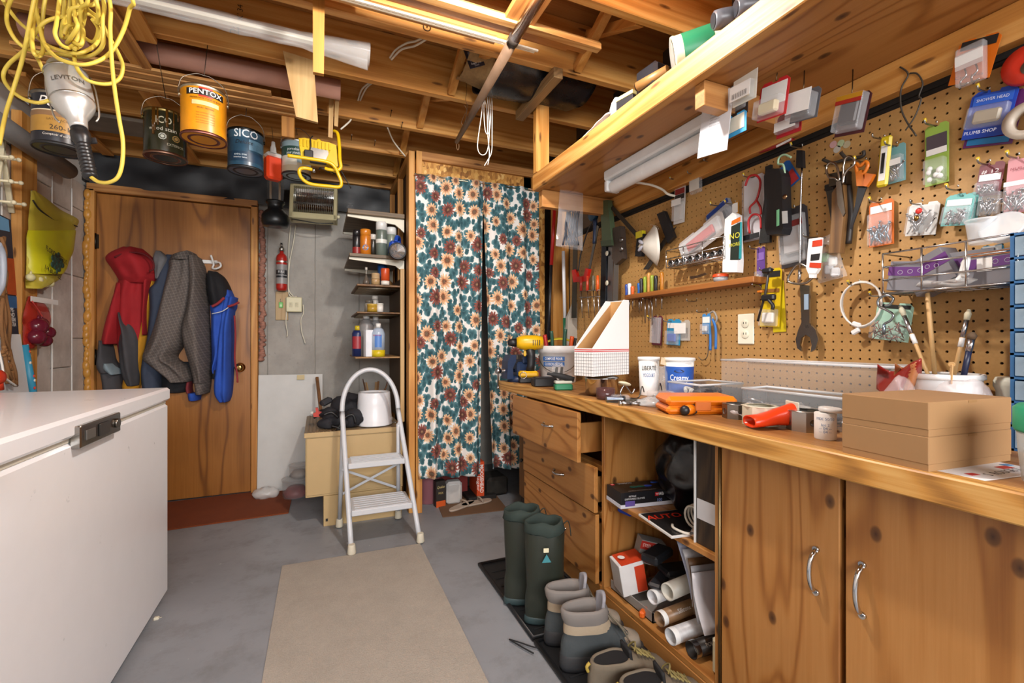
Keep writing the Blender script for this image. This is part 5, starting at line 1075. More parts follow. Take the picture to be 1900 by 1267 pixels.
b = B(); b.lathe([(.06, 0), (.075, .01), (.085, .13), (.09, .14), (.082, .14), (.075, .02)], (.36, 3.3, .556), n=20, caps=False); part(T, 'pot', b, plain('#2a1a18', .4), True)
random.seed(6)
for k in range(9):
    a = k*.7; b = B(); b.beam((.36+.03*math.cos(a), 3.3+.03*math.sin(a), .59), (.36+.09*math.cos(a)+random.uniform(-.02, .02), 3.3+.06*math.sin(a), .80+random.uniform(-.06, .05)), .016, .005, .001); part(T, 'stick', b, plain(random.choice(('#6a4a2c', '#8a6a44', '#a08058', '#5a3020')), .7), True)
# leaning white board, tubs, bag
T = thing('white_board', 'worn white board leaning on the back wall', 'board', (-.18, 3.68, 0))
b = B(); b.prism([(-.395, 0), (.03, 0), (.032, .835), (-.39, .84)], .014, (0, 3.70, 0), (0, 0, 0)); b.v = [Vector((q.x, q.y-(.84-q.z)*.05, q.z)) for q in b.v]; part(T, 'panel', b, plain('#cacac6', .6, var=.14, scale=6), True)
b = B(); b.box(P(558, 700, Y=3.685), (.05, .002, .035)); part(T, 'masking_tape', b, plain('#c9b88c', .7), True)
for k, (z, r, h) in enumerate(((.002, .085, .13), (.135, .062, .09))):
    T = thing('clear_tub', ['round clear tub with red contents on the floor by the white board', 'small clear tub stacked on the larger one'][k], 'tub', (-.14+.02*k, 3.5, z))
    b = B(); b.lathe([(r*.9, 0), (r, .006), (r*1.04, h-.015), (r*1.08, h-.012), (r*1.08, h), (r*1.0, h), (r*.96, .01)], n=24, caps=False); part(T, 'tub', b, clear('#d8d6d4', .2))
    b = B(); b.lathe([(0, h), (r*1.09, h), (r*1.09, h-.01)], n=24, caps=False); part(T, 'lid', b, clear('#d0cecc', .3))
    b = B(); b.lathe([(r*.85, .008), (r*.92, h*.3), (r*.6, h*.55), (.001, h*.6)], n=16); part(T, 'contents', b, plain('#8a2c2c' if not k else '#a8a098', .5, var=.5))
T = thing('plastic_bag', 'crumpled clear plastic bag on the floor under the white board', 'plastic bag', (-.33, 3.55, 0))
b = B(); b.sph((-.33, 3.55, .035), (.085, .05, .04), 20); b.v = [q+Vector((0, 0, 1))*noise.noise(q*40)*.018 for q in b.v]; b.v = [Vector((q.x, q.y, max(q.z, .001))) for q in b.v]; part(T, 'bag', b, clear('#e4e2de', .55, .2), True)
# boot trays and footwear
for k, (y0, y1) in enumerate(((1.475, 2.08), (.82, 1.465))):
    T = thing('boot_tray', ['black ribbed boot tray under the green rubber boots', 'black ribbed boot tray under the hiking boots'][k], 'boot tray', (.87, (y0+y1)/2, 0))
    b = B(); b.bb((.71, y0, 0), (1.05, y1, .006), .002); part(T, 'tray_floor', b, plain('#17181a', .45), True)
    b = B(); b.tube([(.715, y0+.005, .009), (1.045, y0+.005, .009), (1.045, y1-.005, .009), (.715, y1-.005, .009)], .009, 8, closed=True); part(T, 'rim', b, plain('#141517', .4), True)
    for j in range(8):
        b = B(); b.bb((.74, y0+.05+j*.065, .006), (1.03, y0+.056+j*.065, .009)); part(T, 'rib', b, plain('#1d1e20', .45), True)
def egg(x0, x1, w, z, n=28, pw=.8, cx=None, skew=0):
    """foot-shaped ring from heel x0 to toe x1"""
    out = []; c = (x0+x1)/2; L = (x1-x0)/2
    for i in range(n):
        a = 2*PI*i/n; x = c+L*math.cos(a); s = (math.cos(a)+1)/2
        wd = w*(.82+.22*s-.10*math.exp(-((s-.42)/.2)**2)); out.append(Vector((x, wd*math.copysign(abs(math.sin(a))**pw, math.sin(a))+skew*s, z)))
    return out
def rubber_boot(label, x, y, rz, tag=True):
    T = thing('rubber_boot', label, 'boot', (x, y, .009), rz, 'pair of rubber boots'); G = plain('#262b22', .5, var=.2)
    b = B(); b.loft([egg(-.075, .20, .048, 0), egg(-.078, .203, .05, .006), egg(-.075, .2, .05, .022), egg(-.072, .195, .048, .026)]); part(T, 'sole', b, plain('#2f4244', .55))
    b = B(); rg = [egg(-.072, .195, .048, .026), egg(-.073, .193, .048, .05), egg(-.073, .17, .046, .075), egg(-.072, .12, .045, .10, pw=.95), egg(-.066, .085, .05, .13, pw=1), egg(-.068, .078, .058, .18, pw=1), egg(-.072, .078, .068, .25, pw=1), egg(-.075, .08, .073, .33, pw=1), egg(-.074, .079, .072, .345, pw=1)]
    rg = [[q+Vector((0, noise.noise(q*18)*.003, 0)) for q in r] for r in rg]; b.loft(rg, False); part(T, 'shaft', b, G)
    b = B(); rg = [egg(-.074, .079, .072, .345, pw=1), egg(-.078, .083, .076, .35, pw=1), egg(-.074, .078, .07, .368, pw=1), egg(-.07, .07, .064, .385, pw=1), egg(-.064, .064, .058, .382, pw=1), egg(-.06, .06, .055, .36, pw=1), egg(-.062, .06, .055, .25, pw=1)]
    rg = [[q+Vector((noise.noise(q*30)*.006, noise.noise(q*30+Vector((3, 1, 0)))*.006, noise.noise(q*22)*.012)) for q in r] for r in rg]; b.loft(rg, False); part(T, 'drawstring_cuff', b, fabric('#1c2823', '#26332e'))
    b = B(); b.lathe([(.001, .34), (.058, .34)], n=20, caps=False); part(T, 'lining', b, plain('#8f8a82', .9))
    if tag: b = B(); b.box((-.005, -.0745, .30), (.02, .003, .016), .001); part(T, 'tag', b, plain('#d6cfae', .6))
    if tag: b = B(); b.prism([(-.017, 0), (.017, 0), (0, .03)], .003, (-.003, -.074, .255)); part(T, 'triangle_mark', b, plain('#3a8088', .5))
    b = B(); b.tube([(.07, -.03, .375), (.085, -.035, .39), (.095, -.03, .37), (.1, -.03, .33)], .002, 6, k=4); part(T, 'drawstring', b, plain('#20261f', .7))
    return T
rubber_boot('green rubber boot with a tag and teal triangle in front, nearer of the pair', .80, 1.565, -16)
rubber_boot('green rubber boot standing behind the other one', .775, 1.715, -14, False)
def hiking_boot(label, x, y, rz, g, mir=1):
    T = thing('hiking_boot', label, 'boot', (x, y, .009), rz, g)
    b = B(); b.loft([egg(-.08, .205, .046, 0, pw=.75), egg(-.084, .212, .05, .012, pw=.75), egg(-.082, .21, .05, .026, pw=.75), egg(-.079, .203, .047, .03, pw=.75)]); part(T, 'sole', b, plain('#26272a', .7))
    b = B(); b.loft([egg(-.083, .212, .0505, .022, pw=.75), egg(-.082, .214, .0505, .045, pw=.75), egg(-.08, .20, .047, .05, pw=.75)], False); part(T, 'rubber_rand', b, plain('#2e2f31', .6))
    b = B(); b.loft([egg(-.08, .205, .047, .03), egg(-.08, .203, .048, .05), egg(-.079, .185, .046, .075), egg(-.075, .15, .042, .095), egg(-.068, .112, .040, .115, pw=1), egg(-.064, .09, .041, .135, pw=1)], False); part(T, 'upper', b, plain('#3c4244', .75, var=.3, bump=.2))
    b = B(); b.loft([egg(.075, .206, .046, .048, pw=.9), egg(.085, .196, .044, .078, pw=.9), egg(.1, .165, .036, .09, pw=.9)], True); part(T, 'toe_suede', b, plain('#8a7f70', .9, bump=.3))
    b = B(); b.loft([egg(-.07, .1, .043, .118, pw=1), egg(-.07, .094, .045, .132, pw=1), egg(-.068, .088, .045, .15, pw=1)], False); part(T, 'suede_band', b, plain('#a3937c', .9, bump=.3))
    b = B(); b.loft([egg(-.068, .086, .045, .148, pw=1), egg(-.076, .086, .051, .165, pw=1), egg(-.08, .082, .053, .188, pw=1), egg(-.075, .076, .048, .198, pw=1), egg(-.066, .066, .04, .192, pw=1), egg(-.06, .062, .036, .17, pw=1), egg(-.06, .06, .034, .1, pw=1)], False); part(T, 'padded_collar', b, plain('#77716c', .85))
    b = B(); b.loft([egg(-.06, .06, .034, .1, pw=1), egg(-.058, .058, .033, .095, pw=1)], True); part(T, 'insole', b, plain('#3a3f44', .9))
    b = B(); b.grid(lambda u, v: Vector((.062+.012*v-.02*(2*u-1)**2*.4, (2*u-1)*.03, .13+.105*v-.012*(2*u-1)**2*v)), 8, 8); o = part(T, 'tongue', b, plain('#8d8c92', .85)); o.modifiers.new('thick', 'SOLIDIFY').thickness = .01
    b = B(); pts = []
    for k in range(7):
        f = k/6; pts.append((.15-.07*f, (.02 if k % 2 else -.02), .088+.07*f+.004))
    b.tube(pts, .0028, 6, k=3); b.tube([(q[0], -q[1], q[2]+.002) for q in pts], .0028, 6, k=3); b.tube([(.085, .01, .165), (.1, .05, .15), (.12, .058, .11)], .0026, 6, k=3); b.tube([(.085, -.01, .165), (.11, -.045, .14), (.14, -.055, .09), (.16, -.05, .07)], .0026, 6, k=3); part(T, 'laces', b, plain('#6f6656', .8, var=.4))
    return T
hiking_boot('grey hiking boot with a padded collar, next to the rubber boots', .82, 1.425, -14, 'pair of hiking boots')
hiking_boot('grey hiking boot with a padded collar, nearer one of the pair', .81, 1.295, -10, 'pair of hiking boots')
def low_shoe(label, x, y, rz):
    T = thing('hiking_shoe', label, 'shoe', (x, y, .009), rz, 'pair of low hiking shoes')
    b = B(); b.loft([egg(-.08, .2, .046, 0, pw=.75), egg(-.084, .205, .05, .012, pw=.75), egg(-.08, .2, .048, .028, pw=.75)]); part(T, 'sole', b, plain('#3a352e', .7))
    b = B(); b.loft([egg(-.08, .2, .047, .027), egg(-.08, .197, .048, .045), egg(-.078, .17, .046, .07), egg(-.074, .11, .045, .085), egg(-.072, .07, .044, .1, pw=1), egg(-.068, .06, .04, .105, pw=1), egg(-.06, .055, .034, .1, pw=1), egg(-.06, .055, .034, .06, pw=1)], False); part(T, 'upper', b, plain('#6e6353', .85, var=.3, bump=.3))
    b = B(); b.loft([egg(-.062, .06, .036, .1, pw=1), egg(-.06, .058, .034, .045, pw=1)], True); part(T, 'lining', b, plain('#111114', .7))
    b = B(); b.loft([egg(-.058, -.0, .026, .047, pw=1), egg(-.056, -.002, .024, .05, pw=1)], True); part(T, 'insole', b, plain('#b06a34', .8))
    b = B(); b.grid(lambda u, v: Vector((.06-.008*v, (2*u-1)*.028, .075+.055*v)), 6, 6); o = part(T, 'tongue', b, plain('#1a1a1c', .8)); o.modifiers.new('thick', 'SOLIDIFY').thickness = .008
    b = B(); pts = [(.14-.06*k/5, .018 if k % 2 else -.018, .075+.028*k/5+.005) for k in range(6)]; b.tube(pts, .003, 6, k=3); b.tube([(q[0], -q[1], q[2]+.002) for q in pts], .003, 6, k=3); b.tube([(.08, .0, .105), (.10, .03, .11), (.09, .05, .09), (.07, .045, .06)], .003, 6, k=3); part(T, 'laces', b, plain('#8a7c4a', .8, var=.4))
    b = B(); b.tube([(-.075, -.0, .1), (-.085, 0, .09), (-.08, 0, .075)], .005, 8, k=3); part(T, 'heel_loop', b, plain('#a8903c', .7))
    return T
low_shoe('brown low hiking shoe with yellow laces, beside the hiking boots', .83, 1.165, -6)
low_shoe('brown low hiking shoe with yellow laces, nearest to the camera', .86, 1.055, -12)
b = B(); b.tube([P(u, v, Z=.008) for u, v in ((945, 1186), (965, 1192), (985, 1199), (1000, 1203))], .0025, 6, k=4); b.tube([P(u, v, Z=.008) for u, v in ((945, 1186), (968, 1200), (990, 1212))], .0025, 6, k=4); one('boot_lace', b, plain('#161618', .8), 'loose black lace trailing off the boot tray', 'lace')
# ------------------------------------------------------------------ closet floor behind the curtains
def simple_box(name, label, cat, c, d, m, rz=0, b_=.002, group=None):
    T = thing(name, label, cat, c, rz, group); b = B(); b.box((0, 0, d[2]/2), d, b_); part(T, 'box', b, m); return T
p = P(792, 925, Y=3.0); T = thing('pink_bin', 'dusty pink plastic bin on the closet floor by the post', 'bin', (.69, 3.06, 0)); b = B(); b.lathe([(.07, 0), (.075, .005), (.088, .2), (.092, .205), (.085, .205), (.07, .01)], n=24, caps=False); part(T, 'bin_body', b, clear('#a86c74', .8, .3)); b = B(); b.lathe([(0, .004), (.068, .004), (.072, .06), (0, .06)], n=20, caps=False); part(T, 'contents', b, plain('#7a4a50', .7))
T = simple_box('food_bag', 'dark and orange paper bag on the closet floor', 'bag', (.735, 2.94, 0), (.065, .05, .17), plain('#2a2420', .5), 8); b = B(); b.box((0, -.026, .02), (.064, .002, .04)); part(T, 'orange_band', b, plain('#c8541c', .5)); text(T, 'Quaker', .024, plain('#c9b478'), (0, -.0262, .13), width=.055, shear=.3); text(T, 'MIX', .02, plain('#b9a468'), (0, -.0262, .09))
T = simple_box('white_appliance', 'white rounded box on the closet floor beside the dark bag', 'box', (.835, 2.96, 0), (.105, .08, .15), plain('#cfccc8', .5), -4, .015); b = B(); b.box((0, -.041, .075), (.08, .003, .11), .001); part(T, 'face_panel', b, plain('#b9b6b2', .5))
T = simple_box('red_carton', 'flat dark red carton behind the white box in the closet', 'carton', (.87, 3.12, 0), (.2, .1, .2), plain('#7a2420', .5)); text(T, 'Home', .03, plain('#d8c8b8'), (-.05, -.051, .16))
T = simple_box('orange_carton', 'orange carton with white capital letters in the closet gap', 'carton', (1.02, 3.02, .03), (.052, .2, .235), plain('#c8481c', .45), -3); text(T, 'MOOSEHEAD', .034, plain('#ece6e0'), (.006, -.1006, .12), (0, 90, 0), width=.19, bold=.015); text(T, 'lager', .026, plain('#ece6e0'), (-.017, -.1006, .09), (0, 90, 0), width=.1)
simple_box('closet_crate', 'dark crate under the orange carton', 'crate', (1.03, 3.05, 0), (.2, .26, .0295), plain('#1c1a18', .7))
T = thing('cleaner_bottle', 'yellow and red labelled bottle above the orange carton in the closet', 'bottle', (1.02, 3.05, .266)); b = B(); b.lathe([(.03, 0), (.034, .01), (.034, .12), (.02, .15), (.013, .16)], n=18); part(T, 'body', b, plain('#2a2a2a', .4)); band(T, .0345, .05, .085, '#c8b020', -90, 90); band(T, .0345, .086, .105, '#b02a20', -90, 90); b = B(); b.lathe([(.014, .16), (.014, .185)], n=12); part(T, 'cap', b, plain('#c8c8c4', .4))
T = simple_box('closet_sheet', 'flat sheet of cardboard on the floor in front of the closet', 'cardboard', (.93, 2.88, 0), (.42, .34, .004), plain('#6d5038', .8), -6)
for k, (x, y, rz) in enumerate(((.86, 2.85, 30), (.97, 2.87, 10))):
    T = thing('slipper', ['beige slipper lying left on the cardboard sheet', 'beige slipper lying right on the cardboard sheet'][k], 'slipper', (x, y, .005), rz, 'pair of slippers'); b = B(); b.loft([egg(-.11, .11, .036, 0), egg(-.112, .112, .038, .006), egg(-.11, .11, .036, .012)]); part(T, 'sole', b, plain('#b0a090', .8)); b = B(); b.tube([(.03, -.034, .012), (.02, -.02, .035), (.02, .02, .035), (.03, .034, .012)], .006, 8, k=4); part(T, 'strap', b, plain('#9a8a7a', .8))
T = simple_box('dark_bag', 'dark patterned bag low behind the right curtain panel', 'bag', (1.16, 3.06, 0), (.16, .2, .13), plain('#26221c', .8, var=.8, scale=20), 0, .02)
T = thing('side_cabinet', 'small brown wooden cabinet under the far end of the worktop', 'cabinet', (1.25, 2.42, 0))
b = B(); b.bb((1.10, 2.31, .17), (1.44, 2.34, .70), .002); b.bb((1.10, 2.345, .17), (1.44, 2.47, .70), .002); part(T, 'body', b, wood('Z', ('#5c4024', '#7c5a34', '#8f6c40'), 0), True)
b = B(); b.bb((1.11, 2.32, .0), (1.42, 2.46, .169)); part(T, 'stand', b, plain('#1d1c1c', .6), True)
c = P(977, 857, X=1.095); b = B(); b.lathe([(.006, 0), (.006, .012), (.012, .018), (.008, .026)], (1.10, 2.40, c.z), (0, -90, 0), n=12); part(T, 'knob', b, plain('#22201e', .4), True)
T = thing('bubble_wrap', 'crumpled clear plastic hanging at the end of the worktop', 'plastic', (1.07, 2.44, .6)); b = B(); b.sph((1.08, 2.42, .655), (.04, .05, .06), 18); b.v = [q+Vector((noise.noise(q*30), noise.noise(q*30+Vector((4, 0, 0))), noise.noise(q*30+Vector((0, 4, 0)))))*.022 for q in b.v]; part(T, 'plastic', b, clear('#c8c6c4', .4, .2), True)
# ================================================================== things on the worktop
def onb(u, v, X=None): return P(u, v, Z=ZB)
BK = plain('#17171a', .45); CLR = clear('#e6e9ec', .28); WHT = plain('#e4e4e2', .4, var=.04); STEEL = metal('#b9b9bb', .22); DSTEEL = metal('#7d7c7a', .35)
def bump_blob(b, c, r, amp, fr, n=20, zmin=None):
    k = len(b.v); b.sph(c, r, n)
    for i in range(k, len(b.v)):
        q = b.v[i]; q = q+Vector((noise.noise(q*fr), noise.noise(q*fr+Vector((7, 0, 0))), noise.noise(q*fr+Vector((0, 7, 0)))))*amp
        if zmin is not None: q.z = max(q.z, zmin)
        b.v[i] = q
    return b
# vise
T = thing('bench_vise', 'blue bench vise clamped at the far end of the worktop', 'vise', (1.06, 2.40, ZB)); BL = plain('#1d3050', .4, var=.25)
b = B(); b.lathe([(.06, 0), (.06, .02), (.05, .035)], n=18); b.box((.02, 0, .07), (.08, .09, .09), .012); b.box((.025, 0, .13), (.03, .11, .05), .006); part(T, 'body', b, BL)
b = B(); b.prism([(-.085, .02), (-.045, .02), (-.05, .08), (-.03, .12), (-.03, .155), (-.06, .155), (-.08, .12)], .09, (0, -.045, 0)); part(T, 'front_jaw', b, BL)
b = B(); b.cyl((-.11, 0, .065), (.0, 0, .065), .010); b.lathe([(.016, 0), (.016, .025)], (-.135, 0, .065), (0, 90, 0), n=14); part(T, 'screw', b, STEEL)
b = B(); b.cyl((-.122, 0, -.03), (-.122, 0, .15), .0055); b.sph((-.122, 0, -.03), .009, 10); b.sph((-.122, 0, .15), .009, 10); part(T, 'handle_bar', b, STEEL)
b = B(); b.box((-.026, 0, .142), (.006, .1, .024), .001); b.box((.006, 0, .142), (.006, .1, .024), .001); part(T, 'jaw_plate', b, DSTEEL)
# cordless drill
T = thing('cordless_drill', 'yellow and black cordless drill standing on its battery', 'drill', (1.09, 2.30, ZB), 160); YL = plain('#d9a90c', .35)
b = B(); b.lathe([(.018, -.075), (.034, -.07), (.042, -.03), (.042, .03), (.036, .055), (.028, .075)], (0, 0, .225), (0, 90, 0), n=22); part(T, 'motor_housing', b, YL)
b = B(); b.lathe([(.024, .076), (.022, .1), (.016, .12), (.009, .125)], (0, 0, .225), (0, 90, 0), n=16); part(T, 'chuck', b, BK)
b = B(); b.loft([[Vector((x0+rx*math.cos(a), ry*math.sin(a), z)) for a in [2*PI*i/16 for i in range(16)]] for x0, rx, ry, z in ((0, .026, .02, .055), (-.006, .022, .018, .1), (-.008, .022, .018, .15), (0, .028, .022, .2))]); part(T, 'grip', b, BK)
b = B(); b.box((.028, 0, .165), (.014, .014, .034), .004); part(T, 'trigger', b, YL)
b = B(); b.box((.01, 0, .05), (.11, .075, .035), .01); part(T, 'base_collar', b, YL)
b = B(); b.box((.01, 0, .0165), (.105, .07, .032), .006); part(T, 'battery', b, BK)
b = B(); b.tube([(.04+.018*math.cos(a), .041, .045+.018*math.sin(a)) for a in [2*PI*i/12 for i in range(12)]], .0018, 6, closed=True); part(T, 'belt_ring', b, STEEL)
b = B()
for k in range(4): b.box((-.05+k*.012, 0, .225), (.004, .088, .03), .001)
part(T, 'vents', b, BK)
# joint compound bucket with tools
T = thing('compound_bucket', 'white joint compound bucket full of tools', 'bucket', (1.27, 2.30, ZB), face_cam(Vector((1.25, 2.31, 0)))); 
b = B(); b.lathe([(.098, 0), (.1, .005), (.11, .165), (.117, .168), (.118, .205), (.112, .207), (.106, .2), (.095, .01), (.0, .01)], n=36, caps=False); part(T, 'bucket_body', b, plain('#d8dadc', .45, var=.1, scale=40))
for z, s in ((.135, 'COMPOSÉ POUR'), (.105, 'CLOISON SÈCHE')):
    rr = .1065+(.0085*(z-.105)/.1); band(T, rr+.0015, z-.012, z+.012, '#2b62a8', -50, 18, 'label_band'); text(T, s, .02, plain('#eef2f6'), (-.03, 0, z), None, rr+.0035, .105, .01)
text(T, 'tout usage', .01, plain('#9aa0a8'), (-.035, 0, .08), None, .106)
b = B(); b.tube([(.11*math.cos(a), -abs(.11*math.sin(a))*1.03-.003, .15-.09*abs(math.sin(a))) for a in [PI*i/14 for i in range(15)]], .002, 6); part(T, 'wire_handle', b, metal('#6a6864', .4))
for k, (x, y, h, r, c) in enumerate(((-.06, .0, .27, .012, '#a82420'), (-.03, -.05, .29, .01, '#1c4a3c'), (.03, -.05, .30, .011, '#1c4a3c'), (.06, -.03, .26, .012, '#c8501c'), (.075, .0, .25, .009, '#1c1c1e'))):
    b = B(); b.tube([(x, y, .1), (x*1.15, y*1.1, h-.06), (x*1.3, y*1.2, h)], r, 8, k=3); part(T, 'tool_handle', b, plain(c, .4))
b = B(); b.grid(lambda u, v: Vector((-.09+.19*u, .02+.04*v, .215+.03*math.sin(u*3)+.01*v)), 8, 3); b.v = [q for q in b.v]; o = part(T, 'yellow_strap', b, plain('#c8b81c', .5)); o.modifiers.new('t', 'SOLIDIFY').thickness = .004
# bag of bits before the bucket, black box, green stapler
def bx(name, label, cat, c, d, m, rz=0, bev=.003, nm='body', group=None):
    T = thing(name, label, cat, c, rz, group); b = B(); b.box((0, 0, d[2]/2+.0003), d, bev); part(T, nm, b, m); return T
T = bx('clear_bag', 'clear bag with metal hinges leaning on the bucket', 'bag', (1.17, 2.12, ZB), (.07, .04, .11), clear('#e8eaec', .4, .15), -20, .012)
for x in (-.015, .012): b = B(); b.box((x, -.022, .06), (.014, .003, .075), .001, (0, 8, 0)); part(T, 'hinge_strip', b, DSTEEL)
T = bx('black_case', 'flat black case before the white bucket', 'case', (1.075, 2.10, ZB), (.12, .09, .045), BK, -14, .006); b = B(); b.box((0, 0, .0465), (.1, .07, .003), .001); part(T, 'lid_panel', b, plain('#26262a', .4))
T = bx('sharpening_stone', 'green and cream box under a dark wedge beside the saucepan', 'box', (1.075, 1.90, ZB), (.085, .055, .03), plain('#1f7a54', .4), -18, .006); b = B(); b.box((0, 0, .038), (.082, .052, .014), .004); part(T, 'pale_lid', b, clear('#d8dccf', .8, .3)); b = B(); b.tube([(-.075, .01, .078), (-.03, 0, .07), (.05, -.01, .05)], [.007, .012, .015, .013], 10, k=4); part(T, 'rubber_wedge', b, plain('#232427', .7))
# saucepan with the magazine file standing on it
PX = (1.13, 1.66); T = thing('saucepan', 'polished steel saucepan under the magazine file', 'saucepan', (*PX, ZB))
b = B(); b.lathe([(.0, .001), (.064, .001), (.07, .006), (.07, .07), (.074, .074), (.072, .077), (.067, .074), (.066, .01), (0, .01)], n=36, caps=False); part(T, 'pan', b, metal('#c9c9c6', .1))
b = B(); b.lathe([(.0, .087), (.02, .0868), (.06, .083), (.073, .078)], n=36, caps=False); part(T, 'lid', b, metal('#b4b4b2', .18))
A = Vector((1.028, 1.573, .937)); e1 = Vector((.9606, .278, 0)); e2 = Vector((-.278, .9606, 0)); RM = Matrix((e1, e2, Vector((0, 0, 1)))).transposed().to_4x4()
T = thing('magazine_file', 'white cardboard magazine file with a red and black grid base', 'magazine file', A); T.rotation_euler = RM.to_euler()
prof = [(0, 0), (.24, 0), (.24, .325), (.205, .325), (0, .115)]
TANC = plain('#b98d58', .75)
for y in (0, .098):
    b = B(); b.prism(prof, .003, (0, y, 0)); part(T, 'side', b, plain('#e6e5e4', .55, var=.03))
b = B(); b.bb((.003, .0032, .02), (.0035, .0978, .11)); b.grid(lambda u, v: Vector((.006+.23*u, .0032, .012+v*(.1+.2*u))), 2, 2); b.grid(lambda u, v: Vector((.006+.23*u, .0975, .012+v*(.1+.2*u))), 2, 2); b.bb((.2355, .0033, .003), (.237, .0975, .322)); part(T, 'kraft_lining', b, TANC)
b = B(); b.bb((0, .003, 0), (.003, .098, .115)); part(T, 'front_panel', b, plain('#e6e5e4', .55)); b = B(); b.bb((.237, .003, 0), (.24, .098, .325)); part(T, 'back_panel', b, plain('#e6e5e4', .55)); b = B(); b.bb((.003, .003, 0), (.237, .098, .003)); part(T, 'bottom', b, TANC)
gl = plain('#4a4a48', .7); b = B()
for k in range(7): b.bb((-.0008, -.0008, .012+k*.013), (.24, -.0003, .0128+k*.013)); b.bb((-.0008, 0, .012+k*.013), (-.0003, .1, .0128+k*.013))
for k in range(18): b.bb((.006+k*.0135, -.0008, 0), (.0068+k*.0135, -.0003, .096))
for k in range(7): b.bb((-.0008, .008+k*.0135, 0), (-.0003, .0088+k*.0135, .096))
part(T, 'grid_print', b, gl, kind='stuff')
b = B()
for z in (.1, .107): b.bb((-.0008, -.0008, z), (.24, -.0003, z+.0035)); b.bb((-.0008, 0, z), (-.0003, .1, z+.0035))
part(T, 'red_stripe', b, plain('#c83a3c', .6), kind='stuff')
# tubs
def tub(name, label, x, y, r, h, m, rimm=WHT, bands=(), texts=(), cat='tub', lid=False):
    p = Vector((x, y, ZB)); T = thing(name, label, cat, p, face_cam(p)); b = B(); b.lathe([(0, .001), (r*.82, .001), (r*.84, .004), (r*.97, h-.01), (r*.92, h-.01), (r*.8, .006), (0, .006)], n=30, caps=False); part(T, 'tub_body', b, m)
    b = B(); b.lathe([(r*.96, h-.014), (r*1.04, h-.012), (r*1.04, h-.002), (r*1.0, h), (r*.93, h-.004)], n=30, caps=False); part(T, 'rim', b, rimm)
    R_ = lambda z: r*(.84+.13*z/h)
    for z0, z1, c, a in bands: 
        b = B(); rg = [[Vector(((R_(z)+.0008)*math.sin(q), -(R_(z)+.0008)*math.cos(q), z)) for z in (z0, z1)] for q in [math.radians(-a+2*a*k/30) for k in range(31)]]; b.loft(rg, False, True, False); part(T, 'printed_band', b, plain(c, .4))
    for s, z, sz, c, wd in texts: text(T, s, sz, plain(c), (0, 0, z), None, R_(z)+.002, wd, .01)
    return T
tub('yogurt_tub', 'white yogurt tub with black capital letters beside the magazine file', 1.31, 1.57, .045, .165, WHT, texts=(('LIBERTÉ', .118, .026, '#26241f', .062), ('YOGOURT', .088, .022, '#5a78a8', .05)))
T = tub('creamy_tub', 'white tub with a blue band and script lettering on the worktop', 1.365, 1.45, .06, .165, WHT, bands=((.02, .13, '#2458b0', 100),), texts=(('Creamy', .085, .034, '#eef2f8', .075),))
b = B(); q = [(.02*math.cos(2*PI*k/16), .006*math.sin(2*PI*k/16)) for k in range(16)]; b.add([Vector((.0575*math.sin(i/.0575), -.0575*math.cos(i/.0575), .112+j)) for i, j in q], [list(range(16))]); part(T, 'oval_logo', b, plain('#16203a', .4))
T = thing('spice_jar', 'small clear jar with a paper tag between the two tubs', 'jar', (1.30, 1.475, ZB)); b = B(); b.lathe([(.02, 0), (.022, .004), (.022, .1), (.014, .115), (.014, .13)], n=18); part(T, 'jar', b, clear('#d8dcdc', .35)); b = B(); b.box((0, -.01, .15), (.034, .002, .03), .0005, (0, 10, 0)); part(T, 'tag', b, plain('#cbb898', .7))
# open clear bins with hardware
def bin_(label, x0, x1, y0, y1, h, z=ZB, a=.1):
    T = thing('clear_bin', label, 'bin', ((x0+x1)/2, (y0+y1)/2, z)); t_ = .0025; b = B()
    b.bb((x0, y0, z), (x1, y1, z+t_)); b.bb((x0, y0, z), (x0+t_, y1, z+h)); b.bb((x1-t_, y0, z), (x1, y1, z+h)); b.bb((x0, y0, z), (x1, y0+t_, z+h)); b.bb((x0, y1-t_, z), (x1, y1, z+h)); part(T, 'tray', b, clear('#e4e8ea', a, .12), True)
    b = B(); b.tube([(x0, y0, z+h), (x1, y0, z+h), (x1, y1, z+h), (x0, y1, z+h)], .004, 6, closed=True); part(T, 'rim', b, clear('#f0f2f4', .5, .2), True); return T
bin_('long clear bin behind the orange case on the worktop', 1.225, 1.335, .70, 1.03, .085); bin_('deep clear bin against the pegboard', 1.34, 1.47, .685, 1.215, .165); bin_('shallow clear bin of black parts near the blue tub', 1.25, 1.46, 1.225, 1.385, .075)
random.seed(31)
def bits(x0, x1, y0, y1, z, n, cols, g, kinds, szr=(.012, .03)):
    for k in range(n):
        c = Vector((random.uniform(x0, x1), random.uniform(y0, y1), z)); s = random.uniform(*szr); col = cols[k % len(cols)]; m = metal(col, .3) if col in ('#a8a8aa', '#8c8c8e', '#b4b4b6') else plain(col, .45); b = B(); q = k % 4; rz = random.uniform(0, 180)
        if q == 0: b.box((0, 0, s*.35), (s*1.8, s, s*.7), s*.15); nm = 'block'
        elif q == 1: b.lathe([(s*.3, 0), (s*.5, .001), (s*.5, s*.5), (s*.3, s*.6)], n=12); nm = 'washer'
        elif q == 2: b.tube([(-s, 0, s*.3), (0, s*.4, s*.6), (s, 0, s*.3)], s*.22, 8, k=4); nm = 'bracket'
        else: b.cyl((-s, 0, s*.3), (s, 0, s*.3), s*.28, n=10); b.cyl((s, 0, s*.3), (s*1.15, 0, s*.3), s*.5, n=6); nm = 'bolt'
        one('hardware_'+nm, b, m, g, 'hardware', g, c, rz)
bits(1.28, 1.44, 1.245, 1.365, ZB+.035, 14, ['#1c1c20', '#26262c', '#c8c8c4'], 'loose black part in the shallow clear bin', 4, (.02, .036))
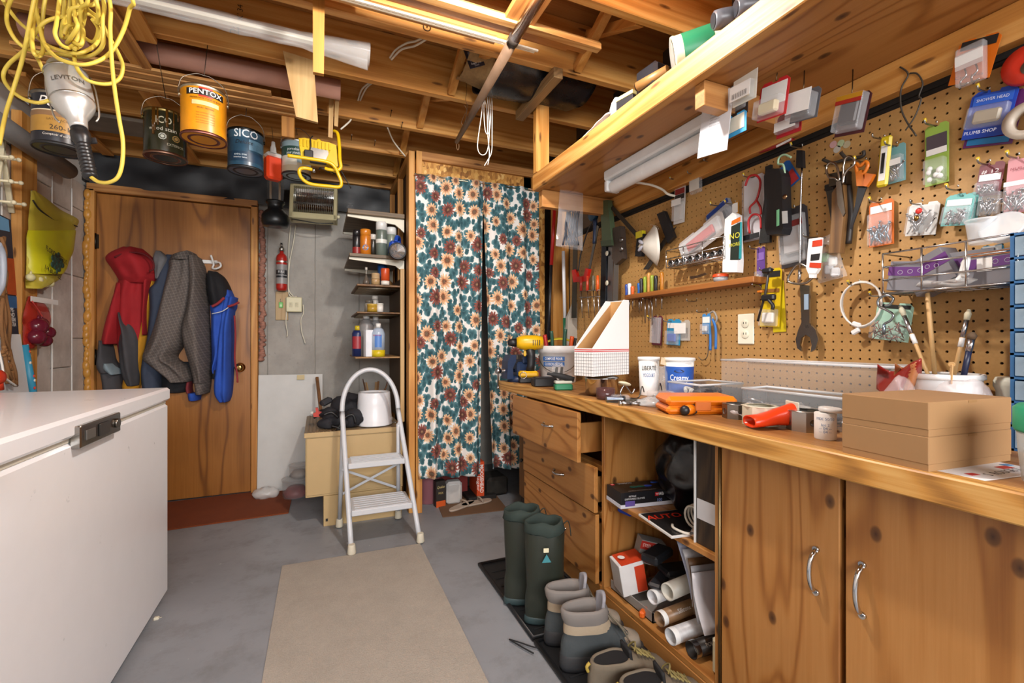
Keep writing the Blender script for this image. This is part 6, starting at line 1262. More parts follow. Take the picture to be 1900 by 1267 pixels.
bits(1.245, 1.315, .74, .99, ZB+.004, 12, ['#3c3c44', '#a8a8aa', '#5c5c64', '#b4b4b6'], 'loose metal part in the long clear bin', 4, (.018, .034))
bits(1.36, 1.45, .70, 1.18, ZB+.005, 14, ['#b4b4b6', '#4a5058', '#a8a8aa', '#d0d0cc'], 'loose metal part in the deep clear bin', 4, (.02, .04))
# small clutter before the saucepan
T = bx('blister_pack', 'flat clear blister pack with a dark card before the saucepan', 'packet', (1.09, 1.44, ZB), (.15, .085, .006), plain('#3a3a34', .4), -30, .001, 'card'); b = B(); b.box((-.02, 0, .016), (.07, .05, .02), .006); part(T, 'blister', b, CLR); b = B(); b.cyl((-.045, 0, .014), (.0, .01, .014), .006); part(T, 'brass_fitting', b, metal('#b89a4a', .3))
T = thing('eye_bolt', 'galvanised shackle lying at the worktop edge', 'shackle', (1.035, 1.34, ZB)); b = B(); b.tube([(.02+.017*math.cos(a), .017*math.sin(a), .008) for a in [2*PI*i/14 for i in range(14)]], .0055, 8, closed=True); part(T, 'ring', b, metal('#a9acb0', .35)); b = B(); b.cyl((-.004, 0, .009), (-.035, .012, .009), .007); b.cyl((-.03, .01, .009), (-.04, .014, .009), .011, n=6); part(T, 'pin', b, metal('#a9acb0', .35))
T = thing('pocket_torch', 'small blue grey metal torch by the shackle', 'torch', (1.03, 1.43, ZB)); b = B(); b.lathe([(.009, 0), (.01, .002), (.01, .05), (.013, .058), (.013, .07)], (-.03, .01, .0135), (0, 90, -20), n=14); part(T, 'barrel', b, metal('#7a8698', .3))
T = thing('coat_hook', 'cream plastic wall hook on wire by the saucepan', 'hook', (1.13, 1.50, ZB)); b = B(); b.sph((0, 0, .062), (.034, .022, .008), 14, (0, 14, 20)); part(T, 'hook_pad', b, plain('#d9cfae', .45)); b = B(); b.tube([(.0, 0, .06), (.02, .0, .035), (.035, .0, .02), (.05, .0, .04)], .003, 6, k=4); b.tube([(.0, .0, .06), (-.02, 0, .03), (-.015, 0, .004)], .003, 6, k=4); part(T, 'hook_wire', b, STEEL)
T = bx('blister_pack', 'clear blister pack with a red and brown card beside the bins', 'packet', (1.19, 1.36, ZB), (.09, .06, .045), clear('#e0d8d4', .4, .15), -20, .006, 'blister'); b = B(); b.box((.02, .01, .024), (.04, .035, .034), .004); part(T, 'red_card', b, plain('#7a2a22', .5)); b = B(); b.cyl((-.02, -.032, .022), (-.02, .01, .022), .009); part(T, 'metal_sleeve', b, STEEL)
T = thing('plastic_sleeve', 'crumpled clear plastic sleeve before the bins', 'plastic', (1.12, 1.32, ZB)); b = B(); bump_blob(b, (1.13, 1.32, ZB+.012), (.07, .06, .014), .015, 25, 20, ZB+.001); part(T, 'sleeve', b, clear('#d8dadc', .5, .15), True)
T = thing('plastic_sleeve', 'crumpled clear bag by the end of the orange case', 'plastic', (1.22, 1.0, ZB)); b = B(); bump_blob(b, (1.17, .985, ZB+.02), (.04, .035, .02), .02, 30, 18, ZB+.001); part(T, 'sleeve', b, clear('#f0e8e8', .5, .15), True)
T = thing('glass_jar', 'low dark glass ashtray jar by the saucepan', 'jar', (1.06, 1.53, ZB)); b = B(); b.lathe([(0, .001), (.034, .001), (.037, .004), (.038, .045), (.035, .045), (.033, .008), (0, .008)], n=22, caps=False); part(T, 'jar', b, clear('#5a3c3c', .55))
for k, (x, y, h) in enumerate(((1.2, 1.5, .045), (1.24, 1.44, .06))):
    T = thing('wire_hook', ['bent wire hook lying beside the yogurt tub', 'tall bent wire hook before the blue tub'][k], 'hook', (x, y, ZB)); b = B(); b.tube([(-.04, 0, .003), (0, 0, .004), (.015, 0, h), (.03, .01, h*.9), (.035, .01, h*.5)], .0025, 6, k=4); part(T, 'wire', b, metal('#5a5854', .35))
# orange case and screwdriver
T = thing('orange_case', 'orange plastic tool case on the worktop', 'case', (1.14, 1.14, ZB), -24); OR = plain('#d9730f', .35, var=.05)
b = B(); b.box((0, 0, .014), (.225, .13, .027), .010); part(T, 'case_bottom', b, OR); b = B(); b.box((0, 0, .0425), (.225, .13, .029), .012); part(T, 'case_lid', b, OR); b = B(); b.box((0, -.067, .028), (.05, .006, .03), .002); part(T, 'latch', b, plain('#b85c08', .4))
p = P(1272, 772, Z=ZB); T = thing('screwdriver', 'orange and black screwdriver lying before the orange case', 'screwdriver', (p.x+.01, p.y+.01, ZB), 12)
b = B(); b.sph((-.004, 0, .0165), .0155, 14); part(T, 'end_cap', b, BK); b = B(); b.lathe([(.013, 0), (.0165, .01), (.0165, .03)], (.0, 0, .0165), (0, 90, 0), n=16); part(T, 'orange_collar', b, OR); b = B(); b.lathe([(.0163, .0), (.0165, .05), (.013, .06), (.009, .066)], (.03, 0, .0165), (0, 90, 0), n=16); part(T, 'rubber_grip', b, plain('#1e1c1b', .6))
for k in range(3): b = B(); b.sph((.042+k*.016, -.0155, .0175), (.004, .002, .003), 8); part(T, 'grip_dimple', b, OR)
b = B(); b.cyl((.095, 0, .0165), (.16, 0, .0165), .003); b.box((.163, 0, .0165), (.01, .006, .002)); part(T, 'blade', b, STEEL)
# red nozzle, junction boxes, small jar
p = P(1396, 795, Z=ZB); T = thing('vacuum_nozzle', 'bright orange red plastic nozzle with an oval mouth', 'nozzle', (p.x+.03, p.y-.01, ZB), -22); RD = plain('#d83c14', .3, var=.05)
b = B(); rg = []
for x, rx, rz_, z in ((-.04, .030, .0135, .0185), (-.038, .032, .0155, .0185), (-.01, .030, .016, .021), (.01, .024, .0185, .025), (.03, .021, .021, .03), (.055, .022, .026, .034), (.075, .024, .03, .037)):
    rg.append([Vector((x, rx*math.copysign(abs(math.cos(a))**.8, math.cos(a)), max(.001, z+rz_*math.copysign(abs(math.sin(a))**.8, math.sin(a))))) for a in [2*PI*i/24 for i in range(24)]])
b.loft(rg, False); b.loft([[Vector((q.x+.002, q.y*.9, .0185+(q.z-.0185)*.85)) for q in rg[0]], [Vector((.03, q.y*.6, .028+(q.z-.0185)*.7)) for q in rg[0]]], False); b.loft([rg[0], [Vector((q.x+.002, q.y*.9, .0185+(q.z-.0185)*.85)) for q in rg[0]]], False); part(T, 'nozzle_body', b, RD); b = B(); b.box((.077, 0, .037), (.004, .056, .07), .002); part(T, 'flange', b, plain('#d9d2c0', .5))
def octbox(label, x, y, rz, r, h, m):
    T = thing('junction_box', label, 'junction box', (x, y, ZB), rz); b = B(); o_ = [(r*math.cos(PI/8+PI/4*k), r*math.sin(PI/8+PI/4*k)) for k in range(8)]
    for k in range(8): 
        a, e = Vector((*o_[k], 0)), Vector((*o_[(k+1) % 8], 0)); n = ((a+e)/2).normalized(); b.box((a+e)/2+Vector((0, 0, h/2))-n*.001, ((e-a).length, .002, h), 0, Matrix(((e-a).normalized(), n, Vector((0, 0, 1)))).transposed())
    b.add([Vector((x_, y_, .0015)) for x_, y_ in o_], [list(range(8))]); part(T, 'shell', b, m)
    for k in range(0, 8, 2):
        c = Vector((*o_[k], h*.5))*.9; a = PI/8+PI/4*k+PI/8; b = B(); b.lathe([(.0, 0), (.009, 0), (.009, .001)], (r*.925*math.cos(a), r*.925*math.sin(a), h*.5), Matrix(((-math.sin(a), 0, math.cos(a)), (math.cos(a), 0, math.sin(a)), (0, 1, 0))), n=12, caps=False); part(T, 'knockout', b, DSTEEL)
    b = B(); b.lathe([(r*.75, h), (r*1.02, h), (r*1.02, h+.002), (r*.75, h+.002)], n=8, caps=False); part(T, 'mounting_plate', b, m); return T
octbox('octagonal steel junction box beside the small white jar', 1.172, .79, 10, .045, .05, metal('#b2b0ac', .3)); octbox('cream lined junction box behind the orange nozzle', 1.14, .90, -8, .048, .05, plain('#c9c3ae', .5)); octbox('octagonal steel box with a gasket behind the others', 1.15, 1.0, 25, .04, .042, metal('#8a8884', .35)).location.x = 1.165
p = Vector((1.105, .70, ZB)); T = thing('pill_jar', 'small white jar with a flipped open cap beside the cardboard boxes', 'jar', p, face_cam(p)); b = B(); b.lathe([(.021, 0), (.0225, .003), (.0225, .062), (.02, .064)], n=24); part(T, 'jar', b, WHT); b = B(); b.lathe([(.024, .066), (.025, .068), (.025, .074), (.02, .076)], (.006, 0, 0), (0, 4, 0), n=24); part(T, 'cap', b, plain('#dcdcda', .35))
for z in (.05, .036, .028, .02): text(T, ['essai TEST', 'MIX 50/50', '-- 04 --', 'lot 2'][int(z*100) % 4], .009, plain('#6a82b0'), (0, 0, z), None, .0232)
# two cardboard boxes
a = math.degrees(math.atan2(.433-.452, 1.227-.986))
for k in range(2):
    T = thing('cardboard_box', ['lower of two stacked brown cardboard boxes', 'upper of two stacked brown cardboard boxes'][k], 'box', (.99, .45, ZB+.001+.0615*k), a, 'two stacked boxes'); KR = plain('#96724a', .8, var=.08)
    b = B(); b.bb((0, 0, 0), (.242, .15, .056)); part(T, 'box_base', b, KR); b = B(); b.bb((-.001, -.001, .012), (.243, .151, .061), .0012); part(T, 'lid', b, KR)
    b = B(); b.bb((.11, -.0016, .056), (.135, -.001, .0605)); part(T, 'tab', b, plain('#8f6b40', .8))
p = P(1797, 886, Z=ZB); T = thing('marked_paper', 'white sheet with marker scribbles under the cardboard boxes', 'paper', (1.10, .46, ZB), -8); b = B(); b.box((0, -.02, .0006), (.2, .13, .0006)); part(T, 'sheet', b, plain('#e6e6e8', .5))
text(T, 'S  ROUGE 2', .02, plain('#2a2c34'), (.02, -.06, .0012), (-90, 0, 6)); 
b = B(); b.box((.06, -.04, .0012), (.03, .014, .0003)); b.box((-.05, -.055, .0012), (.02, .012, .0003)); part(T, 'red_mark', b, plain('#c03030', .5)); b = B(); b.box((.085, -.03, .0012), (.02, .012, .0003)); part(T, 'blue_mark', b, plain('#4a90c8', .5))
# jar with green lid
p = Vector((1.075, .315, ZB)); T = thing('storage_jar', 'translucent jar with a green lid at the right edge', 'jar', p); b = B(); b.lathe([(.04, 0), (.046, .006), (.05, .05), (.052, .085), (.05, .088)], n=30); part(T, 'jar', b, clear('#c9ccc8', .6, .2)); b = B(); b.lathe([(.054, .086), (.056, .09), (.056, .124), (.05, .13), (.0, .131)], n=30); part(T, 'lid', b, plain('#2a9a72', .4)); b = B(); b.lathe([(.001, .006), (.04, .006), (.044, .05), (.001, .06)], n=16); part(T, 'contents', b, plain('#b4b2ac', .5, var=.4))
# blue drawer cabinet
T = thing('parts_cabinet', 'blue plastic parts cabinet with clear drawers at the right edge', 'parts cabinet', (1.41, .34, ZB)); BLF = plain('#2e5f8e', .45)
b = B(); x0, x1, y0, y1, z1 = 1.352, 1.472, .21, .474, 1.31
b.bb((x1-.004, y0, ZB), (x1, y1, z1)); b.bb((x0, y0, ZB), (x1, y0+.006, z1)); b.bb((x0, y1-.006, ZB), (x1, y1, z1))
for k in range(10): b.bb((x0, y0, ZB+k*.0505), (x1, y1, ZB+k*.0505+.005))
for y in (.295, .385): b.bb((x0, y, ZB), (x1, y+.005, z1))
part(T, 'frame', b, BLF, True)
for k in range(9):
    for y in (.218, .302, .392):
        b = B(); b.bb((x0-.003, y, ZB+k*.0505+.007), (x0+.002, y+.074, ZB+k*.0505+.047), .001); b.bb((x0-.01, y+.02, ZB+k*.0505+.036), (x0, y+.05, ZB+k*.0505+.044), .001); part(T, 'drawer', b, clear('#9ab0c0', .5, .15), True)
# tub of brushes
TB = tub('brush_tub', 'white tub with an orange band holding brushes and sticks', 1.385, .60, .07, .155, plain('#e2e2e2', .4), bands=((.06, .11, '#b8481c', 60),), texts=(('RAISINS', .085, .018, '#e8d8c8', .06),))
def brush(label, u0, v0, u1, v1, X0, X1, r, hm, kind):
    a = P(u0, v0, X=X0); e = P(u1, v1, X=X1); d = (a-e); T = thing('paint_brush' if kind else 'wood_dowel', label, 'brush' if kind else 'stick', e)
    if kind:
        b = B(); b.tube([e, e.lerp(a, .4), e.lerp(a, .64)], r, 8); part(T, 'handle', b, hm, True); b = B(); b.tube([e.lerp(a, .63), e.lerp(a, .86)], r*1.15, 10); part(T, 'ferrule', b, metal('#c4c4c8', .25), True); b = B(); b.tube([e.lerp(a, .86), e.lerp(a, .94), a], [r*1.2, r*1.5, r*.6], 10); part(T, 'bristles', b, plain('#c8c2a8' if kind == 1 else '#5a4632', .8), True)
        if kind == 1: b = B(); b.tube([e.lerp(a, .5), e.lerp(a, .62)], r*1.25, 8); part(T, 'white_tape', b, WHT, True)
    else: b = B(); b.tube([e, a], r, 10); part(T, 'stick', b, hm, True)
LW = plain('#c9a26c', .5, var=.15)
brush('long bare wooden dowel standing in the brush tub', 1715, 482, 1736, 712, 1.41, 1.40, .005, LW, 0); brush('flat paint brush leaning left out of the brush tub', 1670, 567, 1730, 715, 1.43, 1.39, .0045, LW, 1); brush('paint brush with a white bristle tip leaning right in the tub', 1798, 574, 1766, 712, 1.41, 1.385, .0045, LW, 1); brush('short dark bristled paint brush at the right of the tub', 1805, 616, 1785, 712, 1.37, 1.36, .006, plain('#1c2440', .4), 2)
T = thing('craft_stick', 'rounded craft stick standing in the brush tub', 'stick', (1.34, .54, .95)); a = P(1766, 676, X=1.325); e = P(1764, 712, X=1.33); b = B(); b.beam(e, a, .003, .012, .001); b.cyl(a+Vector((-.0015, 0, 0)), a+Vector((.0015, 0, 0)), .006); part(T, 'stick', b, LW, True)
T = thing('food_bag', 'crumpled red and tan snack bag behind the cardboard boxes', 'bag', (1.31, .68, ZB)); b = B(); b.grid(lambda u, v: P(1628+80*u, 675+48*v+14*math.sin(u*4), X=1.31+.03*math.sin(u*5+v*3)+.02*v), 14, 10); o = part(T, 'bag', b, plain('#8c2018', .35, var=.3), True); o.modifiers.new('t', 'SOLIDIFY').thickness = .003; b = B(); b.grid(lambda u, v: P(1660+48*u, 672+50*v+10*math.sin(u*4), X=1.30+.02*math.sin(u*6+v*3)+.02*v), 12, 10); o = part(T, 'foil_side', b, plain('#a86a40', .35, var=.3), True); o.modifiers.new('t', 'SOLIDIFY').thickness = .003
T = thing('round_tub', 'cream round lidded tub beside the blue parts cabinet', 'tub', (1.437, .503, ZB)); b = B(); b.lathe([(.02, 0), (.024, .12), (.028, .13), (.028, .14), (.024, .15), (0, .152)], n=22); part(T, 'tub', b, plain('#d4d2c0', .5))
for k, (x, y, s) in enumerate(((1.265, .63, .03), (1.29, .52, .04))):
    T = thing('clear_bag', ['clear bag of reddish bits before the brush tub', 'clear plastic bag between the boxes and the parts cabinet'][k], 'bag', (x, y, ZB)); b = B(); bump_blob(b, (x, y, ZB+.11), (s, s, .035), .02, 24, 18, ZB+.002); b.box((x, y, ZB+.04), (s*1.2, s*1.2, .08), .01); part(T, 'bag', b, clear('#e8dedd', .45, .15), True)
# ================================================================== in the open shelves
SZ = .4505
T = thing('glove_box', 'black box of disposable gloves on the upper open shelf', 'box', (1.17, 1.45, SZ), -8); b = B(); b.box((0, 0, .03), (.235, .115, .06), .001); part(T, 'carton', b, plain('#16161a', .4)); b = B(); b.box((-.0008, 0, .008), (.236, .1155, .014)); part(T, 'white_base', b, plain('#c8c8d0', .5))
text(T, 'WIPECO', .018, plain('#e4e4e4'), (.07, -.0585, .045), width=.06, bold=.01); text(T, 'WIPECO', .018, plain('#e4e4e4'), (-.045, .045, .0606), (-90, 0, 0), width=.06, bold=.01); text(T, 'NITRILE', .009, plain('#d0d0d0'), (-.07, -.0585, .045)); text(T, 'DISPOSABLE GLOVES', .009, plain('#d0d0d0'), (-.06, -.0585, .035)); text(T, 'NITRILE DISPOSABLE GLOVES', .009, plain('#d0d0d0'), (-.02, -.045, .0606), (-90, 0, 0)); text(T, '100', .016, plain('#8a9ad0'), (.045, -.0585, .022))
for c in ((.034, -.0585, .045), (-.1, .045, .0605)): b = B(); b.box(c, (.014, .001, .014) if c[1] < 0 else (.014, .014, .001)); text(T, 'W', .01, plain('#f0f0f0'), (c[0], c[1]-.0008 if c[1] < 0 else c[1], c[2] if c[1] < 0 else .0612), None if c[1] < 0 else (-90, 0, 0)); part(T, 'red_logo', b, plain('#c0242c', .4))
for x, c in ((-.03, '#14584c'), (.0, '#14584c'), (.03, '#2c4cb0'), (.08, '#2450b0')): b = B(); b.sph((x, .0 if x < .05 else .03, .061), (.02, .012, .0012), 10); part(T, 'glove_print', b, plain(c, .4))
b = B(); b.box((-.08, -.0583, .018), (.04, .001, .02)); part(T, 'purple_swatch', b, plain('#5a4a90', .4))
T = thing('rubbish_bag', 'full black plastic bag at the back of the upper open shelf', 'bag', (1.31, 1.25, SZ)); b = B(); bump_blob(b, (1.30, 1.29, SZ+.15), (.135, .155, .155), .045, 13, 40, SZ+.001); b.v = [Vector((min(q.x, 1.448), min(q.y, 1.54), min(q.z, .80))) for q in b.v]; part(T, 'bag', b, plain('#0a0a0e', .3, var=.3, bump=.4, scale=6), True)
T = thing('sample_board', 'dark wood grain sample board with a blank white label', 'board', (1.2, 1.03, SZ)); b = B(); b.bb((1.09, .995, SZ), (1.10, 1.085, .812), .001); b.bb((1.10, 1.0, SZ), (1.35, 1.08, .80), .001); part(T, 'board', b, wood('Z', ('#1c140e', '#3a2c20', '#54432f'), 0, 1.6), True); b = B(); b.bb((1.085, 1.086, SZ), (1.34, 1.09, .81)); part(T, 'white_edge', b, WHT, True); b = B(); b.bb((1.0885, 1.0, .53), (1.09, 1.08, .592)); part(T, 'blank_label', b, plain('#d8d8da', .5), True)
T = thing('magazine', 'glossy magazine with red lettering on the upper open shelf', 'magazine', (1.15, 1.22, SZ), -8); b = B(); b.box((0, 0, .004), (.2, .2, .008), .001); part(T, 'pages', b, plain('#d8d6d2', .5)); b = B(); b.box((.0, 0, .0085), (.19, .19, .001)); part(T, 'cover', b, plain('#1e1c1c', .3)); text(T, 'AUTO', .05, plain('#c83018'), (-.03, .05, .0095), (-90, 0, 0), bold=.02, shear=.2)
T = thing('cable_coil', 'coil of white cable with a grey plug on the magazine', 'cable', (1.12, 1.16, SZ+.01))
for k in range(5): b = B(); b.tube([(1.16+.02*k*.3, 1.15+.034*math.cos(a), SZ+.05+.034*math.sin(a)+.002*k) for a in [2*PI*i/16 for i in range(16)]], .004, 7, closed=True); b.v = [q+Vector((-.02+.008*k, 0, 0)) for q in b.v]; part(T, 'coil_turn', b, plain('#cfc9bc', .5), True)
b = B(); b.tube([(1.10, 1.20, SZ+.012), (1.08, 1.17, SZ+.014), (1.09, 1.12, SZ+.014), (1.13, 1.1, SZ+.02)], .0045, 7, k=4); part(T, 'loose_end', b, plain('#cfc9bc', .5), True); b = B(); b.cyl((1.09, 1.1, SZ+.02), (1.17, 1.14, SZ+.05), .009); part(T, 'metal_rod', b, STEEL, True)
T = thing('mesh_bag', 'grey net bag beside the black plastic bag', 'bag', (1.2, 1.13, SZ)); b = B(); bump_blob(b, (1.22, 1.14, SZ+.13), (.05, .035, .04), .015, 22, 18); b.tube([(1.22, 1.14, SZ+.1), (1.24, 1.15, SZ+.03)], .02, 10); part(T, 'net', b, plain('#5c5c60', .8, bump=.5), True)
SB = .0865
for k, (y, z, x0, L, r, c, lab) in enumerate(((1.30, .165, 1.10, .22, .0245, '#d4d4d6', 'white caulking tube on top of the pile in the lower shelf'), (1.235, .13, 1.075, .24, .0245, '#8a6a4a', 'brown caulking tube with white lettering in the lower shelf'), (1.165, .115, 1.06, .24, .0255, '#c9cacc', 'grey printed caulking tube in front of the brown one'), (1.09, SB+.0275, 1.075, .22, .0255, '#191614', 'black caulking tube lowest in the pile'))):
    T = thing('caulking_tube', lab, 'caulking tube', (x0, y, SB), 8-3*k, 'caulking tubes'); z -= SB
    b = B(); b.lathe([(r*.92, 0), (r, 0), (r, L)], (0, 0, z), (0, 90, 0), n=22, caps=False); b.lathe([(r*.92, 0), (r*.92, L-.02)], (0, 0, z), (0, 90, 0), n=22, caps=False); part(T, 'cartridge', b, plain(c, .35, var=.3 if k == 2 else .1, scale=60)); b = B(); b.lathe([(0, .03), (r*.91, .03)], (0, 0, z), (0, 90, 0), n=20, caps=False); part(T, 'piston', b, plain('#b9bcc0', .4))
    b = B(); b.lathe([(r*1.02, 0), (r*1.04, .004), (r*1.02, .02)], (0, 0, z), (0, 90, 0), n=22, caps=False); part(T, 'end_ring', b, WHT if k < 3 else STEEL); b = B(); b.lathe([(r, L), (.006, L+.012), (.003, L+.08)], (0, 0, z), (0, 90, 0), n=12); part(T, 'nozzle', b, WHT)
    if k == 1: text(T, 'Silicone', .02, plain('#ece6de'), (.1, 0, z), Matrix(((1, 0, 0), (0, 1, 0), (0, 0, 1))), bold=.01); o = KIDS(T)[-1]; o.location = (0, -r*.78, r*.62); o.rotation_euler = (math.radians(-38), 0, 0); o.location = (0, -.0, 0); o.data.transform(Matrix.Translation((0, 0, z))@Matrix.Rotation(math.radians(-40), 4, 'X')@Matrix.Translation((0, -r-.0006, 0))@Matrix.Translation((0, 0, -z))); o.rotation_euler = (0, 0, 0)
    if k == 3:
        for ox, s in ((.06, 'POLY'), (.13, 'CAULK')): text(T, s, .016, plain('#c9c0b0'), (ox, 0, z)); o = KIDS(T)[-1]; o.data.transform(Matrix.Translation((0, 0, z))@Matrix.Rotation(math.radians(-40), 4, 'X')@Matrix.Translation((0, -r-.0006, 0))@Matrix.Translation((0, 0, -z)))
T = thing('plastic_pipe', 'short white plastic pipe end above the caulking tubes', 'pipe', (1.12, 1.24, .2)); b = B(); b.lathe([(.024, 0), (.029, 0), (.029, .2), (.024, .2), (.024, 0)], (1.11, 1.235, .215), (0, 88, 6), n=22, caps=False); part(T, 'pipe', b, plain('#c9c6ba', .45), True)
T = thing('steel_wool_box', 'red and grey steel wool carton in the lower shelf', 'carton', (1.22, 1.46, .2), -22); b = B(); b.box((0, 0, .045), (.1, .06, .09), .001, (0, 14, 0)); part(T, 'carton', b, plain('#8f8d8a', .5)); b = B(); b.box((.006, -.0305, .07), (.1, .001, .032), 0, (0, 14, 0)); part(T, 'red_band', b, plain('#b02a1c', .5)); text(T, 'STEEL WOOL', .018, plain('#e8d8d0'), (.006, -.0315, .07), (0, 14, 0), width=.085)
T = thing('red_white_carton', 'opened red and white carton in the lower shelf', 'carton', (1.11, 1.45, .12), -12); b = B(); b.box((0, 0, .06), (.1, .09, .12), .002, (0, -10, 0)); part(T, 'carton', b, plain('#d8d6d4', .5)); b = B(); b.box((-.0, 0, .122), (.1, .09, .002), 0, (0, -10, 0)); b.box((.03, -.046, .06), (.04, .001, .1), 0, (0, -10, 0)); part(T, 'red_panel', b, plain('#c03c18', .5)); b = B(); b.lathe([(0, .1245), (.014, .1245)], (-.03, 0, 0), n=16, caps=False); part(T, 'white_dot', b, WHT)
T = thing('storage_tray', 'grey plastic tray under the clutter in the lower shelf', 'tray', (1.2, 1.40, SB)); b = B(); b.bb((1.085, 1.28, SB), (1.42, 1.53, SB+.004)); b.bb((1.085, 1.28, SB), (1.089, 1.53, SB+.035)); b.bb((1.085, 1.28, SB), (1.42, 1.284, SB+.035)); part(T, 'tray', b, plain('#8a8680', .5), True)
for k, (x, y, z, d, c, lab, rz) in enumerate(((1.19, 1.38, .25, (.13, .07, .035), '#202226', 'flat black device lying on the lower shelf clutter', 20), (1.25, 1.33, .21, (.14, .08, .025), '#1a1a1c', 'black cable box under the flat black device', -10), (1.16, 1.33, .19, (.12, .05, .02), '#26262a', 'grey black remote lying before the cable box', 30), (1.15, 1.48, .40, (.1, .07, .03), '#1c3aa0', 'blue folded cloth on top of the lower shelf clutter', 10), (1.24, 1.47, .37, (.12, .08, .04), '#163c38', 'dark green cloth beside the blue one', -20), (1.34, 1.35, .30, (.05, .12, .14), '#26241f', 'dark barcode carton at the back of the lower shelf', 5))):
    bx('device' if k < 3 else 'folded_cloth' if k < 5 else 'carton', lab, 'device' if k < 3 else 'cloth' if k < 5 else 'carton', (x, y, z), d, plain(c, .4 if k < 3 else .9), rz, .008)
for k in range(5):
    T = thing('paper_stack', ['bent white sheet leaning in the lower shelf', 'grey leaflet leaning in the lower shelf', 'brown paper envelope leaning right in the lower shelf', 'printed leaflet with red letters leaning in the lower shelf', 'pale blue envelope leaning in the lower shelf'][k], 'paper', (1.12+.01*k, 1.09+.03*k, SB)); a_ = .12+.012*k
    b = B(); b.grid(lambda u, v: Vector((1.10+.012*k+.2*u, 1.06+.028*k+.05*v+.012*math.sin(v*3+k), .17+.012*k+.17*v-.02*u)), 6, 8); o = part(T, 'sheet', b, plain(['#d2d0d4', '#a8a8ac', '#6a4c30', '#c8c6c8', '#b0b8d0'][k], .5), True); o.modifiers.new('t', 'SOLIDIFY').thickness = .002
bx('cream_tube', 'cream and red tube standing by the cupboard partition', 'tube', (1.10, 1.01, SB), (.03, .03, .11), plain('#c8bfa0', .5), 0, .01)
bx('orange_tool', 'orange plastic tip beside the caulking tubes', 'tool', (1.085, 1.33, SB), (.05, .02, .025), plain('#d8601c', .4), 30, .006)
# ================================================================== pegboard
def zc(u, X=XW): return FPX*X/(CA*(u-950+FPX*SA/CA))
def peg(name, label, cat, u, v, group=None, X=XW, tilt=0):
    p = P(u, v, X=X); T = thing(name, label, cat, p, -90, group); T.rotation_euler = (0, math.radians(tilt), 0) if False else Euler((0, math.radians(tilt), math.radians(-90)), 'XYZ'); return T
def wd(u0, u1, X=XW): return P(u0, 600, X=X).y-P(u1, 600, X=X).y
def hook(u, v, X=XW, L=.05):
    p = P(u, v, X=X); b = B(); b.tube([p+Vector((.008, 0, .012)), p+Vector((0, 0, .012)), p, p+Vector((-L, 0, -.004)), p+Vector((-L-.006, 0, .006))], .0022, 6, k=3); part(WR, 'peg_hook', b, metal('#9c9a94', .3))
    if random.random() < .5: b = B(); b.tube([p+Vector((-L-.002, 0, 0)), p+Vector((-L-.007, 0, .008))], .0035, 7); part(WR, 'hook_tip', b, plain('#c9a820', .45))
random.seed(13)
def pack(label, u0, u1, v0, v1, card, blis=(0, .6), cont=None, cc='#b4b4b8', rows=(), tilt=0, X=None, th=.018, strip=None, name='blister_pack', cat='packet', hk=True, alpha=.25, accent=None):
    X0 = XW-.012 if X is None else X; u, v = (u0+u1)/2, (v0+v1)/2; T = peg(name, label, cat, u, v, None, X0, tilt); k = zc(u, X0)/FPX; h = (v1-v0)*k; w_ = wd(u0, u1, X0)
    if hk and X is None: hook(u, v0+3)
    if card:
        z0 = -h/2; b = B(); c_ = min(w_, h)*.12; hw = w_/2; q = [(-hw, z0), (hw, z0), (hw, h/2-c_), (hw-c_, h/2), (w_*.12, h/2), (w_*.1, h/2-.006), (-w_*.1, h/2-.006), (-w_*.12, h/2), (-hw+c_, h/2), (-hw, h/2-c_)]; b.prism(q, .0016); part(T, 'card', b, plain(card, .4))
    if blis:
        a, e = -h/2+h*blis[0]+.002, -h/2+h*blis[1]; b = B(); b.box((0, -th/2-.0005, (a+e)/2), (w_*.9, th, e-a), .003); part(T, 'blister', b, clear('#e8eaec', alpha, .08))
        n = {'screws': 16, 'bits': 9}.get(cont, 0); r = w_*.045
        for j in range(n):
            c = Vector((random.uniform(-.32, .32)*w_, -th*random.uniform(.3, .7), a+(e-a)*random.uniform(.12, .5 if n > 10 else .7))); b = B()
            if cont == 'screws': an = random.uniform(-.7, .7); L = min((e-a)*.32, .03); d = Vector((math.sin(an), 0, math.cos(an)))*L; b.cyl(c-d*.5, c+d, .0017, n=6); b.cyl(c+d, c+d*1.1, .0035, n=7)
            else: b.sph(c, (.006, .005, .007), 8)
            part(T, 'screw' if n > 10 else 'piece', b, metal(cc, .25) if n > 10 else plain(cc, .5))
        if cont == 'block': b = B(); b.box((0, -th*.5, (a+e)/2), (w_*.6, th*.7, (e-a)*.6), .004); part(T, 'contents', b, plain(cc, .4))
    for j, (f, hh, c) in enumerate(strip or ()):
        b = B(); b.box((0, (-.0012 if not blis or f > blis[1] else -th-.0012)-j*.0007, -h/2+h*f), (w_*.86, .0008, h*hh)); part(T, 'print_band', b, plain(c, .5))
    for s, f, hh, c in rows: text(T, s, h*hh, plain(c), (0, -.0036 if not blis or f > blis[1] else -th-.0034, -h/2+h*f), None, None, w_*.7)
    return T, w_, h
WH = '#e6e4e0'
pack('yellow carded packet of small screws behind the yellow level', 1648, 1680, 268, 338, '#6fa0a4', (0, .7), 'screws', strip=((.5, .16, WH),))
pack('green anchor pack with white plugs', 1716, 1760, 230, 342, '#8fae4a', (0, .42), 'bits', '#e0e0dc', strip=((.7, .26, '#4a4048'), (.55, .1, WH)))
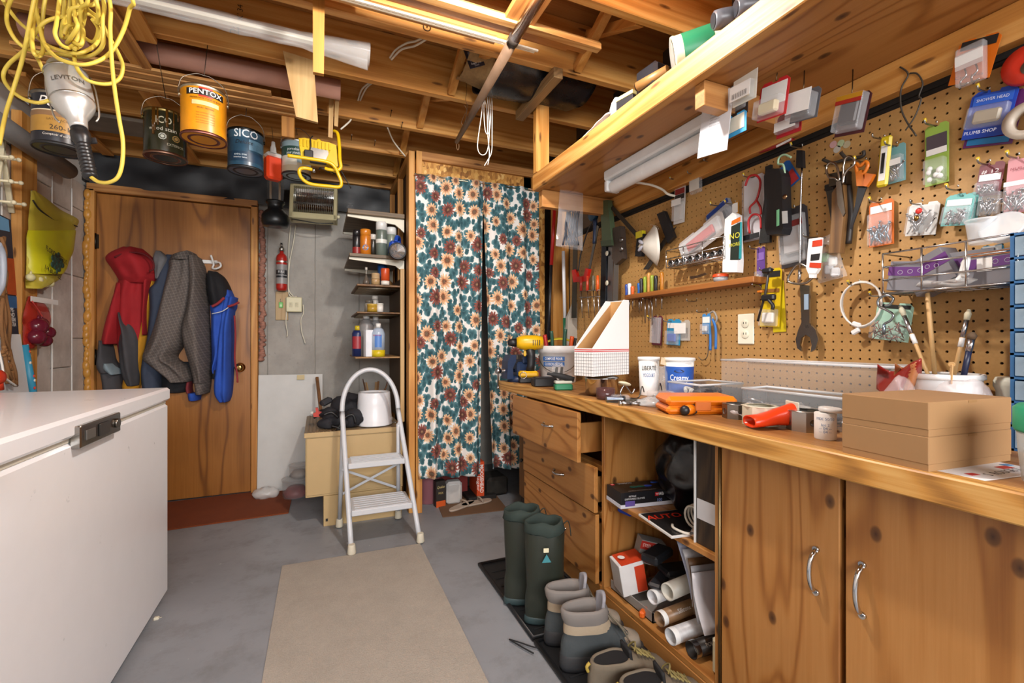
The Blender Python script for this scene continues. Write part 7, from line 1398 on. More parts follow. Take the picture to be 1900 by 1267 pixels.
pack('blue plumbing part card under the red tape measure', 1792, 1880, 168, 252, '#1b48b4', (.18, .66), 'block', '#a89a80', (('PLUMB SHOP', .08, .1, '#dfe6f4'), ('SHOWER HEAD', .8, .09, '#dfe6f4')), 12, strip=((.8, .2, '#2c60c8'),))
pack('purple and blue card behind the plumbing card', 1797, 1893, 175, 268, '#5c2060', None, tilt=14, strip=((.1, .12, '#1c78b4'), (.25, .06, WH)), hk=False, X=XW-.004)
pack('orange hook card hung on the wall ledger', 1768, 1848, 72, 148, '#d0680c', None, tilt=14, X=XW-.045, rows=(('Crochets', .12, .1, '#5a2a04'),), strip=((.86, .2, '#1c1a18'),))
T, w_, h = pack('clear blister with two steel hooks before the orange card', 1776, 1836, 86, 158, None, (0, 1), None, X=XW-.055, th=.02, alpha=.35, strip=((.62, .4, '#c8b8b4'), (.66, .25, WH)))
for x in (-.012, .008): b = B(); b.tube([(x, -.012, -.0), (x+.004, -.012, -.02), (x-.006, -.012, -.03), (x-.004, -.012, -.042), (x+.008, -.012, -.04)], .002, 6, k=4); part(T, 'steel_hook', b, STEEL)
pack('orange topped clear pack of long nails', 1612, 1658, 372, 456, '#c8641c', (0, .72), 'screws', '#9fb0c0', strip=((.82, .16, WH),))
T, w_, h = pack('clear pack with a brass bell and red tag', 1683, 1740, 376, 436, '#d8d6d2', (0, .9), 'screws', tilt=8); b = B(); b.sph((-.003, -.022, .0), (.006, .005, .008), 10); part(T, 'brass_bell', b, metal('#8a6a3a', .35)); b = B(); b.sph((0, -.022, .018), (.008, .003, .008), 8); part(T, 'red_tag', b, plain('#c02820', .5))
for k in range(3): pack(['teal labelled screw pack, front one of three', 'teal labelled screw pack, middle one of three', 'teal labelled screw pack, rear one of three'][k], 1750+k*8, 1804+k*7, 362-k*2, 418-k*3, '#6fb0ac', (0, .62), 'screws', tilt=10, X=XW-.03+k*.011, strip=((.75, .2, WH),), hk=False)
hook(1778, 352)
pack('maroon labelled pack of large bolts', 1813, 1860, 302, 362, '#7a4048', (0, .4), 'screws', '#c0c0c4', (('# 12', .72, .16, '#e8e0e0'),), 8, strip=((.55, .2, WH),))
pack('small clear pack of nails under the maroon one', 1817, 1862, 358, 402, None, (0, 1), 'screws', tilt=6, hk=False)
pack('pink labelled clear pack of screws at the right edge', 1866, 1915, 290, 394, '#c98a90', (0, .55), 'screws', '#c4c4c8', (('MUR-O', .78, .07, '#8a3040'),), 4, strip=((.5, .08, WH),))
pack('tall clear tube pack high on the pegboard left', 1251, 1271, 330, 414, '#c9c6c2', (.05, .45), None, tilt=3, strip=((.7, .12, '#8a2a28'), (.58, .1, '#2c2826'), (.45, .14, WH)))
pack('small clear box of pins beside the tube pack', 1284, 1305, 320, 360, None, (0, 1), None, strip=((.85, .2, WH), (.4, .5, '#cfcac0')))
pack('grey blue carded putty knife pack above the wire basket', 1312, 1362, 378, 428, '#8a8c94', (.1, .7), 'block', '#77777a', tilt=-24, strip=((.88, .16, '#1c3a80'),))
pack('red trimmed clear pack lying above the socket basket', 1258, 1345, 420, 462, '#b0a8a4', (.1, .8), 'block', '#a83028', tilt=-22, X=XW-.05, hk=False, alpha=.4)
pack('small yellow and white card beside the putty knife pack', 1358, 1370, 375, 412, '#c98a1c', None, strip=((.7, .5, WH),))
pack('small purple card under the black flashlight', 1404, 1419, 458, 528, '#5a3a80', (0, .35), 'bits', '#b0b0b0', strip=((.75, .2, '#7a5aa0'),))
T, w_, h = pack('yellow clamp card behind the small black clamp', 1412, 1448, 498, 606, '#d0b010', (0, .3), 'block', '#e6e2da', strip=((.9, .1, '#1c1a18'), (.62, .06, '#8a5a1c')), tilt=3)
pack('plain yellow card behind the clamp card', 1432, 1456, 520, 616, '#c9b414', None, hk=False, X=XW-.004, tilt=-3)
pack('grey clear tool pack behind the long steel rod', 1446, 1500, 384, 494, '#3a3638', (.05, .85), 'block', '#a8a4a4', tilt=-4, strip=((.7, .1, '#7a2c28'),), alpha=.4)
pack('maroon drill bit pack at the left below the tool shelf', 1210, 1228, 586, 640, '#5c2030', (.05, .95), None, tilt=4, alpha=.35)
T, w_, h = pack('blue topped clear pack of fuses', 1237, 1262, 592, 640, '#2a88b4', (0, .55), 'block', '#3a5aa8', tilt=3, strip=((.75, .2, WH),))
pack('white labelled clear pack behind the blue topped one', 1255, 1280, 594, 632, '#b9b0a4', (0, .6), None, hk=False, X=XW-.004, strip=((.6, .5, WH),))
# clear box of nails with its green label
T, w_, h = pack('clear box of brown nails with a mint label', 1622, 1690, 562, 632, '#a8d0bc', (0, .5), None, X=XW-.03, th=.03, tilt=8, alpha=.15, strip=((.9, .1, '#1c1c1c'),)); random.seed(3)
for j in range(34): an = random.uniform(0, PI); c = Vector((random.uniform(-.38, .38)*w_, -random.uniform(.006, .026), -h/2+h*random.uniform(.05, .42))); d = Vector((math.cos(an), 0, math.sin(an)))*.012; b = B(); b.cyl(c-d, c+d, .0013, n=5); part(T, 'nail', b, metal('#8a6458', .45))
T = peg('screw_hook', 'large steel screw hook hanging before the box of nails', 'hook', 1640, 590, X=XW-.07); k = zc(1640)/FPX
b = B(); b.tube([(x*k, 0, -z*k) for x, z in ((0, 28), (0, 12), (10, 5), (14, -5), (4, -14), (-8, -22), (-8, -34), (4, -40), (14, -34), (10, -24), (2, -22))], .0032, 8, k=5); part(T, 'hook', b, metal('#a9b4be', .2)); b = B(); b.lathe([(.0038, -.045), (.0042, -.03), (.0042, -.018)], n=8); part(T, 'thread', b, metal('#8fa0ac', .3)); hook(1640, 548, L=.06)
# yellow level
T = peg('torpedo_level', 'yellow and white plastic level hanging by its hole', 'level', 1641, 300, X=XW-.03, tilt=5); k = zc(1641)/FPX; b = B(); b.box((0, 0, 0), (.028, .012, 90*k), .005); part(T, 'body', b, plain('#d0b81c', .4)); b = B(); b.box((0, -.0065, -.005), (.016, .001, 62*k), .0004); part(T, 'label', b, plain(WH, .5)); b = B(); b.box((0, -.0075, -.005), (.008, .0008, 36*k)); part(T, 'black_print', b, BK); hook(1641, 258)
# wire loop, stickers, outlet
T = peg('wire_loop', 'bent black wire loop hung from the wall ledger', 'wire', 1695, 180, X=XW-.04)
b = B(); b.tube([P(u, v, X=XW-.04) for u, v in ((1670, 124), (1685, 138), (1672, 165), (1672, 200), (1682, 225), (1700, 252))], .002, 6, k=5); b.tube([P(u, v, X=XW-.04) for u, v in ((1688, 136), (1702, 137), (1712, 155), (1705, 178), (1709, 185), (1698, 215), (1680, 242))], .002, 6, k=5); part(T, 'wire', b, plain('#3a342c', .5), True)
for k, (u, v, c) in enumerate(((1546, 268, '#c9a0a0'), (1560, 266, '#a9b890'), (1553, 277, '#b9b4a8'), (1571, 268, '#b4a888'))):
    p = P(u, v, X=XW-.0012); b = B(); b.lathe([(0, 0), (.011, 0)], p, (0, -90, 0), n=14, caps=False); part(WR, 'round_sticker', b, plain(c, .6))
T = peg('wall_outlet', 'cream duplex wall outlet on the pegboard', 'outlet', 1385, 610.5); k = zc(1385)/FPX
b = B(); b.box((0, -.003, 0), (.07, .006, .114), .003); part(T, 'cover_plate', b, plain('#e4e0cc', .4, var=.03))
for z in (-.02, .02):
    b = B(); b.lathe([(0, .0), (.0155, .0), (.0155, .002), (.014, .003), (0, .003)], (0, -.006, z), (90, 0, 0), n=20, caps=False); q = part(T, 'socket', b, plain('#e0dcc6', .4)); 
    for x in (-.0055, .0055): b = B(); b.box((x, -.0094, z+.003), (.002, .001, .008)); o = part(q, 'slot', b, BK)
# dust mask
T = peg('dust_mask', 'white cone dust mask hung on its side', 'mask', 1212, 455, X=XW-.02, tilt=8); k = zc(1212)/FPX
arc = catmull([P(u, v, X=XW-.02) for u, v in ((1213, 418), (1227, 424), (1236, 442), (1238, 462), (1231, 482), (1219, 494))], 4); ap = P(1183, 458, X=XW-.045); b = B(); b.grid(lambda u, v: ap.lerp(arc[min(int(v*20+.5), len(arc)-1)], u)+Vector((-.045*math.sin(PI*v)*math.sin(PI*min(u, .8)*.62), 0, 0)), 10, 20); o = part(T, 'cup', b, plain('#d6d0c4', .8), True); o.modifiers.new('t', 'SOLIDIFY').thickness = .002
b = B(); b.sph((-.028, -.052, .012), (.02, .006, .009), 10, (0, 25, 0)); b.sph((-.03, -.05, -.018), (.02, .006, .009), 10, (0, -40, 0)); part(T, 'foam_pad', b, plain('#9a98a0', .9))
b = B(); b.tube([(.04, -.01, .07), (.0, .01, .09), (-.05, .01, .1)], .001, 5, k=4); part(T, 'elastic', b, plain('#d8d4c8', .7))
# square tool, and tools with long shapes drawn in the wall plane
def shape(name, label, cat, items, X=XW-.015):
    """flat tools: each item is (part name, outline in photo pixels, thickness, material) in the plane X"""
    us = [q for it in items for q in it[1]]; T = thing(name, label, cat, P(sum(a for a, _ in us)/len(us), sum(e for _, e in us)/len(us), X=X))
    for it in items:
        nm, px, th, m = it[:4]; off = it[4] if len(it) > 4 else 0; q = [P(u, v, X=X-off) for u, v in px]; n = len(q); b = B()
        b.add(q+[p+Vector((-th, 0, 0)) for p in q], [list(range(n)), list(range(n, 2*n))[::-1]]+[(i, (i+1) % n, n+(i+1) % n, n+i) for i in range(n)]); part(T, nm, b, m, True)
    return T
def tubes(T, nm, pxs, r, m, X, closed=False, k=5):
    for px in pxs: b = B(); b.tube([P(u, v, X=X-(off[0] if off else 0)) for u, v, *off in px], r, 8, closed=closed, k=k); part(T, nm, b, m, True)
shape('carpenter_square', 'black carpenter square slung behind the dust mask', 'square', [('handle', [(1224, 398), (1238, 392), (1256, 440), (1244, 452)], .018, BK), ('blade', [(1240, 432), (1256, 420), (1204, 500), (1194, 500)], .003, plain('#2a2622', .4), .004)])
shape('stapler', 'yellow and black utility knife behind the dust mask', 'knife', [('body', [(1188, 438), (1200, 434), (1196, 476), (1184, 476)], .02, BK), ('yellow_back', [(1186, 432), (1198, 428), (1198, 440), (1186, 444)], .022, plain('#c9b81c', .4))])
# tool shelf
a = P(1157, 545, X=XW-.09); e = P(1396, 512, X=XW-.09); ts = thing('tool_shelf', 'narrow wooden shelf holding screwdrivers on the pegboard', 'shelf', P(1280, 530, X=XW))
Z0 = P(1396, 512, X=XW-.085).z; b = B(); b.bb((XW-.085, e.y, Z0-.022), (XW-.001, a.y, Z0), .002); part(ts, 'board', b, wood('Y', ('#7a4a20', '#a86c34', '#bf8548'), .3), True); ZT = Z0
for y in (e.y+.03, a.y-.1): b = B(); b.tube([(XW, y, Z0-.06), (XW-.01, y, Z0-.03), (XW-.06, y, Z0-.024)], .003, 6, k=3); part(ts, 'shelf_bracket', b, STEEL, True)
for k, (u, hh, c, lab, L) in enumerate(((1163, .06, '#2a4aa0', 'blue handled screwdriver, leftmost in the tool shelf', .05), (1168, .062, '#e0e0e4', 'white handled screwdriver second in the tool shelf', .05), (1174, .045, '#d85c1c', 'orange handled screwdriver at the left of the tool shelf', .045), (1186, .055, '#1c60b0', 'short blue screwdriver in the middle of the tool shelf', .07), (1190, .075, '#2c2c30', 'black handled screwdriver beside the short blue one', .06), (1197, .08, '#8aa02c', 'yellow green screwdriver left of the wooden handle', .12), (1204, .095, '#c08a44', 'wooden handled screwdriver in the tool shelf', .11), (1210, .08, '#8c9c30', 'yellow green screwdriver right of the wooden handle', .13), (1217, .075, '#1c1c1e', 'thick black screwdriver in the tool shelf', .05), (1228, .085, '#b0701c', 'amber handled screwdriver, rightmost in the tool shelf', .06))):
    p = P(u, 530, X=XW-.045); T = thing('screwdriver', lab, 'screwdriver', (XW-.045, p.y, ZT+.0005), 0, 'screwdrivers in the tool shelf'); b = B(); b.lathe([(.005, 0), (.0085, .006), (.0075, hh*.4), (.0095, hh*.7), (.0095, hh*.93), (.006, hh)], n=12); part(T, 'handle', b, plain(c, .35)); b = B(); b.cyl((0, 0, -L-.022), (0, 0, 0), .0026, n=8); part(T, 'shaft', b, STEEL)
T = bx('putty_tub', 'flat grey tub with an orange lid on the tool shelf', 'tub', (XW-.045, P(1337, 505, X=XW-.045).y, ZT), (.03, .03, .001), plain('#8a8a8c', .4), 0, 0); b = B(); b.lathe([(.024, .001), (.027, .02), (.027, .02)], n=22); part(T, 'tub', b, plain('#9a9a9c', .4)); b = B(); b.lathe([(.029, .02), (.029, .03), (.025, .032), (0, .032)], n=22, caps=False); part(T, 'lid', b, plain('#d8481c', .4))
T = shape('caulking_squeeze_tube', 'upright squeeze tube with green print on the tool shelf', 'tube', [('tube', [(1352, 486), (1380, 486), (1377, 400), (1370, 396), (1356, 408)], .03, WHT), ('print_panel', [(1355, 482), (1374, 482), (1374, 412), (1357, 420)], .001, plain('#202a24', .4), .0305), ('orange_top', [(1357, 418), (1374, 410), (1374, 402), (1358, 410)], .001, plain('#c8641c', .4), .0306), ('teal_edge', [(1371, 480), (1376, 480), (1377, 412), (1374, 412)], .001, plain('#2a8a90', .4), .0308), ('cap', [(1352, 506), (1379, 506), (1380, 486), (1352, 486)], .032, WHT)], XW-.04)
RW = Matrix(((0, 1, 0), (-1, 0, 0), (0, 0, 1))).to_3x3()   # print facing -x
text(T, 'NO', .03, plain('#c9c23a'), P(1363, 438, X=XW-.0725), RW, world=True); text(T, 'MORE', .018, plain('#c9c23a'), P(1363, 454, X=XW-.0725), RW, world=True)
T = shape('open_wrench_small', 'small steel wrench lying on the tool shelf', 'wrench', [('wrench', [(1281, 513), (1296, 511), (1310, 506), (1314, 509), (1298, 515), (1284, 518)], .006, STEEL)], XW-.05)
# wire baskets
def basket(label, u0, u1, vt, vb, d, nr):
    a = P(u0, vb, X=XW-d); e = P(u1, vb, X=XW-d); zt = P((u0+u1)/2, vt, X=XW-d).z; z0 = min(a.z, e.z) if False else P((u0+u1)/2, vb, X=XW-d).z; T = thing('wire_basket', label, 'basket', (XW-d/2, (a.y+e.y)/2, z0)); W_ = metal('#c4c4c2', .22)
    for k in range(nr):
        z = z0+(zt-z0)*k/(nr-1); b = B(); b.tube([(XW-.002, a.y, z), (XW-d, a.y, z), (XW-d, e.y, z), (XW-.002, e.y, z)], .0022, 6); part(T, 'rim_wire', b, W_, True)
    n = max(3, int((a.y-e.y)/.1))
    for k in range(n+1): y = a.y+(e.y-a.y)*k/n; b = B(); b.tube([(XW-.002, y, z0), (XW-d, y, z0), (XW-d, y, zt)], .0022, 6); part(T, 'upright_wire', b, W_, True)
    for k in range(3): b = B(); b.cyl((XW-d*(k+.5)/3, a.y, z0), (XW-d*(k+.5)/3, e.y, z0), .0018, n=6); part(T, 'floor_wire', b, W_, True)
    return a.y, e.y, z0
ya, ye, zb1 = basket('chrome wire basket of sockets on the pegboard', 1236, 1342, 452, 486, .08, 3)
for k in range(8):
    y = ya-.02-(ya-ye-.04)*k/7; r = .015; T = thing('socket', 'steel wrench socket lying in the wire basket', 'socket', (XW-.055, y, zb1+.003), 0, 'sockets in the wire basket'); b = B(); b.lathe([(r*.6, 0), (r*.6, .0), (r, 0), (r, .028), (r*.85, .03), (r*.85, .035)], (-.02, 0, r), (0, 90, 0), n=18, caps=False); part(T, 'barrel', b, metal('#b8b8ba', .2)); b = B(); b.lathe([(0, .006), (r*.62, .006), (r*.6, 0)], (-.02, 0, r), (0, 90, 0), n=6, caps=False); part(T, 'hex_bore', b, plain('#1a1a1c', .5))
ya, ye, zb2 = basket('long chrome wire basket of small boxes on the pegboard', 1638, 1888, 452, 534, .12, 4)
for k, (f, dx, rz, d, tl) in enumerate(((.16, .06, 10, (.09, .06, .075), 8), (.34, .06, -10, (.095, .055, .085), -25), (.56, .045, 4, (.105, .05, .085), 0), (.82, .06, 0, (.1, .06, .075), -3))):
    T = thing('hardware_carton', ['grey and purple carton at the left of the long basket', 'tilted grey and purple carton in the long basket', 'grey and purple carton behind the white plastic bracket', 'grey and purple carton with an orange label, rightmost in the basket'][k], 'carton', (XW-dx, ya-(ya-ye)*f, zb2+.004), -90+rz, 'cartons in the long basket'); T.rotation_euler.y = 0; b = B(); b.box((0, 0, d[2]/2), d, .001, (0, tl, 0)); part(T, 'carton', b, plain('#77757a', .5)); b = B(); b.box((0, -d[1]/2-.0004, d[2]*.66), (d[0], .0008, d[2]*.3), 0, (0, tl, 0)); part(T, 'purple_band', b, plain('#5c2c70', .5))
    for x in (-.02, 0, .02): b = B(); b.tube([(x+.005*math.cos(a_), -d[1]/2-.001, d[2]*.66+.005*math.sin(a_)) for a_ in [2*PI*i/10 for i in range(10)]], .0007, 4, closed=True); part(T, 'ring_print', b, plain('#b0a8b8', .5))
    if k == 3: b = B(); b.box((-.018, -d[1]/2-.0012, d[2]*.6), (.026, .0008, .03)); part(T, 'white_sticker', b, plain(WH, .5)); b = B(); b.box((.0, -d[1]/2-.0012, d[2]*.92), (d[0]*.95, .0008, .008)); part(T, 'orange_strip', b, plain('#c87a3a', .5))
T = thing('plastic_bracket', 'white z shaped plastic bracket in the long basket', 'bracket', P(1790, 505, X=XW-.11)); tubes(T, 'bracket', [[(1775, 518), (1781, 515), (1790, 485), (1796, 478), (1792, 500), (1786, 512), (1796, 506)]], .005, WHT, XW-.112)
T = thing('clear_bag', 'clear bag of small parts lying in the long basket', 'bag', P(1760, 530, X=XW-.08)); b = B(); c = P(1755, 525, X=XW-.085); bump_blob(b, c, (.02, .06, .012), .012, 30, 18); part(T, 'bag', b, clear('#e0dcd8', .5, .15), True)
pack('blue labelled clear bag in the long basket', 1820, 1862, 455, 482, '#2a98c0', None, X=XW-.06, hk=False, strip=((.5, .9, '#d8dcdc'),))
for k, (u, v, rx, h_) in enumerate(((1822, 452, .028, .05), (1868, 432, .036, .02))):
    T = thing('plastic_cup', ['translucent plastic cup nested above the long basket', 'round translucent lid above the long basket'][k], 'cup', P(u, v, X=XW-.06)); b = B(); b.lathe([(rx*.8, 0), (rx, h_), (rx*1.08, h_+.002), (rx*1.08, h_+.006), (rx*.95, h_+.006)], n=22, caps=k == 1); part(T, 'cup', b, clear('#dde2e6', .55, .2)); T.location.z = P(u, v, X=XW-.06).z; T.rotation_euler = (0, math.radians(-60 if k else 0), 0)
# white cable loop
T = peg('cable_loop', 'coiled white cable with plugs hanging on a peg', 'cable', 1597, 565, X=XW-.025); k = zc(1597)/FPX
for j in range(3): b = B(); b.tube([((35+j*.9)*k*.92*math.sin(a_)+.002*j, -.004*j+.004*math.sin(a_*2), (42-j)*k*math.cos(a_)) for a_ in [2*PI*i/24 for i in range(24)]], .0028, 6, closed=True); part(T, 'coil_turn', b, plain('#e2e0da', .5))
for c, tl in (((-.008, -.006, -.058), 20), ((-.01, -.006, -.078), -30)): b = B(); b.box(c, (.024, .01, .014), .003, (0, tl, 0)); part(T, 'plug', b, WHT)
hook(1595, 527)
# chrome wrench, rod, oil filter strap
Tw = shape('open_wrench', 'large chrome open-end wrench hanging head down', 'wrench', [('wrench', [(1487, 528), (1505, 530), (1505, 600), (1516, 612), (1521, 630), (1516, 648), (1507, 653), (1509, 640), (1506, 626), (1498, 621), (1490, 626), (1487, 640), (1490, 652), (1482, 646), (1479, 630), (1484, 612), (1490, 598)], .008, metal('#9c9b99', .2))], XW-.02)
text(Tw, '15', .012, plain('#22201e'), P(1497, 606, X=XW-.0285), RW, world=True)
b = B(); b.box(P(1496, 560, X=XW-.029), (.001, .014, .05)); part(Tw, 'stem_recess', b, plain('#8fa4b8', .3), True)
T = shape('screwdriver', 'long thin screwdriver with a black handle hanging on the pegboard', 'screwdriver', [('handle', [(1483, 280), (1494, 280), (1495, 312), (1482, 312)], .014, BK)], XW-.03); tubes(T, 'shaft', [[(1488, 311), (1485, 400), (1484, 498)]], .003, STEEL, XW-.037); hook(1488, 274)
T = thing('filter_wrench', 'steel band filter wrench above the chrome wrench', 'wrench', P(1484, 515, X=XW-.03)); tubes(T, 'band', [[(1462, 520), (1468, 505), (1482, 490), (1498, 496), (1508, 512), (1495, 525), (1474, 526)]], .004, metal('#a8a49c', .25), XW-.045, True); tubes(T, 'handle', [[(1484, 500), (1483, 524)]], .005, STEEL, XW-.045)
# glue tube in a bag
T = shape('glue_tube', 'red and white glue tube hanging before a clear bag', 'glue tube', [('tube', [(1506, 444), (1528, 441), (1523, 500), (1518, 508), (1505, 508), (1501, 498)], .014, WHT), ('red_top', [(1507, 458), (1526, 456), (1526, 444), (1508, 447)], .001, plain('#c03a1c', .4), .0145), ('red_base', [(1502, 496), (1523, 498), (1524, 488), (1503, 487)], .001, plain('#c03a1c', .4), .0145), ('black_print', [(1504, 484), (1520, 482), (1522, 470), (1505, 472)], .001, BK, .0146), ('cap', [(1505, 508), (1516, 508), (1515, 516), (1506, 516)], .012, WHT)], XW-.045); hook(1516, 440, L=.06)
T = thing('clear_bag', 'clear zip bag of fittings behind the glue tube', 'bag', P(1535, 480, X=XW-.02)); b = B(); q = [P(u, v, X=XW-.01) for u, v in ((1496, 452), (1546, 432), (1572, 512), (1520, 526))]; b.grid(lambda u, v: (q[0].lerp(q[1], u)).lerp(q[3].lerp(q[2], u), v)+Vector((-.03*math.sin(PI*u)*math.sin(PI*v)-.006*noise.noise((u*6, v*6, 0)), 0, 0)), 14, 14); part(T, 'bag', b, clear('#e4e2e0', .45, .12), True)
for u, v, c in ((1545, 485, '#d8d8d6'), (1538, 500, '#b4b6ba'), (1530, 478, '#5aa83a'), (1550, 505, '#c9c9cc')): b = B(); b.box(P(u, v, X=XW-.012), (.012, .024, .028), .004, (0, 0, 20)); part(T, 'fitting', b, plain(c, .4), True)
# shears, hammer, orange scissors on a dark rail
T = thing('tool_rail', 'dark iron hook rail above the hammer', 'hook rail', P(1570, 300, X=XW)); tubes(T, 'rail', [[(1527, 296), (1545, 302), (1570, 296), (1600, 290), (1602, 280)], [(1560, 283), (1568, 292), (1572, 296)]], .005, plain('#35302a', .5), XW-.012)
T = shape('kitchen_shears', 'steel shears hanging handles up over the hammer', 'shears', [('blade', [(1553, 338), (1562, 336), (1570, 395), (1566, 402), (1556, 380)], .005, metal('#8f8a84', .25))], XW-.05)
tubes(T, 'handle_loop', [[(1533, 312), (1540, 302), (1550, 304), (1555, 318), (1557, 335), (1548, 330), (1538, 328)], [(1566, 302), (1574, 290), (1584, 294), (1584, 306), (1574, 314), (1566, 326), (1564, 340)]], .0035, metal('#a9a49c', .2), XW-.052, True)
T = shape('hammer', 'old hammer with a worn wooden handle hanging head up', 'hammer', [('handle', [(1552, 360), (1572, 330), (1574, 400), (1567, 470), (1546, 470), (1551, 410)], .022, wood('Z', ('#4a3220', '#7a5a38', '#9a7850'), 0)), ('head', [(1548, 325), (1580, 318), (1580, 342), (1548, 348)], .026, metal('#5a5650', .4), -.002)], XW-.02)
shape('garden_rasp', 'dark ribbed rasp beside the hammer handle', 'rasp', [('rasp', [(1535, 344), (1552, 340), (1556, 400), (1552, 432), (1546, 408)], .012, plain('#3a3632', .4, bump=.6)), ('top_band', [(1535, 346), (1552, 341), (1552, 352), (1536, 356)], .014, BK)], XW-.012)
T = shape('orange_scissors', 'large orange handled scissors hanging point down', 'scissors', [('blade', [(1594, 342), (1610, 345), (1590, 400), (1581, 426), (1578, 424), (1588, 380)], .004, plain('#26282c', .3)), ('handle', [(1594, 346), (1592, 322), (1602, 316), (1607, 330), (1610, 346)], .012, plain('#d0701c', .4)), ('second_handle', [(1606, 346), (1610, 322), (1626, 324), (1620, 336), (1612, 347)], .012, plain('#c8661a', .4), .004)], XW-.03); tubes(T, 'finger_loop', [[(1588, 304), (1592, 324), (1602, 322), (1610, 308), (1606, 300), (1596, 308)], ], .005, plain('#d0701c', .4), XW-.037, True)
T = thing('drop_cloth_handle', 'dark tool handle hanging behind the hammer', 'tool', P(1575, 440, X=XW-.01)); tubes(T, 'handle', [[(1574, 340), (1578, 400), (1574, 452)]], .009, plain('#2c2622', .5), XW-.014)
# black lantern flashlight with strap and a green S hook
T = shape('black_flashlight', 'large black work flashlight hanging by a pale green hook', 'flashlight', [('body', [(1434, 330), (1440, 318), (1462, 316), (1467, 330), (1470, 425), (1466, 436), (1440, 438), (1436, 425)], .045, BK), ('barcode_label', [(1451, 392), (1461, 391), (1462, 414), (1452, 415)], .001, plain('#c9ccca', .5), .046), ('green_strip', [(1441, 390), (1446, 388), (1446, 418), (1441, 420)], .001, plain('#7ac090', .5), .046)], XW-.03)
b = B(); c = P(1456, 365, X=XW-.075); b.lathe([(0, .004), (.006, .003), (.008, 0)], c, (0, -90, 0), n=14, caps=False); part(T, 'button', b, metal('#9a7a5a', .3), True); tubes(T, 'hook', [[(1456, 322), (1453, 306), (1444, 304), (1446, 292), (1456, 287), (1468, 292)]], .0035, plain('#a8c8a4', .4), XW-.05)
T = shape('belt_strap', 'black woven strap hanging left of the flashlight', 'strap', [('strap', [(1424, 310), (1434, 306), (1434, 400), (1432, 450), (1412, 452), (1418, 400), (1424, 360)], .012, plain('#1c1a18', .8, var=.5, bump=.5))], XW-.02)
pack('red and blue card behind the black flashlight', 1440, 1476, 302, 352, '#1c5aa0', None, X=XW-.02, tilt=-28, strip=((.3, .5, '#b03030'),))
T, w_, h = pack('white card with red plier handles', 1380, 1418, 326, 446, '#d0ccd0', (.3, .95), None, strip=((.05, .08, BK and '#1c1a1c'),), alpha=.2); tubes(T, 'red_handle', [[(1383, 345), (1390, 328), (1404, 326), (1411, 340), (1404, 370), (1392, 384), (1392, 396)], [(1404, 372), (1411, 385), (1412, 398)], [(1391, 433), (1389, 410), (1398, 398), (1410, 402), (1412, 424)]], .004, plain('#b02024', .4), XW-.032)
# small black quick clamp
T = thing('bar_clamp', 'small black bar clamp hanging before the yellow card', 'clamp', P(1420, 560, X=XW-.05)); tubes(T, 'bar', [[(1428, 496), (1420, 545), (1406, 596)]], .004, plain('#2a2626', .4), XW-.05, k=0)
b = B(); b.box(P(1426, 552, X=XW-.055), (.02, .05, .022), .005); b.box(P(1424, 502, X=XW-.055), (.02, .034, .016), .004); part(T, 'jaw', b, BK, True); tubes(T, 'trigger', [[(1426, 556), (1434, 566), (1433, 574)]], .006, BK, XW-.06); b = B(); b.box(P(1411, 541, X=XW-.055), (.016, .018, .008), .002); part(T, 'orange_pad', b, plain('#c8701c', .4), True)
# keys and pliers bundle
T = thing('plier_bundle', 'blue and grey pliers bundle hanging left of the outlet', 'pliers', P(1318, 610, X=XW-.03)); tubes(T, 'handle', [[(1322, 592), (1328, 610), (1328, 648)], [(1316, 600), (1318, 625), (1318, 650)]], .005, plain('#2a6ab0', .4), XW-.035); tubes(T, 'strap_ring', [[(1316, 582), (1324, 578), (1330, 590), (1326, 600), (1322, 588)]], .004, plain('#8a8680', .5), XW-.03); tubes(T, 'wire_hook', [[(1315, 640), (1312, 662), (1303, 668), (1296, 662)]], .0018, metal('#77726a', .4), XW-.02)
pack('blue and white blister on the pliers bundle', 1303, 1318, 582, 620, '#3a80b8', (0, .5), 'block', '#b8bcc0', X=XW-.04, strip=((.7, .3, WH),)); hook(1312, 578)
for u, v in ((1293, 558), (1345, 528), (1607, 300), (1325, 300)): hook(u, v)
# red lighter and the packets hung under the shelf
T = thing('gas_lighter', 'red and black barbecue lighter hung along the pegboard top', 'lighter', P(1470, 260, X=XW-.02)); tubes(T, 'handle', [[(1410, 280), (1440, 270), (1472, 255)]], .009, plain('#9a1c20', .35), XW-.02, k=3); tubes(T, 'barrel', [[(1470, 256), (1500, 242), (1530, 228)]], .004, BK, XW-.02, k=3); b = B(); b.beam(P(1440, 272, X=XW-.03), P(1468, 258, X=XW-.03), .002, .008); part(T, 'label', b, plain(WH, .5), True)
def hang(label, u0, u1, v0, v1, X, card, **k): return pack(label, u0, u1, v0, v1, card, X=X, **k)
T, w_, h = hang('tall white printed card hung from the shelf brace', 1298, 1354, 176, 284, 1.13, '#d8d8dc', blis=None, tilt=8, rows=(('sym', .93, .12, '#26242a'),)); 
for k in range(9): text(T, 'lorem ipsum notice emploi'[k:k+16], h*.03, plain('#77757c'), (0, -.002, h*.3-k*h*.045))
hang('dark clear packet with a brown top hung before the white card', 1344, 1388, 128, 218, 1.16, '#3a2c28', blis=(.1, .85), cont='block', cc='#8a9498', alpha=.35, tilt=2)
T, w_, h = hang('white hanger pack with a barcode under the shelf', 1360, 1404, 122, 190, 1.13, '#d8d4c8', blis=(0, .5), cont='block', cc='#c8b890', tilt=4, alpha=.3, strip=((.28, .4, WH),)); text(T, '|||||||||', .016, plain('#26242a'), (0, -.021, -h*.3), width=w_*.6)
hang('light blue blade pack under the dark packet', 1341, 1384, 213, 252, 1.15, '#3a9cd0', blis=None, strip=((.55, .7, '#dcd8c8'),)); 
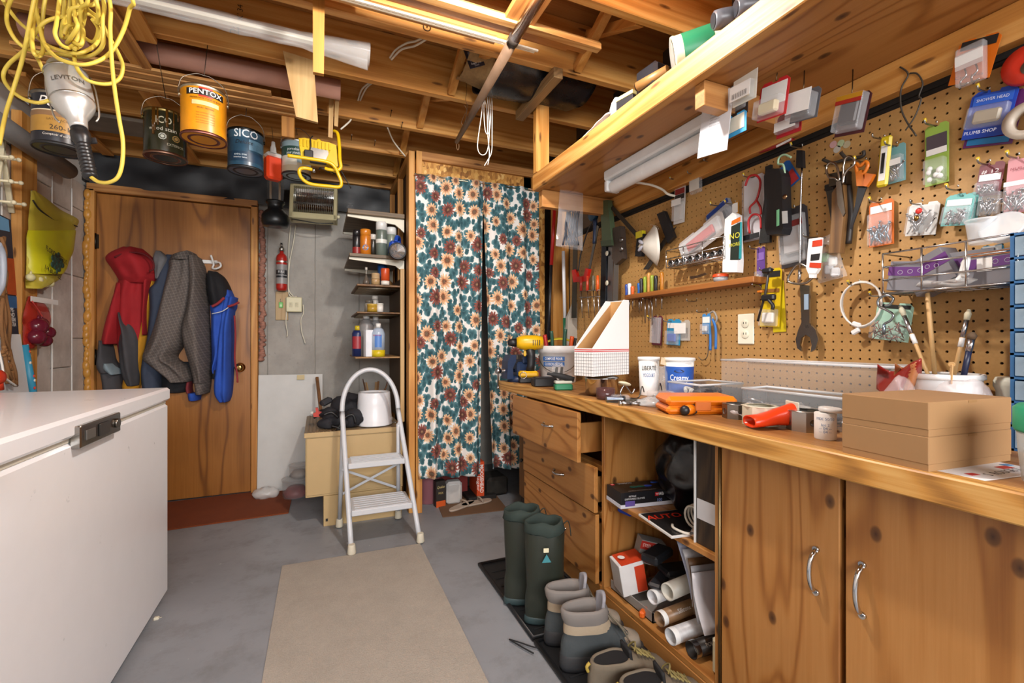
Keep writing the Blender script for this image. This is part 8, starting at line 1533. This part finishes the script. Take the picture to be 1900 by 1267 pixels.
hang('red and white hook pack hung under the shelf', 1407, 1462, 150, 218, 1.2, '#c0262c', blis=(0, .5), cont='block', cc='#d8c8a0', tilt=8, strip=((.62, .55, WH),), th=.03, alpha=.3)
hang('grey pack with a white label hung under the shelf', 1468, 1520, 168, 222, 1.25, '#5c5c60', blis=(0, .8), cont='block', cc='#4a4a4e', tilt=10, strip=((.55, .7, WH),), th=.03, alpha=.3)
hang('small red and white packet under the grey one', 1441, 1487, 208, 250, 1.27, '#a82028', blis=(.1, .9), tilt=4, strip=((.4, .4, WH),))
hang('maroon packet with a yellow stripe hung on the ledger', 1554, 1611, 176, 248, 1.38, '#4a2024', blis=(.05, .95), cont='block', cc='#2a1a18', tilt=12, th=.03, strip=((.86, .14, '#c0881c'), (.76, .1, '#a82c20')), alpha=.35)
for k, (u, v, X) in enumerate(((1380, 124, 1.14), (1440, 150, 1.2), (1490, 168, 1.26), (1320, 176, 1.13), (1580, 176, 1.38))): p = P(u, v, X=X); b = B(); b.tube([p, p+Vector((.004, 0, .02)), Vector((p.x+.006, p.y, 1.85))], .0016, 6); part(os_, 'cup_hook', b, metal('#6a5a44', .4), True)
T = thing('tape_measure', 'red round tape measure hung at the right edge of the pegboard', 'tape measure', P(1905, 122, X=XW-.03)); b = B(); b.lathe([(.02, 0), (.04, .002), (.044, .012), (.04, .024), (.02, .026)], P(1912, 122, X=XW-.01), (0, -90, 0), n=28); part(T, 'case', b, plain('#c8301c', .35), True); b = B(); b.lathe([(0, .003), (.016, 0)], P(1912, 122, X=XW-.037), (0, -90, 0), n=20, caps=False); part(T, 'hub', b, DSTEEL, True)
T = thing('tape_roll', 'translucent tape roll at the right edge below the tape measure', 'tape', P(1908, 225, X=XW-.03)); b = B(); b.lathe([(.022, 0), (.04, 0), (.04, .02), (.022, .02), (.022, 0)], P(1912, 225, X=XW-.02), (0, -90, 0), n=26, caps=False); part(T, 'roll', b, plain('#c0b4a4', .4), True)
# ================================================================== tools in the far corner
T = thing('tie_bag', 'clear bag of grey cable ties hung from the shelf end', 'bag', P(1057, 465, Y=2.0)); b = B(); q = [P(u, v, Y=2.02) for u, v in ((1040, 338), (1082, 345), (1081, 465), (1031, 456))]
for s in (0, 1): b.grid(lambda u, v: (q[0].lerp(q[1], u)).lerp(q[3].lerp(q[2], u), v)+Vector((0, (.012 if s else -.03)*math.sin(PI*u)*(.4+.6*v)+.006*noise.noise((u*6, v*7, s)), 0)), 14, 16)
part(T, 'bag', b, clear('#e6e8ec', .2, .1), True); random.seed(9)
for k in range(26): u = 1048+random.uniform(0, 26); b = B(); b.tube([P(u+4, 392+random.uniform(0, 5), Y=2.01), P(u+random.uniform(-2, 2), 425, Y=2.0), P(u-6+random.uniform(0, 14), 455, Y=2.0)], .0032, 5, k=3); part(T, 'cable_tie', b, plain('#2c303a', .45), True)
b = B(); b.tube([P(1060, 350, Y=2.0), P(1058, 340, Y=2.02), P(1066, 332, Y=2.04)], .002, 6, k=3); part(T, 'hanging_wire', b, DSTEEL, True)
def pole(name, label, cat, secs, r): 
    T = thing(name, label, cat, P(*secs[-1][1], Y=secs[-1][2])); 
    for nm, p1, Y, p0, c, rr in secs: b = B(); b.tube([P(*p0, Y=Y), P(*p1, Y=Y)], rr, 12); part(T, nm, b, plain(c, .35), True)
pole('extension_pole', 'red and black extension pole leaning by the strand board', 'pole', [('red_tube', (1023, 492), 2.6, (1031, 352), '#b01c1c', .012), ('black_tube', (1017, 640), 2.6, (1023, 490), '#1c1c20', .0095), ('end_tip', (1016, 660), 2.6, (1017, 632), '#141416', .013)], 0)
pole('duster_pole', 'white and green handled pole behind the bucket', 'pole', [('white_tube', (1048, 592), 2.5, (1045, 466), '#c9c9cc', .0105), ('green_grip', (1049, 650), 2.5, (1048, 590), '#1c5c40', .013)], 0)
T = thing('work_glove', 'grey cloth glove hanging in the far corner', 'glove', P(1064, 600, Y=2.45)); b = B(); q = [P(u, v, Y=2.45) for u, v in ((1066, 556), (1052, 590), (1051, 640), (1058, 650), (1066, 630), (1070, 650), (1076, 600), (1072, 566))]; b.prism([(p.x, p.z) for p in q], .025, (0, 2.44, 0)); part(T, 'glove', b, fabric('#8f8a80', '#a8a298'), True)
XK = XW-.03
T = shape('hacksaw', 'red handled hacksaw hanging in the far corner', 'hacksaw', [('handle', [(1066, 502), (1069, 524), (1092, 522), (1098, 500), (1092, 498), (1088, 512), (1076, 514), (1072, 500)], .02, plain('#b81c14', .35)), ('blade', [(1092, 500), (1096, 500), (1112, 420), (1108, 418)], .003, DSTEEL)], XK-.02); tubes(T, 'frame', [[(1073, 502), (1078, 470), (1090, 430), (1102, 408)]], .004, plain('#2a2a2c', .4), XK-.025)
T = thing('blue_grinder', 'round blue tool with a dark grip hanging in the far corner', 'tool', P(1103, 400, X=XK-.03)); b = B(); b.lathe([(0, .03), (.03, .03), (.04, .02), (.04, 0), (0, 0)], P(1104, 398, X=XK), (0, -90, 0), n=26, caps=False); part(T, 'drum', b, plain('#1f4c6c', .35), True); tubes(T, 'grip', [[(1104, 408), (1104, 430), (1103, 452)]], .012, plain('#1c3050', .4), XK-.02, k=3)
for k, (u0, u1, v0, v1, c, lab) in enumerate(((1122, 1131, 440, 570, '#3c4046', 'dark spirit level with round vials'), (1130, 1139, 440, 562, '#8a8a8c', 'grey steel straightedge beside the level'), (1141, 1149, 440, 560, '#a0a09e', 'pale steel ruler beside the straightedge'), (1064, 1072, 455, 590, '#5a564e', 'dark saw blade hanging in the far corner'))):
    T = shape('spirit_level' if k == 0 else 'steel_ruler', lab, 'level' if k == 0 else 'ruler', [('bar', [(u0, v0), (u1, v0), (u1-2, v1), (u0-3, v1)], .02 if k == 0 else .003, metal(c, .35))], XK-.01*k)
    if k == 0:
        for v in (470, 525): b = B(); b.lathe([(0, .002), (.012, .002), (.014, 0)], P(1126, v, X=XK-.021), (0, -90, 0), n=16, caps=False); part(T, 'vial', b, plain('#c8c4b0', .3), True)
T = shape('caulking_gun', 'green steel tube tool hanging in the far corner', 'tool', [('barrel', [(1122, 374), (1136, 372), (1144, 452), (1126, 456)], .03, plain('#4a5a40', .4)), ('end_plate', [(1124, 448), (1144, 446), (1145, 456), (1125, 458)], .034, plain('#3c4a34', .4))], XK-.02); 
T = shape('power_tool', 'dusty dark tool with round knobs hanging in the corner', 'tool', [('body', [(1146, 424), (1160, 420), (1164, 480), (1150, 492), (1144, 480)], .03, plain('#3c3028', .5, var=.5))], XK-.01)
for v in (445, 462): b = B(); b.lathe([(0, .01), (.011, .01), (.012, 0)], P(1154, v, X=XK-.04), (0, -90, 0), n=14, caps=False); part(T, 'knob', b, DSTEEL, True)
T = thing('try_square', 'dark steel bar crossing the far corner', 'bar', P(1165, 410, X=XK)); b = B(); b.beam(P(1135, 384, X=XK-.03), P(1185, 440, X=XK), .004, .022); part(T, 'bar', b, plain('#26221c', .4), True)
T = thing('tool_rack', 'wire rack of nut drivers in the far corner', 'tool rack', P(1095, 545, X=XK)); tubes(T, 'rack_wire', [[(1076, 540), (1112, 538)], [(1076, 552), (1113, 550)]], .0025, STEEL, XK-.05, k=0)
for k, (u, c) in enumerate(((1078, '#a03028'), (1090, '#b83a24'), (1101, '#6a6454'), (1109, '#d0561c'))):
    T = thing('nut_driver', ['small red nut driver, leftmost in the wire rack', 'red nut driver second in the wire rack', 'clear grey nut driver in the wire rack', 'orange nut driver, rightmost in the wire rack'][k], 'nut driver', P(u, 540, X=XK-.045)); a = P(u, 540, X=XK-.045); b = B(); b.cyl(a, a+Vector((0, 0, .085)), .009, .0075, n=12); part(T, 'handle', b, plain(c, .3), True); b = B(); b.cyl(a, P(u+3, 590, X=XK-.04), .003, n=8); part(T, 'shaft', b, STEEL, True)
# ================================================================== on the overhead shelf
ZS = 1.8645
def onsh(u, v, X): p = P(u, v, X=X); return p
T = thing('paint_tin', 'tin with a grey swirl end lying on the overhead shelf', 'tin', (1.075, 1.15, 1.995), 0); b = B(); b.lathe([(.02, .002), (.058, .002), (.06, 0), (.062, .006), (.06, .012), (.06, .15), (.062, .155), (.058, .158)], (-.02, 0, 0), (8, 80, -32), n=30); part(T, 'tin_body', b, plain('#c9c2a0', .4)); b = B(); b.lathe([(0, -.001), (.056, -.001)], (-.02, 0, 0), (8, 80, -32), n=28, caps=False); part(T, 'tin_end', b, plain('#9a968e', .35, var=.4, scale=40)); b = B(); b.lathe([(.0606, .03), (.0606, .12)], (-.02, 0, 0), (8, 80, -32), n=30, caps=False); part(T, 'green_label', b, plain('#1c6a48', .4)); text(T, '3 BANC', .03, plain('#e0d890'), (.06, -.046, .045), (-48, 0, -32))
bx('tin_stand', 'low carton under the tin on the overhead shelf', 'carton', (1.12, 1.12, ZS), (.14, .16, .068), plain('#b8b08c', .6), 0, .002)
T = bx('paint_tray', 'black plastic paint tray on the overhead shelf', 'tray', (1.12, 1.30, ZS+.1), (.12, .1, .09), plain('#1a1c22', .3), 6, .012)
bx('tray_stand', 'plain carton under the black paint tray', 'carton', (1.12, 1.30, ZS), (.12, .11, .098), plain('#c8c4a0', .5), 6, .002)
T = thing('cardboard_tube', 'brown cardboard tube before the black tray', 'tube', (1.06, 1.28, 1.98)); b = B(); b.cyl((-.01, .04, .01), (.03, -.07, .02), .016); part(T, 'tube', b, plain('#8a6234', .5)); b = B(); b.cyl((-.012, .045, .01), (-.0118, .0445, .01), .013); part(T, 'tube_end', b, plain('#5c4024', .6))
T = bx('printed_carton', 'printed carton in a white bag on the overhead shelf', 'carton', (1.085, 1.40, ZS), (.08, .08, .12), plain('#26262a', .4), 12, .002); b = B(); b.box((0, 0, .128), (.082, .082, .014), .001); part(T, 'cream_lid', b, plain('#d0c88a', .5)); b = B(); bump_blob(b, (-.015, .055, .09), (.03, .03, .06), .012, 20, 16); part(T, 'white_bag', b, plain('#d8d8d8', .5))
T = thing('white_cloth', 'white paper folded over the edge of the overhead shelf', 'paper', (1.06, 1.55, ZS)); b = B(); b.grid(lambda u, v: Vector((1.012+.1*v, 1.46+.2*(1-u), 1.926+.05*u*(.5+v)+.006*noise.noise((u*5, v*5, 2)))), 14, 8); o = part(T, 'paper', b, plain('#dcdcdc', .6), True); o.modifiers.new('t', 'SOLIDIFY').thickness = .003; b = B(); b.bb((1.05, 1.47, ZS), (1.2, 1.64, ZS+.06), .01); part(T, 'under_fold', b, plain('#cfcfcf', .6), True)
for k, (y, x, z) in enumerate(((.985, 1.075, 2.01), (.93, 1.10, 2.015))):
    T = thing('bottle', ['grey bottle end lying at the front of the overhead shelf', 'second grey bottle end lying on the overhead shelf'][k], 'bottle', (x, y, z)); b = B(); b.lathe([(.02, 0), (.025, .003), (.027, .02), (.026, .13)], (-.02, 0, 0), (0, 82, -28), n=20); part(T, 'bottle_body', b, plain('#55565c', .35, var=.3)); b = B(); b.lathe([(0, -.0015), (.02, -.0015)], (-.02, 0, 0), (0, 82, -28), n=18, caps=False); part(T, 'end_cap', b, plain('#2a2b30', .35))
bx('prop_block', 'wooden offcut under the bottles on the overhead shelf', 'offcut', (1.13, .95, ZS), (.12, .15, .115), W_X, 0, .002)
